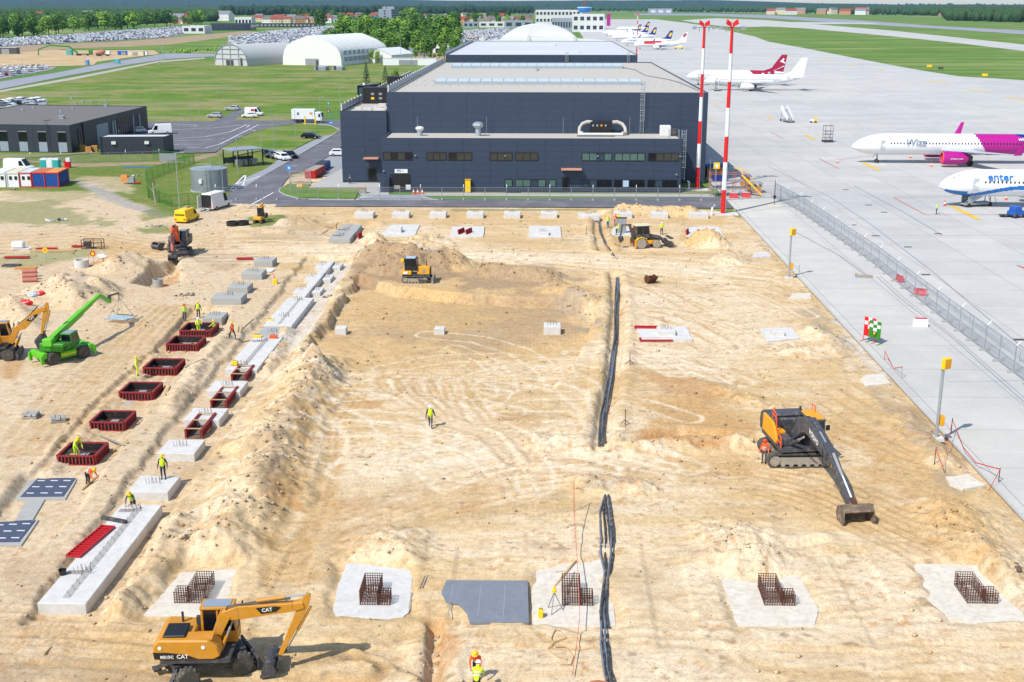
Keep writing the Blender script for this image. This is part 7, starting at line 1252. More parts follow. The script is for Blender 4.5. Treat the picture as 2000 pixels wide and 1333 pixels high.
t = T('form_panel', 'grey form panel with a white face leaning at the backhoe', 'form panel', gt(1213, 458), 0, 'loose red form panels'); bx(t, 'face', 'grey_light', -.7, .7, 0, .1, 0, 2.2); bx(t, 'edge_rail', 'dark_steel', -.75, .75, -.04, .14, 2.2, 2.35)
# cable bundles in the trench
CAB = [([(1200, 1360), (1188, 1310), (1180, 1265), (1176, 1200), (1184, 1150), (1194, 1090), (1190, 1035), (1184, 972)], 6, .19, 'lower'), ([(1173, 874), (1178, 815), (1192, 745), (1203, 665), (1204, 600), (1207, 545)], 8, .22, 'middle'), ([(1198, 500), (1184, 480), (1172, 455), (1170, 425)], 4, .2, 'far')]
_rc = random.Random(11)
for pts, n, sprd, nm in CAB:
    B = [gt(*q) for q in pts]
    for k in range(n):
        off = (k-(n-1)/2)/n*sprd*2; ph = _rc.uniform(0, 6); P = []
        for i, p in enumerate(B):
            for s_ in (0, .5) if i < len(B)-1 else (0,): q = p.lerp(B[min(i+1, len(B)-1)], s_); P.append(Vector((q.x+off+.07*math.sin(ph+i*1.7+s_*3), q.y, th(q.x, q.y)+.09+.05*((k+i) % 3))))
        if nm == 'lower' and k < 2:
            for p in P[-5:-1]: p.x -= .4*(1 if k == 0 else .55)
        m = MB(); m.tube(P, .06, 6); o = m.obj('power_cable', 'cable_black' if k % 3 else 'cable_grey', None, 60); tag(o, 'thick black cable in the %s bundle along the sand trench' % nm, 'cable', '%s cable bundle' % nm)
def rope(label, px, mat, r=.03, up=.06, cat='cord', name='cord'): P = [gt(a, b, up) for a, b in px]; m = MB(); m.tube(P, r, 5); return tag(m.obj(name, mat), label, cat)
rope('tan hose loop lying on the sand left of the cables', [(1108, 1290), (1088, 1285), (1070, 1270), (1085, 1255), (1106, 1248), (1095, 1235), (1084, 1232), (1076, 1250), (1085, 1262), (1105, 1262), (1120, 1285), (1115, 1300), (1095, 1300)], 'timber', .03)
rope('thin wire loop on the cables at the lower bundle', [(1175, 1055), (1168, 1060), (1172, 1070), (1190, 1072)], 'timber_grey', .025, .2)
def stake(label, px, py, h=1.2, mat='timber_grey', tri=True, grp='marking stakes'):
    t = T('marking_stake', label, 'stake', gt(px, py), 0, grp); m = MB(); m.tube([(0, 0, -.05), (0, 0, h)], .03, 5); m.obj('rod', mat, t)
    if tri:
        m = MB(); [m.tube([(0, 0, .4), (.4*math.cos(a), .4*math.sin(a), 0)], .025, 4) for a in (.5, 2.6, 4.7)]; m.obj('tripod', mat, t)
    return t
for k, (px, py, h, m_, tr, lb) in enumerate(((1221, 830, 1.2, 'rust', True, 'brown tripod stake right of the middle cables, nearer one'), (1230, 712, 1.1, 'rust', True, 'brown tripod stake right of the middle cables, farther one'), (1145, 460, 1.3, 'black', True, 'dark tripod stake left of the far cables'), (1120, 1000, 2.1, 'timber', False, 'tall thin stake holding red tape above the cables'), (1825, 908, 1.3, 'rust', False, 'stake with red tape below the second yellow lamp'), (1857, 850, 1.3, 'rust', False, 'stake with red tape on the apron right of the second lamp'), (1950, 945, 1.1, 'rust', False, 'stake with red tape on the apron at the right'), (1727, 706, 1.0, 'tape_red', False, 'short red topped post on the apron edge'), (1321, 562, .9, 'timber_grey', False, 'thin stake beside the loose bucket'), (1560, 538, 1.2, 'steel', False, 'thin steel rod beside the first yellow lamp'), (1760, 742, 1.2, 'timber_grey', False, 'stake with red tape right of the pale slab'))): stake(lb, px, py, h, m_, tr)
def tape(label, pts): P = [G(a, b, z) if a > 1400 and False else gt(a, b, z) for a, b, z in pts]; m = MB(); [m.bar(p, q, .02, .07) for p, q in zip(P[:-1], P[1:])]; return tag(m.obj('barrier_tape', 'tape_red'), label, 'tape')
tape('red and white tape running down past the rebar cage left of the cables', [(1120, 1000, 1.9), (1122, 1050, .9), (1126, 1090, .5), (1130, 1180, 1.0), (1132, 1230, .7), (1126, 1270, .3), (1118, 1325, .2)]); tape('red and white tape strung between stakes at the second yellow lamp', [(1825, 908, 1.2), (1840, 928, .5), (1857, 850, 1.2), (1880, 890, .6), (1905, 915, .4), (1950, 945, 1.0), (1930, 965, .2)]); tape('red and white tape lying on the apron edge by the short post', [(1727, 706, .9), (1745, 722, .1), (1760, 742, 1.1)])
def plank(label, px0, py0, px1, py1, w_=.14, h=.05, mat='timber', grp='loose planks', up=.06, up2=None): a, b = gt(px0, py0, up), gt(px1, py1, up if up2 is None else up2); m = MB(); m.bar(a, b, w_, h); return tag(m.obj('plank', mat), label, 'plank', grp)
for k, a in enumerate(((195, 852, 243, 872), (216, 885, 248, 862), (222, 892, 246, 880), (268, 830, 295, 806), (272, 822, 285, 842), (323, 773, 331, 755), (360, 719, 398, 703), (160, 958, 192, 930), (185, 915, 172, 940), (470, 646, 495, 624), (464, 650, 466, 638), (470, 650, 472, 639), (824, 1150, 834, 1126), (818, 1152, 828, 1127), (628, 458, 660, 438), (690, 508, 706, 500), (1082, 1150, 1124, 1100), (1085, 1120, 1110, 1118), (1108, 1165, 1122, 1120), (85, 1280, 100, 1265), (1030, 1215, 1032, 1150), (800, 1195, 804, 1160))): plank('loose timber plank lying on the sand, number %s from the red forms' % ORD[k] if k < 20 else 'thin plank edging of a white pad, %s one' % ORD[k-20], *a, .15 if k < 9 else .1, .05, 'timber' if k % 3 else 'timber_grey')
# survey tripod, cases, batteries of small things
p = gt(1082, 1196); t = T('survey_tripod', 'yellow topped survey tripod standing by the rebar cage', 'tripod', p); m = MB(); [m.tube([(0, 0, 1.15), (.5*math.cos(a), .5*math.sin(a), 0)], .03, 5) for a in (.2, 2.3, 4.4)]; m.obj('leg_set', 'grey_light', t); m = MB(); m.lathe([(.12, 1.15), (.12, 1.3), (.07, 1.34), (.07, 1.45)], 8); m.obj('instrument', 'yellow_bright', t)
def case(label, loc, mat='yellow_bright', s=(.4, .3, .35), rz=0, name='tool_case'): t = T(name, label, 'case', loc, rz); m = MB(); m.box(-s[0]/2, s[0]/2, -s[1]/2, s[1]/2, 0, s[2]); m.obj('body', mat, t, False, .03); m = MB(); m.tube([(-s[0]*.25, 0, s[2]), (-s[0]*.25, 0, s[2]+.08), (s[0]*.25, 0, s[2]+.08), (s[0]*.25, 0, s[2])], .02, 4); m.obj('handle', 'black', t); return t
case('yellow tool case standing left of the survey tripod', gt(1056, 1208), s=(.26, .3, .5)); z2 = S2[0].location.z+.62
for px, py, lb, s in ((459, 714, 'yellow box near the front of the middle white strip', (.5, .35, .4)), (503, 659, 'yellow trough at the back left of the middle white strip', (.9, .3, .2)), (534, 661, 'orange box at the back right of the middle white strip', (.7, .35, .3)), (528, 627, 'yellow tray on the farthest white strip', (.7, .3, .15))): p = G(px, py, z2); case(lb, (p.x, p.y, z2), 'yellow_bright' if 'orange' not in lb else 'orange', s)
p = gt(538, 555); t = T('floor_saw', 'yellow and red floor saw standing between the two footing rows', 'saw', p); bx(t, 'body', 'yellow_bright', -.25, .25, -.25, .25, 0, .55, bv=.05); m = MB(); m.tube([(0, 0, .5), (-.3, .3, 1.2), (-.6, .2, 1.3)], .04, 5); m.obj('handle', 'orange', t)
p = gt(522, 530); t = T('foil_sheet', 'white foil sheet lying between the footing rows', 'sheet', p); m = MB(); m.loft([[(-.9, -.4, .1), (.6, -.5, .05), (.9, .3, .15), (-.4, .6, .1)], [(-.8, -.3, .22), (.5, -.4, .12), (.8, .25, .3), (-.3, .5, .2)]]); m.obj('sheet', 'white', t)
# yellow apron floodlights
def flood(label, px, py, top, rz):
    p = gt(px, py) if px < 1560 else gt(px, py); h = HT(px, py, top); t = T('apron_light', label, 'lamp post', p, 0, 'yellow lamp posts along the apron edge'); bx(t, 'foundation', 'concrete', -.45, .45, -.45, .45, -.1, .12); m = MB(); m.tube([(0, 0, .1), (0, 0, h)], .11, 10); m.obj('pole', 'galv', t, 60); m = MB().at((.1, 0, h-.35), rz); m.box(-.05, .25, -.34, .34, -.4, .4); b_ = m.obj('lamp_box', 'yellow_bright', t, False, .04)
    for k in range(4): m = MB().at((.1, 0, h-.35), rz); m.box(.25, .28, -.3+k*.16, -.18+k*.16, -.32, .32); m.obj('lens', 'yellow', b_)
    bx(t, 'control_box', 'yellow', .12, .42, -.2, .2, 1.0, 1.75, bv=.03); return t
flood('yellow headed lamp post at the apron edge, farther one', 1540, 543, 447, R_(-60)); flood('yellow headed lamp post at the apron edge, nearer one', 1828, 858, 703, R_(-60))
# red and white floodlight masts
def mast(label, px, py, topm, bands, group='red and white striped masts'):
    p = G(px, py); h = HT(px, py, topm); t = T('striped_mast', label, 'mast', p, 0, group); b = [HT(px, py, y) for y in bands]+[h]; r0, r1 = .38, .2; z0 = 0
    bx(t, 'foundation', 'concrete', -2.0, 2.2, -1.3, 1.3, -.25, .1, bv=.03)
    for k, z in enumerate(b): ra, rb = r0+(r1-r0)*z0/h, r0+(r1-r0)*z/h; m = MB(); m.lathe([(ra, z0), (rb, z)], 16); m.obj('mast_section', 'mast_red' if k % 2 == 0 else 'white', t, 60); z0 = z
    for s in (-1, 1):
        m = MB(); m.loft([[(s*.1, -.3, h-.1), (s*.1, .3, h-.1), (s*.1, .3, h+.5), (s*.1, -.3, h+.5)], [(s*.9, -.45, h+.35), (s*.9, .45, h+.35), (s*.75, .45, h+1.0), (s*.75, -.45, h+1.0)]]); m.obj('lamp_head', 'mast_red', t)
        m = MB(); m.bar((0, 0, h-.15), (s*1.8, 0, h-.15), .1).box(s*1.6-.3, s*1.6+.3, -.25, .25, h-.45, h+.02).bar((s*.8, 0, h-.2), (s*.8, 0, h-.8), .15); m.obj('lamp_arm', 'grey_light', t)
    m = MB(); m.bar((.28, -.3, .2), (.22, -.2, h), .05); m.obj('climbing_rail', 'galv', t); return t
mast('tall red and white striped mast on a concrete base at the site corner', 1412, 418, 52, (371, 317, 267, 211, 160, 105)); mast('tall red and white striped mast against the right end of the dark hall', 1362, 371, 52, (327, 281, 237, 190, 145, 95)); mast('distant red and white striped mast behind the second dark hall', 1243, 119, 30, (91, 70, 58, 48, 40))
p = G(1390, 421); t = T('white_post', 'white bollard shaped post beside the striped mast base', 'post', p); m = MB(); m.tube([(0, 0, 0), (.05, 0, 1.2), (.4, 0, 1.6)], .18, 8); m.obj('post', 'white', t, 60)
p = G(1345, 371); t = T('vent_pipe', 'white bent vent pipe in the grass left of the second mast', 'pipe', p); m = MB(); m.tube([(0, 0, 0), (0, 0, 1.3), (-.3, 0, 1.5)], .18, 8); m.obj('pipe', 'white', t, 60)
# fences: posts, rails and wire panels
def fence(label, P, h, step, arm=True, feet=True, rows=6, cols=14, post='fence_wire', wire='fence_wire', name='mesh_fence', grp=None, wr=.009, panel_name='wire_panel'):
    P = [Vector((p[0], p[1], p[2] if len(p) > 2 else 0)) for p in P]; t = T(name, label, 'fence', P[0]); o = P[0]
    pm = MB().tube([(0, 0, 0), (0, 0, h)], .045, 5).mesh('post', post); am = MB().bar((0, 0, h), (.0, .35, h+.4), .07).mesh('post_arm', 'white'); fm = MB().box(-.5, .5, -.14, .14, 0, .16).mesh('concrete_foot', 'concrete_grey'); cache = {}; k = 0
    for a, b in zip(P[:-1], P[1:]):
        n = max(1, int(round((b-a).length/step))); L = (b-a).length/n; th_ = ang(a, b); key = round(L, 2)
        if key not in cache:
            m = MB()
            for i in range(cols): m.bar((L*(i+.5)/cols, 0, .12), (L*(i+.5)/cols, 0, h-.03), wr*2)
            for j in range(rows): m.bar((.03, 0, .12+(h-.15)*j/(rows-1)), (L-.03, 0, .12+(h-.15)*j/(rows-1)), wr*(2 if 0 < j < rows-1 else 5))
            cache[key] = m.mesh(panel_name, wire)
        for i in range(n+(b is P[-1])):
            q = a.lerp(b, i/n); c = link('post', pm, t, q-o, th_)
            if arm and k % 2 == 0: link('post_arm', am, t, q-o, th_)
            if feet: link('concrete_foot', fm, t, q-o, th_+PI/2)
            if i < n: link(panel_name, cache[key], t, q-o, th_)['kind'] = 'stuff'
            k += 1
    return t
fence('long wire mesh site fence with concrete feet crossing the apron on the right', [G(1512, 386), G(1560, 412), G(1700, 511), G(1850, 630), G(2010, 752), (40.2, 60, 0)], 2.4, 3.5, True, True)
F2_ = T('apron_barrier_rail', 'low double steel rail running along behind the apron mesh fence', 'rail', (0, 0, 0)); P = [G(1508, 371), G(1560, 400), G(1700, 494), G(1850, 610), G(2010, 736)]
for z in (.9, .5): m = MB(); m.tube([(p.x+.8, p.y, z) for p in P], .03, 4); m.obj('rail', 'galv', F2_)
me = MB().tube([(0, 0, 0), (0, 0, .95)], .03, 4).mesh('post', 'galv')
for a, b in zip(P[:-1], P[1:]): [link('post', me, F2_, a.lerp(b, i/5)+Vector((.8, 0, 0))) for i in range(5)]
fence('wire mesh fence with pale leaning tops along the road in front of the dark hall', [(-53, 187.4, 0), (-20, 188.2, 0), (28.5, 188.6, 0), (37.4, 192.0, 0)], 2.0, 3.4, True, True)
fence('green wire fence beside the water tank on the meadow', [gt(285, 352), gt(290, 388), gt(335, 404), gt(435, 396)], 1.9, 2.6, False, False, 7, 16, 'green_dark', 'green_dark'); fence('green wire fence behind the rubble and the water tank', [gt(287, 352), gt(380, 318), gt(300, 312)], 1.9, 2.6, False, False, 7, 16, 'green_dark', 'green_dark')
fence('wire fence with pale posts on the meadow in front of the workshop', [gt(-60, 322), gt(60, 320), gt(180, 317), gt(312, 313)], 1.8, 3.2, True, False, 5, 10); fence('steel bar gate panel across the road left of the red skip', [G(566, 357), G(607, 357)], 2.0, 4.2, False, True, 4, 26, 'grey_light', 'grey_light', 'bar_gate', None, .02, 'bar_panel')
t = T('sign_board', 'white blank site board fixed on two posts by the meadow fence', 'board', gt(313, 322), R_(3)); bx(t, 'board', 'grey_light', 0, 3.3, -.03, .03, .6, 2.2); [MB().tube([(x, .05, 0), (x, .05, 2.3)], .05, 5).obj('post', 'galv', t) for x in (.1, 3.2)]
# traffic barriers on the apron
def board(label, px, py, rz, cols, h=2.3, w_=1.2):
    t = T('barrier_board', label, 'barrier', G(px, py), rz, 'checked barrier boards on the apron'); n = 5; c1 = cols
    m = MB(); m.bar((0, -.5, .03), (0, .5, .03), .06).bar((w_, -.5, .03), (w_, .5, .03), .06).tube([(0, 0, 0), (0, 0, h)], .03, 5).tube([(w_, 0, 0), (w_, 0, h)], .03, 5); m.obj('stand', c1, t)
    for i in range(3):
        for j in range(n): m = MB(); m.box(i*w_/3+.01, (i+1)*w_/3-.01, -.02, .02, .5+(h-.5)*j/n+.005, .5+(h-.5)*(j+1)/n-.005); m.obj('panel', c1 if (i+j) % 2 == 0 or (j < 2) else 'white', t)
    return t
board('tall red and white checked barrier board on the apron', 1686, 665, R_(-50), 'mast_red', 2.3); t = board('green and white checked barrier board in front of the red one', 1696, 668, R_(-50), 'green_dark', 2.1); beacon(t, 0, .7, -.2, .9)
def jersey(label, px, py, rz, m_, L=1.4, g='plastic road barriers'): t = T('road_barrier', label, 'barrier', G(px, py), rz, g); m = MB(); m.prism([(-.3, 0), (.3, 0), (.25, .2), (.1, .5), (.08, .8), (-.08, .8), (-.1, .5), (-.25, .2)], -L/2, L/2, 'xz'); m.obj('body', m_, t, False, .03); m = MB(); m.box(-.11, .11, -L/2+.1, L/2-.1, .8, .86); m.obj('top_strip', 'white' if m_ != 'white' else 'mast_red', t); return t
for a in (('red plastic barrier behind the apron fence, larger one', 1797, 577, R_(70), 'mast_red'), ('red plastic barrier behind the apron fence, narrow one', 1757, 550, R_(10), 'mast_red'), ('red and white barrier lying on the apron by the joint line', 1797, 638, R_(85), 'white'), ('red plastic barrier below the yellow stairs, left one', 1433, 387, R_(88), 'mast_red'), ('red plastic barrier below the yellow stairs, right one', 1457, 386, R_(88), 'mast_red')): jersey(*a)
p = G(1685, 543); t = T('timber_trestle', 'low L shaped brown timber trestle lying on the apron', 'trestle', p, R_(-5)); m = MB(); m.box(-.5, 1.1, -.05, .05, 0, .35); m.box(-.75, -.5, -.05, .9, 0, .35); m.obj('beam', 'timber_grey', t); bx(t, 'plate', 'pale_blue', -1.4, -.3, -.9, -.3, 0, .03)
# stair tower of scaffolding with a yellow chute at the hall corner
p = G(1405, 384); t = T('scaffold_stair', 'scaffold stair tower with a yellow flight at the right end of the dark hall', 'scaffold', p); m = MB()
for x in (-1.5, .5, 2.5, 4.5):
    for y in (0, 2.2): m.tube([(x, y, 0), (x, y, 3.9)], .05, 5)
for z in (1.2, 2.4, 3.6): m.tube([(-1.5, 0, z), (4.5, 0, z), (4.5, 2.2, z), (-1.5, 2.2, z), (-1.5, 0, z)], .045, 5)
for k in range(3): m.tube([(-1.5+2*k, 0, 0), (.5+2*k, 0, 2.4)], .035, 4)
m.obj('frame', 'pvc_pink', t)
for z in (1.25, 2.45): bx(t, 'deck', 'grey_light', -1.5, 4.5, 0, 2.2, z, z+.08)
m = MB()
for y in (-.1, .9): m.bar((3.6, y, 3.4), (6.9, y, .2), .08, .3); m.tube([(3.6, y, 4.4), (6.9, y, 1.2)], .05, 5).tube([(3.6, y, 3.4), (3.6, y, 4.4), (2.2, y, 4.6)], .05, 5)
m.obj('stair_string', 'yellow_bright', t); me = MB().box(-.15, .15, -.1, .9, 0, .05).mesh('step', 'yellow'); [link('step', me, t, (3.7+.26*k, 0, 3.3-.255*k)) for k in range(12)]; bx(t, 'banner', 'navy', -1.3, 1.2, -.1, -.05, 2.6, 3.5)
def hut(label, px0, px1, py, h, dep, mat, roof): a, b = G(px0, py), G(px1, py); t = T('timber_cabin', label, 'cabin', a, 0, 'small timber cabins at the hall corner'); L = (b-a).length; m = MB(); m.box(0, L, 0, dep, 0, h); m.obj('wall', mat, t); m = MB(); m.box(-.2, L+.2, -.3, dep+.3, h, h+.18); m.obj('roof', roof, t); bx(t, 'door', 'timber_grey', .4, L*.4, -.04, 0, .1, 1.9)
hut('orange timber cabin with a grey blue roof right of the yellow stair', 1461, 1487, 378, 1.5, 2.2, 'clad_wood', 'cladding_light'); hut('brown timber cabin with a blue roof behind the scaffold stair', 1381, 1420, 347, 1.9, 3, 'clad_wood', 'cloth_blue'); hut('small timber cabin with blue roof behind the yellow stair', 1449, 1464, 365, 1.7, 2, 'clad_wood', 'cloth_blue')
# street lamps and thin poles
def lamp(label, px, py, top, arm=.9, grp='slim street lamps by the service road', r=.07, gnd=None):
    p = gnd or G(px, py); h = HT(px, py, top); t = T('street_lamp', label, 'street lamp', p, 0, grp); m = MB(); m.tube([(0, 0, 0), (0, 0, h)], r, 6, True, r*.6); m.obj('pole', 'galv', t, 60)
    if arm: m = MB(); m.bar((0, 0, h), (arm, 0, h+.12), .06); m.obj('arm', 'galv', t); bx(t, 'lamp_head', 'grey_light', arm-.1, arm+.45, -.13, .13, h+.06, h+.18)
    return t
LM = [(351, 412, 300, 'nearest beside the yellow van'), (374, 237, 207, 'at the upper yard edge by the workshop'), (389, 223, 188, 'in the grass above the yard'), (424, 209, 180, 'behind the silver cars'), (469, 274, 218, 'at the yard edge near the road markings'), (530, 247, 214, 'between yard and lawn'), (536, 290, 226, 'in the lawn left of the black hatchback'), (578, 271, 210, 'in the lawn in front of the lorry'), (510, 288, 246, 'behind the bin shelter'), (430, 330, 272, 'left of the bin shelter'), (465, 344, 268, 'in front of the bin shelter'), (353, 296, 235, 'at the corner of the small equipment cabin'), (665, 233, 173, 'at the left corner of the hall wing'), (626, 244, 190, 'behind the lorry'), (436, 376, 322, 'in front of the water tank'), (698, 195, 165, 'beside the transformer house'), (720, 189, 164, 'between transformer house and hall'), (740, 172, 143, 'behind the transformer house'), (568, 378, 326, 'with a blue sign by the kerb')]
for px, py, tp, lb in LM: lamp('slim grey street lamp '+lb, px, py, tp, .9)
for px, py, tp, lb in ((783, 129, 53, 'tall white pole beside the white marquee'), (525, 122, 57, 'tall white pole between the two tent halls'), (81, 94, 72, 'first white pole along the far earth bank'), (113, 90, 72, 'second white pole along the far earth bank'), (40, 97, 76, 'white pole at the left end of the earth bank'), (150, 91, 69, 'third white pole along the far earth bank'), (210, 82, 58, 'fourth white pole along the far earth bank'), (255, 81, 60, 'fifth white pole along the far earth bank'), (295, 75, 54, 'white pole by the far white shed'), (340, 76, 54, 'white pole in front of the far white shed'), (319, 113, 88, 'white pole at the bypass road bend'), (415, 78, 50, 'white pole before the canopy hall'), (46, 150, 118, 'white pole at the left car lot'), (68, 151, 130, 'second white pole at the left car lot'), (167, 124, 105, 'pole at the earthworks left of the blue toilet'), (200, 123, 103, 'pole at the earthworks right of the blue toilet'), (312, 131, 98, 'dark thin tree like pole in the meadow'), (1525, 53, 34, 'white lamp mast on the airfield grass')): lamp(lb, px, py, tp, 0, 'thin poles far off', .22 if py < 115 else .12)
for k, (px, py, tp) in enumerate(((1385, 379, 310), (1395, 385, 316))): lamp('thin pole at the right corner of the dark hall, %s one' % ('left', 'right')[k], px, py, tp, 0, 'thin poles at the hall corner', .05)
p = G(1512, 402); t = T('antenna_post', 'thin black antenna post on a concrete foot at the fence corner', 'post', p); m = MB(); m.tube([(0, 0, 0), (0, 0, 4.0)], .05, 5); m.obj('rod', 'dark_steel', t); m = MB(); m.lathe([(.2, 1.1), (.2, 1.6)], 8); m.obj('cable_drum', 'black', t); bx(t, 'foot', 'wall_cream', -.9, .9, -.5, .5, 0, .12)
def sign(label, px, py, top, shape, mat, rz=0, w_=.45): p = G(px, py); h = HT(px, py, top); t = T('road_sign', label, 'road sign', p, rz); m = MB(); m.tube([(0, .04, 0), (0, .04, h)], .035, 5); m.obj('post', 'galv', t); m = MB(); (m.box(-w_, w_, -.02, .02, h-2*w_, h) if shape == 'sq' else m.prism([(w_*math.cos(a*PI/4), h-w_+w_*math.sin(a*PI/4)) for a in range(8)], -.02, .02)); m.obj('plate', mat, t); m = MB(); m.box(-w_*.45, w_*.45, -.03, -.021, h-1.5*w_, h-.6*w_) if shape == 'sq' else m.box(-w_*.6, w_*.6, -.03, -.021, h-w_*1.15, h-w_*.85); m.obj('symbol', 'white', t)
sign('blue square road sign by the kerb left of the bar gate', 566, 356, 323, 'sq', 'bright_blue'); sign('yellow warning sign on the grass island', 587, 378, 357, 'oct', 'yellow'); sign('blue round sign at the tip of the lawn by the lorry', 647, 249, 236, 'oct', 'bright_blue', 0, .5); sign('small blue sign at the meadow behind the yard', 642, 218, 200, 'sq', 'bright_blue', 0, .3); sign('dark information sign by the lorry cab', 642, 232, 214, 'sq', 'rust', 0, .4); sign('yellow sign on a tall post at the hall corner', 1397, 385, 318, 'sq', 'yellow_bright', 0, .5)
for k, px in enumerate((596, 616)): p = G(px, 244); t = T('yellow_post', 'tall yellow post in front of the lorry, %s one' % ('left', 'right')[k], 'post', p); bx(t, 'post', 'yellow_bright', -.15, .15, -.15, .15, 0, 2.2)
# skips, crate, site containers, toilets
def skip(label, px0, py0, px1, py1, w_, mat, h=1.3): a, b = G(px0, py0), G(px1, py1); t = T('skip', label, 'skip', a, ang(a, b), 'rubbish skips by the hall'); L = (b-a).length; m = MB(); m.prism([(.3, 0), (L-.3, 0), (L, h), (0, h)], 0, w_); m.obj('tub', mat, t, False, .04); m = MB(); m.box(.1, L-.1, .1, w_-.1, h, h+.05); m.obj('cover', 'timber_grey' if mat == 'red' else 'black', t); me = MB().box(-.05, .05, -.08, 0, .1, h-.05).mesh('rib', mat); [link('rib', me, t, (.5+(L-1)*k/5, 0, 0)) for k in range(6)]
skip('red steel skip beside the dark hall wing', 616, 349, 636, 338, 2.0, 'red', 1.4); skip('blue steel skip with black rubbish behind the red skip', 632, 337, 646, 327, 2.0, 'blue', 1.3)
p = G(708, 378); t = T('timber_crate', 'small brown crate on the pavement by the hall entrance', 'crate', p); bx(t, 'box', 'timber_grey', -.6, .6, -.4, .4, .0, .9); bx(t, 'lid', 'ply', -.65, .65, -.45, .45, .9, 1.0)
a = gt(116, 366); dv = gt(141, 353)-a; dv.z = 0; dl = 6.0; dv.normalize(); cr = ang((0, 0), dv)-PI/2
def container(label, px0, px1, wall, frame, roof, doors=False, grp='site containers'):
    a0, b0 = gt(px0, 366), gt(px1, 366); W = (b0-a0).length; h = 2.5; t = T('site_container', label, 'container', (a0.x, a0.y, max(a0.z, b0.z)), 0, grp); sx = dv.x*dl; sy = dv.y*dl
    Q = lambda x, y, z: (x*W+y*sx, y*sy, z)
    m = MB(); m.add([Q(x, y, z) for z in (0, h) for x, y in ((.01, .005), (.99, .005), (.99, .995), (.01, .995))], [(0, 1, 5, 4), (1, 2, 6, 5), (2, 3, 7, 6), (3, 0, 4, 7)]); m.obj('wall', wall, t); m = MB(); m.add([Q(x, y, z) for z in (h, h+.08) for x, y in ((0, 0), (1, 0), (1, 1), (0, 1))], [(3, 2, 1, 0), (4, 5, 6, 7), (0, 1, 5, 4), (1, 2, 6, 5), (2, 3, 7, 6), (3, 0, 4, 7)]); m.obj('roof', roof, t)
    m = MB()
    for z in (.08, h-.08): m.bar(Q(0, 0, z), Q(1, 0, z), .16).bar(Q(1, 0, z), Q(1, 1, z), .16)
    for x, y in ((0, 0), (1, 0), (1, 1)): m.bar(Q(x, y, 0), Q(x, y, h), .17)
    m.obj('frame', frame, t)
    if doors:
        for u_ in (.22, .68): m = MB(); m.box(W*u_, W*(u_+.22), -.05, .02, 1.3, 1.9); m.obj('window', 'glass_dark', t)
    else:
        me = MB().box(-.04, .04, -.05, .0, .2, h-.2).mesh('corrugation', wall); [link('corrugation', me, t, (W*(k+.5)/9, 0, 0)) for k in range(9)]
        s = math.hypot(sx, sy)
        me2 = MB().box(0, .05, -.05, .05, .2, h-.2).mesh('corrugation', wall); [link('corrugation', me2, t, Q(1, (k+.5)/18, 0), -math.atan2(sx, sy)) for k in range(18)]
container('white site container at the far left photo edge', -14, 12, 'white', 'white_dirty', 'white', True); container('white site container with two small windows and a red post', 15, 38, 'white', 'white_dirty', 'wall_cream', True); container('white site container with red frame beside the blue ones', 40, 63, 'white', 'red', 'roof_white', True); container('blue container with red frame, left one of two', 65, 89, 'blue', 'red', 'pvc_orange'); container('blue container with red frame at the right end of the row', 90, 116, 'blue', 'red', 'insul_orange')
for k, (px, m_) in enumerate(((88, 'teal'), (100, 'white'), (112, 'teal'))): p = gt(px, 333); t = T('portable_toilet', '%s portable toilet behind the containers, %s one' % ('teal' if m_ == 'teal' else 'white grey', ('left', 'middle', 'right')[k]), 'toilet', p); m = MB(); m.box(-.6, .6, -.6, .6, 0, 2.0); m.obj('cabin', m_, t, False, .05); m = MB(); m.prism([(-.62, 2.0), (.62, 2.0), (.45, 2.3), (-.45, 2.3)], -.62, .62); m.obj('roof', 'white', t); m = MB(); m.box(-.4, .4, -.64, -.6, .15, 1.8); m.obj('door', m_, t)
p = gt(133, 328); t = T('mixer_silo', 'small red and white machine behind the blue containers', 'machine', p); bx(t, 'body', 'mast_red', -.5, .5, -.4, .4, 0, 1.5); bx(t, 'hood', 'white', -.2, .6, -.42, .42, 1.2, 1.9)
# heaps, piles and debris
def rubble(label, px, py, n, s, mats, name='rubble_heap', cat='rubble', grp=None, sd=0):
    t = T(name, label, cat, gt(px, py), 0, grp); r = random.Random(sd+n)
    for k in range(n): a = r.uniform(0, 6.28); d = r.random()**.6*s; q = r.uniform(.2, .5)*s*.5; m = MB(); m.blob((0, 0, 0), (q, q*r.uniform(.6, 1), q*.6), 7, 5, .25); o = m.obj('stone', mats[k % len(mats)], t); o.location = (math.cos(a)*d, math.sin(a)*d*.6, q*.35+.1*(1-d/s)); o.rotation_euler = (r.uniform(-.5, .5), r.uniform(-.5, .5), a)
rubble('pale boulders beside the long white strip', 382, 1062, 3, 1.0, ['rock'], 'boulder_group', 'boulders', None, 2); rubble('small heap of rubble and roots in the sand right of the green telehandler', 360, 578, 9, 1.2, ['soil_dark', 'rock', 'timber_grey'], sd=5); rubble('pale rubble heap on the grass left of the yellow van', 300, 442, 10, 1.4, ['rock', 'concrete', 'timber_grey'], sd=6); rubble('grey rubble pile in the meadow left of the dirt track', 110, 432, 11, 1.8, ['concrete_grey', 'dark_steel', 'concrete'], sd=7); rubble('rubble and scrap pile beside the green fence', 255, 345, 9, 1.5, ['timber_grey', 'concrete', 'soil_dark'], sd=8); rubble('scrap heap at the foot of the white containers', 30, 370, 7, 1.2, ['dark_steel', 'grey_light', 'timber_grey'], sd=9); rubble('loose stones in the sand at the right edge', 1985, 1110, 6, 1.0, ['soil_dark', 'rock'], sd=10); rubble('broken clods near the middle of the pit edge', 640, 580, 8, .9, ['soil_dark', 'rock'], sd=11)
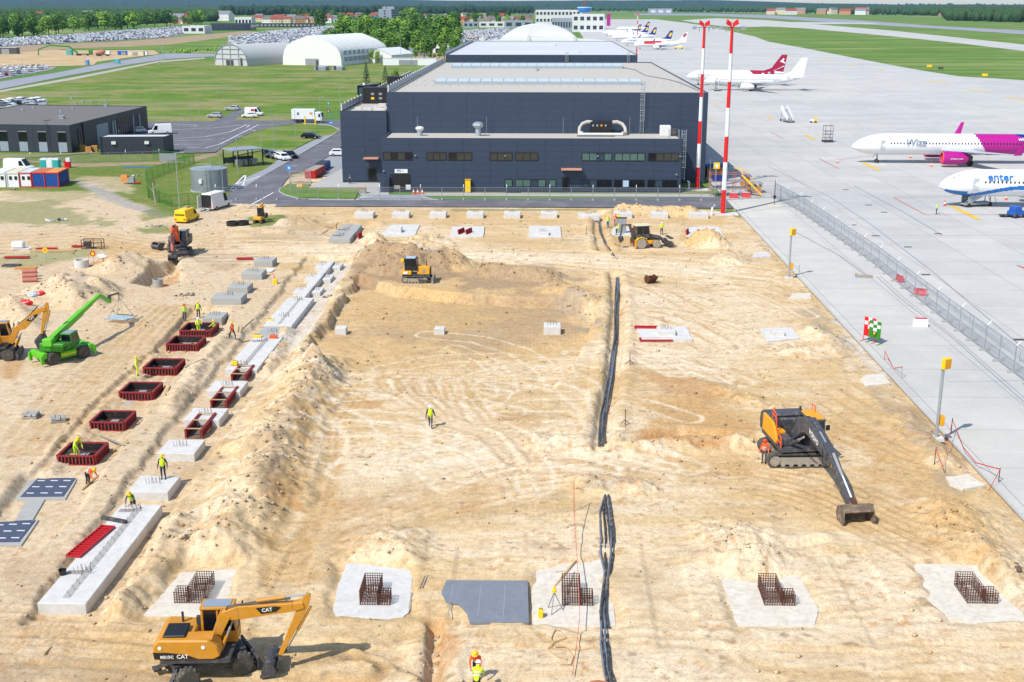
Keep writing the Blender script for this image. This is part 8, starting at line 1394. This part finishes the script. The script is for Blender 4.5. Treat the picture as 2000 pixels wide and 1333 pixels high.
for k, (px, py) in enumerate(((62, 815), (114, 823))):    # stacks of paving on pallets
    t = T('pallet_stack', 'weathered pallet of stones on the sand, %s of two' % ('left', 'right')[k], 'pallet', gt(px, py), R_(25*k)); bx(t, 'pallet', 'timber_grey', -.55, .55, -.45, .45, .0, .14); r = random.Random(k)
    for i in range(9): m = MB(); m.box(-.16, .16, -.13, .13, 0, .2); o = m.obj('stone', 'concrete_grey', t); o.location = (-.36+.36*(i % 3), -.28+.28*(i//3), .14+.1*r.random()); o.rotation_euler.z = r.uniform(-.4, .4)
def ring(label, px, py, r, h, m_='concrete'): t = T('concrete_ring', label, 'concrete ring', gt(px, py), 0, 'concrete manhole rings'); m = MB(); m.lathe([(r, 0), (r, h), (r*.82, h), (r*.82, .02)], 20, cap=False); m.obj('ring', m_, t, 40)
ring('large pale concrete ring at the left excavation', 160, 522, .85, .9); ring('grey concrete manhole cone in the trench by the red excavator', 309, 560, .6, .9, 'concrete_grey'); ring('black plastic shaft ring on the grass left of the mini excavator', 455, 441, .9, .6, 'black'); ring('second black shaft ring left of the mini excavator', 474, 440, .9, .6, 'black')
for k in range(3): m = MB(); a = gt(45, 552-k*5, .25+.2*k); m.tube([a, a+Vector((1.5, .35, 0))], .28, 12); tag(m.obj('clay_pipe', 'pvc_pink', None, 40), 'pinkish clay pipe in the short stack at the left excavation', 'pipe', 'clay pipe stack')
m = MB(); a = gt(1165, 1345); m.blob((0, 0, 0), (.8, .5, .35), 9, 5, .2); o = tag(m.obj('soil_clod', 'pvc_orange'), 'brown heap of earth at the bottom edge beside the cables', 'earth heap'); o.location = a
for k, (px, py, L, m_, lb) in enumerate(((25, 487, 2.2, 'white_dirty', 'white wrapped stack on the grass at the left edge'), (60, 492, 5.5, 'timber', 'long stack of pale boards on the left grass'), (5, 520, 2.0, 'dark_steel', 'dark machine parts stack at the left edge'), (30, 525, 2.4, 'ply', 'brown board stack below the red panels'))):
    t = T('material_stack', lb, 'stack', gt(px, py), R_(4)); me = MB().box(0, L, -.09, .09, 0, .07).mesh('board', m_)
    for i in range(10): link('board', me, t, (.1*(i % 3), -.4+.2*(i % 5), .08*(i//5)+.02))
    if k == 0: bx(t, 'wrapped_load', 'white', 0, L*.7, -.5, .5, .2, 1.0, bv=.15)
t = T('metal_rack', 'dark metal stillage racks on the grass beside the timber stack', 'rack', gt(160, 487), 0); m = MB()
for x in (0, 1.2, 2.6):
    for y in (0, .9): m.bar((x, y, 0), (x, y, 1.2), .08)
for z in (.1, .7, 1.2): m.bar((0, 0, z), (2.6, 0, z), .07).bar((0, .9, z), (2.6, .9, z), .07)
m.obj('frame', 'rust', t); bx(t, 'load', 'dark_steel', .2, 1.0, .1, .8, .2, .9)
for k, (px, py, m_, lb) in enumerate(((52, 595, 'mast_red', 'red plastic sheet lump by the left excavator arm'), (66, 580, 'pale_blue', 'crumpled pale foil above the left excavator'), (78, 573, 'mast_red', 'small red and white rag on the left sand heap'), (200, 505, 'white', 'white sack on the left excavation edge'))): m = MB(); m.blob((0, 0, .2), (.6, .35, .3), 9, 6, .3); o = tag(m.obj('crumpled_sheet', m_), lb, 'sheet'); o.location = gt(px, py)
for k, (px, py, lb) in enumerate(((183, 515, 'round red and yellow warning sign at the left excavation'), (90, 508, 'yellow warning disc on a stand by the dirt track'))): t = T('warning_sign', lb, 'sign', gt(px, py)); m = MB(); m.tube([(0, .05, 0), (0, .05, 1.3)], .03, 5); m.obj('post', 'galv', t); m = MB(); m.prism([(.35*math.cos(a*PI/6), 1.2+.35*math.sin(a*PI/6)) for a in range(12)], -.03, .0); m.obj('plate', 'mast_red' if k == 0 else 'yellow_bright', t); m = MB(); m.prism([(.22*math.cos(a*PI/6), 1.2+.22*math.sin(a*PI/6)) for a in range(12)], -.04, -.03); m.obj('symbol', 'yellow_bright' if k == 0 else 'yellow', t)
for k, (x, y) in enumerate(((163, 295), (174, 297), (186, 296))):    # pallets by the workshop
    t = T('pallet_stack', 'brown stack of pallets between workshop and cabin, %s one' % ('left', 'middle', 'right')[k], 'pallets', gt(x, y+1.5), 0, 'pallet stacks by the workshop'); me = MB().box(-.6, .6, -.4, .4, 0, .12).mesh('pallet', 'ply'); [link('pallet', me, t, (0, 0, .16*i)) for i in range(9-k % 2)]
for a in (('dead grey tree trunk beside the green fence', 305, 397),): t = T('dead_tree', a[0], 'tree', gt(a[1], a[2])); m = MB(); m.tube([(0, 0, 0), (-.2, 0, 1.5), (-.3, .1, 3.2)], .22, 6, True, .08).tube([(-.25, 0, 2.2), (.5, 0, 2.9)], .08, 4, True, .03).tube([(-.2, 0, 1.6), (-.9, .2, 2.4)], .08, 4, True, .03); m.obj('trunk', 'timber_grey', t)
t = T('debris_sheet', 'blue tarpaulin strip lying on the meadow by the fence', 'tarpaulin', gt(265, 328)); bx(t, 'sheet', 'tarp', -2.5, 2.7, -.3, .3, 0, .12)
t = T('cement_mixer', 'orange and grey mixer machine on the meadow beside scrap', 'machine', gt(248, 360)); bx(t, 'panel', 'insul_orange', -.9, .3, -.4, .4, .4, 1.6); bx(t, 'body', 'grey_light', .3, 1.4, -.4, .4, .3, 1.2); bx(t, 'chute', 'mast_red', 1.4, 2.4, -.3, .3, .2, .4)
# people stand on the site now that it is built
loc = {1: G(320, 936, SL[0][0].location.z+SL[0][3]), 3: FT[0].location+Vector((.75, 1.2, .07)), 8: FT[5].location+Vector((1.6, .6, .07))}
for k, (lb, p, f, tp, lg, he, sv, po) in enumerate(PEOPLE): person(lb, p if p is not None else loc[k], R_(f), tp, lg, he, sv, po, 1.75)
# ------------------------------------------------------------------ parked cars of the big car parks
PAINTS = ('car_white', 'car_silver', 'car_black', 'car_grey', 'car_blue', 'car_red'); CW = (40, 28, 12, 9, 6, 5)
def lowcar():
    m = MB(); m.mat(0).loft([[(-2.15, y, .35), (2.15, y, .35), (2.1, y, .72), (1.1, y, .92), (-1.6, y, .95), (-2.15, y, .85)] for y in (-.85, .85)])
    m.mat(1).add([(-1.9, -.8, .93), (1.0, -.8, .9), (.45, -.7, 1.25), (-1.6, -.7, 1.28), (-1.9, .8, .93), (1.0, .8, .9), (.45, .7, 1.25), (-1.6, .7, 1.28)], [(0, 1, 2, 3), (5, 4, 7, 6), (1, 5, 6, 2), (4, 0, 3, 7)]); m.mat(0).loft([[(.47, y, 1.24), (-1.63, y, 1.27), (-1.3, y*.85, 1.5), (.1, y*.85, 1.5)] for y in (-.72, .72)])
    m.mat(2).box(-1.6, -1.0, -.86, .86, 0, .5).box(1.0, 1.6, -.86, .86, 0, .5); return m
LC = lowcar(); CM = {p: LC.mesh('parked_car', [p, 'glass_blue', 'car_grey']) for p in PAINTS}; cars = []; rc = random.Random(21)  # bluish pane colour stands in for sky reflected in the car windows
PARK = (('lot', 25, 'car lot beside the bypass road'), ('barn', 80, 'car row behind the dark workshop'), ('tents', 62, 'crowded car park behind the tent halls'), ('terminal', 0, 'car park in front of the terminal'), ('west', 15, 'distant car park below the left tree row'))
for key, dg, lb in PARK:
    P = PX(*CP[key]); a = R_(dg); ux, uy = Vector((math.cos(a), math.sin(a), 0)), Vector((-math.sin(a), math.cos(a), 0)); c = sum((Vector((*p, 0)) for p in P), Vector())/len(P); A_ = np.array([((Vector((*p, 0))-c).dot(ux), (Vector((*p, 0))-c).dot(uy)) for p in P])
    us, vs_ = [], []; v = A_[:, 1].min()+3; k = 0
    while v < A_[:, 1].max()-2:
        u = A_[:, 0].min()+2
        while u < A_[:, 0].max()-1: us.append(u); vs_.append(v); u += 2.75
        v += 6 if k % 2 == 0 else 12.5; k += 1
    U_, V_ = np.array(us), np.array(vs_); ok = poly_sd(U_, V_, [tuple(q) for q in A_]) < -2.2
    for u, v in zip(U_[ok], V_[ok]):
        if rc.random() < .1: continue
        q = c+ux*u+uy*v; s = S(q)
        if -30 < s[0] < 2030: cars.append((q.length, q, a+PI/2+(PI if rc.random() < .5 else 0)+rc.uniform(-.04, .04), rc.choices(PAINTS, CW)[0], key, lb))
cars.sort(key=lambda c: c[0]); rest = cars[280:]
for d, q, a, p, key, lb in cars[:280]: o = link('parked_car', CM[p], None, (q.x, q.y, .07), a); tag(o, '%s car parked in the %s' % (p[4:], lb), 'car', 'cars in the '+lb)
for p in PAINTS:
    L = [c for c in rest if c[3] == p]
    if not L: continue
    V0 = np.array(LC.v); n = len(V0); F0 = LC.f; VV = []; FF = []; KK = []
    for i, (d, q, a, _, _, _) in enumerate(L): co, si = math.cos(a), math.sin(a); VV.append(np.stack([V0[:, 0]*co-V0[:, 1]*si+q.x, V0[:, 0]*si+V0[:, 1]*co+q.y, V0[:, 2]+.07], -1)); FF += [tuple(j+i*n for j in f) for f in F0]; KK += LC.k
    tag(link('car_park_cars', mesh_from('car_park_cars', np.concatenate(VV).tolist(), FF, [p, 'glass_blue', 'car_grey'], KK)), '%s cars filling the rear rows of the distant car parks' % p[4:], 'cars', None, 'stuff')
# ------------------------------------------------------------------ trees
def leafmat(name, a, b):
    m, t, bs = newmat(name); bs.inputs['Roughness'].default_value = .8; bs.inputs['Specular IOR Level'].default_value = .15
    P = t.new('NewGeometry').outputs['Position']; oi = t.new('ObjectInfo').outputs['Random']; n = t.math('ADD', t.math('MULTIPLY', t.noise(P, .22, 4, .7), .75), t.math('MULTIPLY', oi, .3)); col = t.mix(t.rng(n, .4, .75), lin(a), lin(b)); t.set(bs.inputs['Base Color'], col); MATS[name] = m
leafmat('leaf', '#4f7430', '#88aa44'); leafmat('leaf_dark', '#3c6028', '#628738'); leafmat('needle', '#24402a', '#38573a'); leafmat('forest_leaf', '#223a20', '#3f5a30')
def crown(seed, H=12., W=4.5, n=780, mat='leaf', base=.2, lobes=10, leaf=.58):
    r = random.Random(seed); C = []
    for k in range(lobes): a = r.uniform(0, 6.28); h = base+(1-base)*(.18+.62*(k+.5)/lobes); rad = W*.5*math.sin(PI*min(.97, (h-base)/(1-base)+.12)); C.append((math.cos(a)*rad*r.uniform(.2, .9), math.sin(a)*rad*r.uniform(.2, .9), h*H, W*r.uniform(.34, .55), H*r.uniform(.1, .17)))
    v = []; f = []
    for k in range(n):
        x, y, z, rw, rh = r.choice(C); d = Vector((r.gauss(0, 1), r.gauss(0, 1), r.gauss(.25, 1))).normalized(); p = Vector((x+d.x*rw*r.uniform(.75, 1.05), y+d.y*rw*r.uniform(.75, 1.05), z+d.z*rh*1.5*r.uniform(.7, 1.05)))
        nrm = (d+Vector((r.gauss(0, .5), r.gauss(0, .5), r.gauss(.2, .4)))).normalized(); a = nrm.orthogonal().normalized(); b = nrm.cross(a); q = leaf*r.uniform(.6, 1.3); i = len(v); v += [tuple(p+a*q), tuple(p+b*q*.7), tuple(p-a*q), tuple(p-b*q*.7-nrm*.2*q)]; f.append((i, i+1, i+2, i+3))
    return mesh_from('crown', v, f, [mat], None, True)
def trunk(H, r): m = MB(); m.tube([(0, 0, -.2), (.1, .05, H*.35), (0, .1, H*.75)], r, 6, True, r*.4); [m.tube([(.05, .05, H*.3), (math.cos(a)*H*.14, math.sin(a)*H*.14, H*.6)], r*.45, 4, True, r*.2) for a in (.3, 2.4, 4.5)]; return m.mesh('trunk', 'bark')
def conifer(seed, H=12., W=2.4):
    r = random.Random(seed); v = []; f = []
    for k in range(560):
        h = r.random()**.8; rad = W*(1-h)**.85*r.uniform(.6, 1.05)+.1; a = r.uniform(0, 6.28); p = Vector((math.cos(a)*rad, math.sin(a)*rad, H*(.05+.95*h))); o = Vector((math.cos(a), math.sin(a), -.5)); s = Vector((-math.sin(a), math.cos(a), .15)); q = .55*(1-h*.6); i = len(v); v += [tuple(p+o*q), tuple(p+s*q*.6), tuple(p-o*q*.7), tuple(p-s*q*.6)]; f.append((i, i+1, i+2, i+3))
    return mesh_from('crown', v, f, ['needle'], None, True)
TV = [(crown(1), trunk(12, .28)), (crown(2, W=5.2, mat='leaf_dark'), trunk(12, .3)), (crown(3, W=4.2), trunk(12, .25)), (crown(4, W=5.6, n=620, base=.08), trunk(12, .25)), (crown(5, W=4.8, mat='leaf_dark', base=.05), trunk(12, .28)), (crown(6, W=3.6, n=420), trunk(12, .22))]; CVR = [(conifer(1), trunk(8, .2)), (conifer(2, 12, 2.9), trunk(8, .2))]
def tree(label, p, h, k, grp, con=False, wide=1.0, name=None):
    cr, tr = (CVR if con else TV)[k % (2 if con else 6)]; t = T(name or ('spruce_tree' if con else 'leafy_tree'), label, 'tree', (p.x, p.y, -.03), rt_.uniform(0, 6.28), grp); s = h/12
    for me in (tr, cr): o = link(me.name.split('.')[0], me, t); o.scale = (s*wide, s*wide, s)
    return t
rt_ = random.Random(31)
KN = ('light green tree', 'dark green tree', 'small round light tree', 'broad light green tree', 'broad dark tree', 'slim light tree')
def region(pts, n, hr, lb, grp, kinds=range(6), wide=1.0, mind=5):
    P = pts; xs = [p[0] for p in P]; ys = [p[1] for p in P]; got = []; tries = 0; pp = [(float(a), float(b)) for a, b in P]
    while len(got) < n and tries < n*60:
        tries += 1; x, y = rt_.uniform(min(xs), max(xs)), rt_.uniform(min(ys), max(ys))
        if poly_sd(np.array([x]), np.array([y]), pp)[0] > 0: continue
        g = G(x, y)
        if any((g-q).length < mind for q in got): continue
        got.append(g); k = rt_.choice(list(kinds)); h_ = rt_.uniform(*hr); f_ = (x-min(xs))/(max(xs)-min(xs)); tree('%s %s, %s part' % (('tall ' if h_ > sum(hr)/2 else 'lower ')+KN[k], lb, ('leftmost', 'left', 'middle', 'right', 'rightmost')[min(4, int(f_*5))]), g, h_, k, grp, False, wide*rt_.uniform(.9, 1.25))
region([(662, 110), (640, 90), (720, 82), (790, 80), (890, 78), (895, 113), (800, 110), (740, 114), (700, 112)], 76, (9, 15), 'in the grove behind the white tent', 'trees of the grove behind the tents', wide=1.15, mind=6); region([(655, 92), (690, 74), (780, 66), (880, 70), (890, 84), (760, 84)], 46, (15, 23), 'at the back of the grove', 'tall trees at the back of the grove', (0, 1, 3, 4), 1.15, 8)
region([(700, 116), (780, 112), (860, 114), (860, 118), (780, 118)], 9, (3, 6), 'at the grove edge by the marquee', 'bushes at the grove edge', (0, 2, 3), 1.3, 4); region([(-20, 82), (0, 76), (110, 72), (112, 67), (-20, 70)], 18, (16, 25), 'in the left tree row', 'trees of the left row', (0, 1, 3, 4), 1.1, 11); region([(110, 68), (330, 53), (410, 50), (410, 47), (300, 48), (110, 60)], 34, (14, 24), 'beyond the distant car park', 'trees beyond the car park', (0, 1, 3, 4), 1.25, 14)
region([(560, 34), (610, 34), (610, 31), (560, 31)], 7, (16, 22), 'by the far noise barrier', 'trees by the noise barrier', (1, 4), 1.4, 12); region([(780, 46), (815, 44), (815, 38), (780, 38)], 8, (18, 28), 'right of the tall office block', 'trees by the office block', (0, 3), 1.3, 10)
region([(500, 46), (740, 46), (1035, 52), (1035, 38), (740, 33), (500, 40)], 48, (12, 22), 'in the far town', 'trees of the far town', (0, 1, 4), 1.25, 12)
tree('dark round tree standing before the coloured far shops', G(625, 58), 26, 1, None, False, 1.2); tree('dark round tree right of the grove before the white depot', G(893, 52), 22, 1, None, False, 1.1); tree('lone light green tree before the white depot', G(990, 52), 18, 3, None)
for k, (px, py, tp, lb) in enumerate(((716, 167, 122, 'tall dark spruce in the meadow, nearest the transformer house'), (753, 164, 128, 'slim dark spruce between the meadow and the hall'), (766, 160, 142, 'small spruce beside the hall railing'), (829, 122, 104, 'small dark spruce in the yard by the second hall'), (842, 120, 100, 'second dark spruce in the yard by the second hall'), (1070, 58, 40, 'left dark spruce before the terminal'), (1079, 58, 38, 'middle dark spruce before the terminal'), (1088, 58, 39, 'right dark spruce before the terminal'), (1042, 58, 42, 'dark spruce left of the terminal'))): tree(lb, G(px, py), HT(px, py, tp), k, None, True)
for k, (px, py, h) in enumerate(((727, 124, 8), (739, 124, 7), (868, 118, 10), (775, 165, 6))): tree('young green tree %s' % ('before the white marquee, left one', 'before the white marquee, right one', 'beside the railing of the second hall', 'low by the hall railing')[k], G(px, py), h, 5, None)
# far woods: one mass of small crowns
def woods(name, label, pts, n, hr, mat, sd):
    r = np.random.default_rng(sd); pp = [(float(a), float(b)) for a, b in pts]; a = np.array(pp); x = r.uniform(a[:, 0].min(), a[:, 0].max(), n*4); y = a[:, 1].min()+(a[:, 1].max()-a[:, 1].min())*r.uniform(0, 1, n*4)
    ok = poly_sd(x, y, pp) < 0; x, y = x[ok][:n], y[ok][:n]; d = np.stack([(x-1000)/FOC, -(y-666.5)/FOC], -1); D = d[:, :1]*np.array(_Rv)+d[:, 1:]*np.array(_Uv)+np.array(_Fv); C = D[:, :2]*((0-HC)/D[:, 2:3]); n = len(C)
    ph = np.linspace(0, 2*PI, 8)[:-1]; ring = [(.0, .25, 1), (.45, .95, 0), (.75, .7, 0)]; V = []; h = r.uniform(*hr, n)*(.75+.5*vnoise(C[:, 0]*.01, C[:, 1]*.01, 3)); w_ = h*r.uniform(.32, .5, n)
    for zf, rf, _ in ring:
        for p in ph: j = r.uniform(.7, 1.2, n); V.append(np.stack([C[:, 0]+np.cos(p)*w_*rf*j, C[:, 1]+np.sin(p)*w_*rf*j, h*(zf+r.uniform(-.06, .06, n)*(zf > 0))], -1))
    V.append(np.stack([C[:, 0], C[:, 1], h], -1)); V = np.stack(V, 1); m = V.shape[1]; F = []
    for i in range(2):
        for j in range(7): k = (j+1) % 7; F += [(i*7+j, i*7+k, (i+1)*7+k), (i*7+j, (i+1)*7+k, (i+1)*7+j)]
    for j in range(7): F.append((14+j, 14+(j+1) % 7, 21))
    FA = (np.array(F)[None]+(np.arange(n)*m)[:, None, None]).reshape(-1, 3); me = bpy.data.meshes.new(name); me.vertices.add(n*m); me.vertices.foreach_set('co', V.reshape(-1).astype(np.float32)); me.loops.add(FA.size); me.loops.foreach_set('vertex_index', FA.ravel().astype(np.int32)); me.polygons.add(len(FA)); me.polygons.foreach_set('loop_start', np.arange(0, FA.size, 3, dtype=np.int32)); me.update(calc_edges=True); me.materials.append(MATS[mat]); tag(link(name, me), label, 'forest', None, 'stuff')
woods('forest', 'dense mixed forest filling the plain at upper left', [(-60, 60), (110, 56), (300, 47), (430, 42), (440, 26), (300, 20), (-60, 18)], 5200, (13, 22), 'forest_leaf', 1); woods('forest', 'dark forest belt behind the town in the middle', [(430, 31), (700, 29), (1040, 27), (1040, 16), (430, 17)], 3600, (18, 30), 'forest_leaf', 2); woods('forest', 'dark forest along the far side of the runway', [(1100, 22), (1500, 25.5), (1840, 32), (1850, 41), (2060, 46), (2060, 18), (1100, 15)], 4200, (16, 28), 'forest_leaf', 3); woods('forest', 'far woodland band under the hills', [(-60, 21), (2060, 20), (2060, 14.5), (-60, 14.5)], 4200, (25, 50), 'forest_leaf', 4)
woods('hedge_bushes', 'bushes scattered along the meadow strips at upper left', [(320, 103), (440, 95), (445, 100), (330, 106)], 60, (1, 2.5), 'leaf', 5)
# hills
for nm, d, hs, sd in (('near_hills', 9000, (34, 62), 8), ('far_hills', 13500, (70, 120), 9)):
    n = 220; v = []; f = []
    for i in range(n+1):
        a = R_(120)-R_(60)*i/n; t_ = i/n; x, y = math.cos(a)*d, math.sin(a)*d; e_ = 1-.62*max(0, min(1, (t_-.62)/.15)); h = (hs[0]+(hs[1]-hs[0])*float(fbm(np.array([t_*9.]), np.array([sd*1.]), 4, sd)[0]))*(e_ if sd == 9 else .8); v += [(x*.93, y*.93, -1), (x, y, h), (x*1.04, y*1.04, -1)]
    for i in range(n): f += [(3*i, 3*i+3, 3*i+4, 3*i+1), (3*i+1, 3*i+4, 3*i+5, 3*i+2)]
    tag(link(nm, mesh_from(nm, v, f, [MATS['forest_leaf']], None, True)), kind='structure')
# houses of the far town
rh = random.Random(41); HC_ = (('wall_white', 'white'), ('wall_cream', 'cream'), ('wall_pink', 'pinkish'), ('brick_tan', 'tan')); HR = (('roof_red', 'red roof'), ('roof_grey', 'grey roof'), ('roof_dark', 'dark roof'))
def house(px, py, lb, sc=1.):
    g = G(px, py); (w1, n1_), (r1, n2_) = rh.choice(HC_), rh.choice(HR); t = T('house', '%s house with %s %s' % (n1_, n2_, lb), 'house', g, rh.uniform(-.5, .5), 'far town houses'); L, W, H_ = rh.uniform(11, 18)*sc, rh.uniform(8, 10)*sc, rh.uniform(4.5, 7.5)*sc; m = MB(); m.prism([(-W/2, 0), (W/2, 0), (W/2, H_), (0, H_+W*.38), (-W/2, H_)], -L/2, L/2, 'yz'); m.obj('wall', w1, t); m = MB()
    for s in (-1, 1): m.add([(-L/2-.4, s*(W/2+.5), H_-.3), (L/2+.4, s*(W/2+.5), H_-.3), (L/2+.4, 0, H_+W*.38+.25), (-L/2-.4, 0, H_+W*.38+.25)], [(0, 1, 2, 3)])
    m.obj('roof', r1, t); me = MB().box(-.8, .8, -.08, 0, 0, 1.6).mesh('window', 'black')
    for k in range(3): link('window', me, t, (L*(-.32+.32*k), -W/2, H_*.4))
for k in range(85):
    px = rh.uniform(495, 1035); py = rh.uniform(36, 50) if px > 640 else rh.uniform(39, 47)
    if 735 < px < 830 or (k % 5 == 0 and px > 700): py = rh.uniform(34, 38)
    house(px, py, 'in the far town, %s of the office block' % ('left' if px < 740 else 'right'), 1.25)
for k in range(15): house(rh.uniform(1480, 1760), rh.uniform(27.5, 29.5), 'beyond the runway before the dark forest', 2.3)
for px, py in ((32, 52), (70, 52), (115, 50), (172, 40), (290, 38), (345, 47), (352, 47), (415, 24), (430, 40), (440, 41), (60, 44), (1840, 31), (1915, 33)): house(px, py, 'among the trees of the far plain', 2.0)
# earthworks machines
def simple(nm, lb, cat, px, py, rz, parts, grp=None):
    t = T(nm, lb, cat, G(px, py), R_(rz), grp)
    for pn, mt, fn in parts: m = MB(); fn(m); m.obj(pn, mt, t)
W4 = ('wheel_set', 'rubber', lambda m: [m.at((x, y, .5)).lathe([(.5, -.2), (.5, .2)], 8, 'y') for x in (-3, -1.6, 3) for y in (-1, 1)])
simple('concrete_pump', 'green concrete pump lorry with its long boom over the earthworks', 'pump lorry', 162, 109, 5, (('chassis', 'dark_steel', lambda m: m.box(-4, 6, -1.2, 1.2, .6, 1.2)), ('cab', 'green_dark', lambda m: m.box(4, 6, -1.2, 1.2, 1.2, 3.2)), ('boom', 'green_dark', lambda m: limb(limb(m, [(-3, 1.5, .5), (-8, 5.5, .5), (-20, 6.2, .4), (-27, 3.8, .35)], -.4, .4), [(-27, 3.8, .3), (-27.3, -1.0+1.2, .25)], -.3, .3)), W4))
simple('mixer_lorry', 'concrete mixer lorry with pinkish drum at the earthworks', 'mixer lorry', 201, 110, 0, (('chassis', 'dark_steel', lambda m: m.box(-4, 4.5, -1.2, 1.2, .6, 1.2)), ('drum', 'pvc_pink', lambda m: m.at((-1, 0, 2.4), 0, 0, -.2).lathe([(.6, -3.4), (1.5, -1), (1.5, 1), (.7, 2.6)], 12, 'x')), ('cab', 'white', lambda m: m.box(2.6, 4.8, -1.2, 1.2, 1.2, 3.2)), W4))
for px, py, m_, lb, nm, sz in ((170, 128, 'bright_blue', 'blue portable toilet beside the bypass road', 'portable_toilet', (1.6, 1.6, 2.6)), (228, 125, 'teal', 'teal portable toilet pair beside the bypass road', 'portable_toilet', (3, 1.6, 2.4)), (135, 108, 'teal', 'dark teal site container at the earthworks', 'site_container', (3.4, 3, 3.2)), (242, 108, 'blue', 'blue site container at the earthworks', 'site_container', (8, 3, 2.6)), (265, 109, 'wall_cream', 'pale site container at the earthworks', 'site_container', (10, 3, 2.6)), (280, 108, 'white', 'white van shaped container at the end of the earthworks', 'site_container', (5, 2.4, 2.4)), (12, 106, 'grey_machine', 'dark grey skip at the left edge of the earthworks', 'skip', (14, 5, 4)), (520, 124, 'blue', 'blue barrel container between the tent halls', 'site_container', (2.5, 2.5, 3)), (538, 124, 'pale_blue', 'pale blue cabin at the left foot of the white tent', 'site_container', (3.5, 3, 3.4)), (778, 121, 'red', 'red box by the white pole near the marquee', 'site_container', (2.6, 2.6, 5)), (800, 128, 'white', 'long white shed behind the front hall railing', 'site_container', (28, 6, 3.4)), (800, 108, 'wall_grey', 'row of goods in the yard beside the small marquee', 'site_container', (22, 4, 2.5)), (805, 103, 'bright_blue', 'blue crates in the yard beside the small marquee', 'site_container', (12, 3, 2.2)), (790, 110, 'insul_orange', 'orange crates in the yard beside the marquee', 'site_container', (9, 3, 2.4)), (1040, 72, 'bright_blue', 'blue sheds row in front of the terminal', 'site_container', (26, 6, 4))):
    w_, d, h = sz; simple(nm, lb, 'container', px, py, 0, (('body', m_, lambda m: m.box(-w_/2, w_/2, 0, d, 0, h)), ('roof', 'roof_white', lambda m: m.box(-w_/2-.1, w_/2+.1, -.1, d+.1, h, h+.15)), ('door', 'grey_light', lambda m: m.box(-w_*.2, w_*.15, -.06, 0, .1, h*.8))))
for k, (px, py) in enumerate(((1815, 133), (1837, 137.5), (1923, 151))): simple('taxiway_sign', ('yellow taxiway sign on the grass, left one', 'small dark taxiway sign on the grass', 'yellow taxiway sign on the grass nearest the right edge')[k], 'taxiway sign', px, py, -10, (('board', 'yellow_bright' if k != 1 else 'dark_steel', lambda m: m.box(-1.2, 1.2, -.1, .1, .4, 1.5)), ('legs', 'dark_steel', lambda m: m.box(-.9, -.8, -.05, .05, 0, .4).box(.8, .9, -.05, .05, 0, .4))))
# ------------------------------------------------------------------ haze: the air over the plain
m = bpy.data.materials.new('haze'); m.use_nodes = True; n_ = m.node_tree.nodes; n_.clear(); o_ = n_.new('ShaderNodeOutputMaterial'); pv = n_.new('ShaderNodeVolumePrincipled'); pv.inputs['Color'].default_value = (.36, .6, 1, 1); pv.inputs['Density'].default_value = 2.8e-5; pv.inputs['Anisotropy'].default_value = .2; m.node_tree.links.new(pv.outputs[0], o_.inputs['Volume'])
b_ = MB().box(-14500, 14500, -600, 20200, -4, 165); tag(b_.obj('haze', m), 'pale blue haze lying over the whole airfield', 'haze', None, 'stuff')
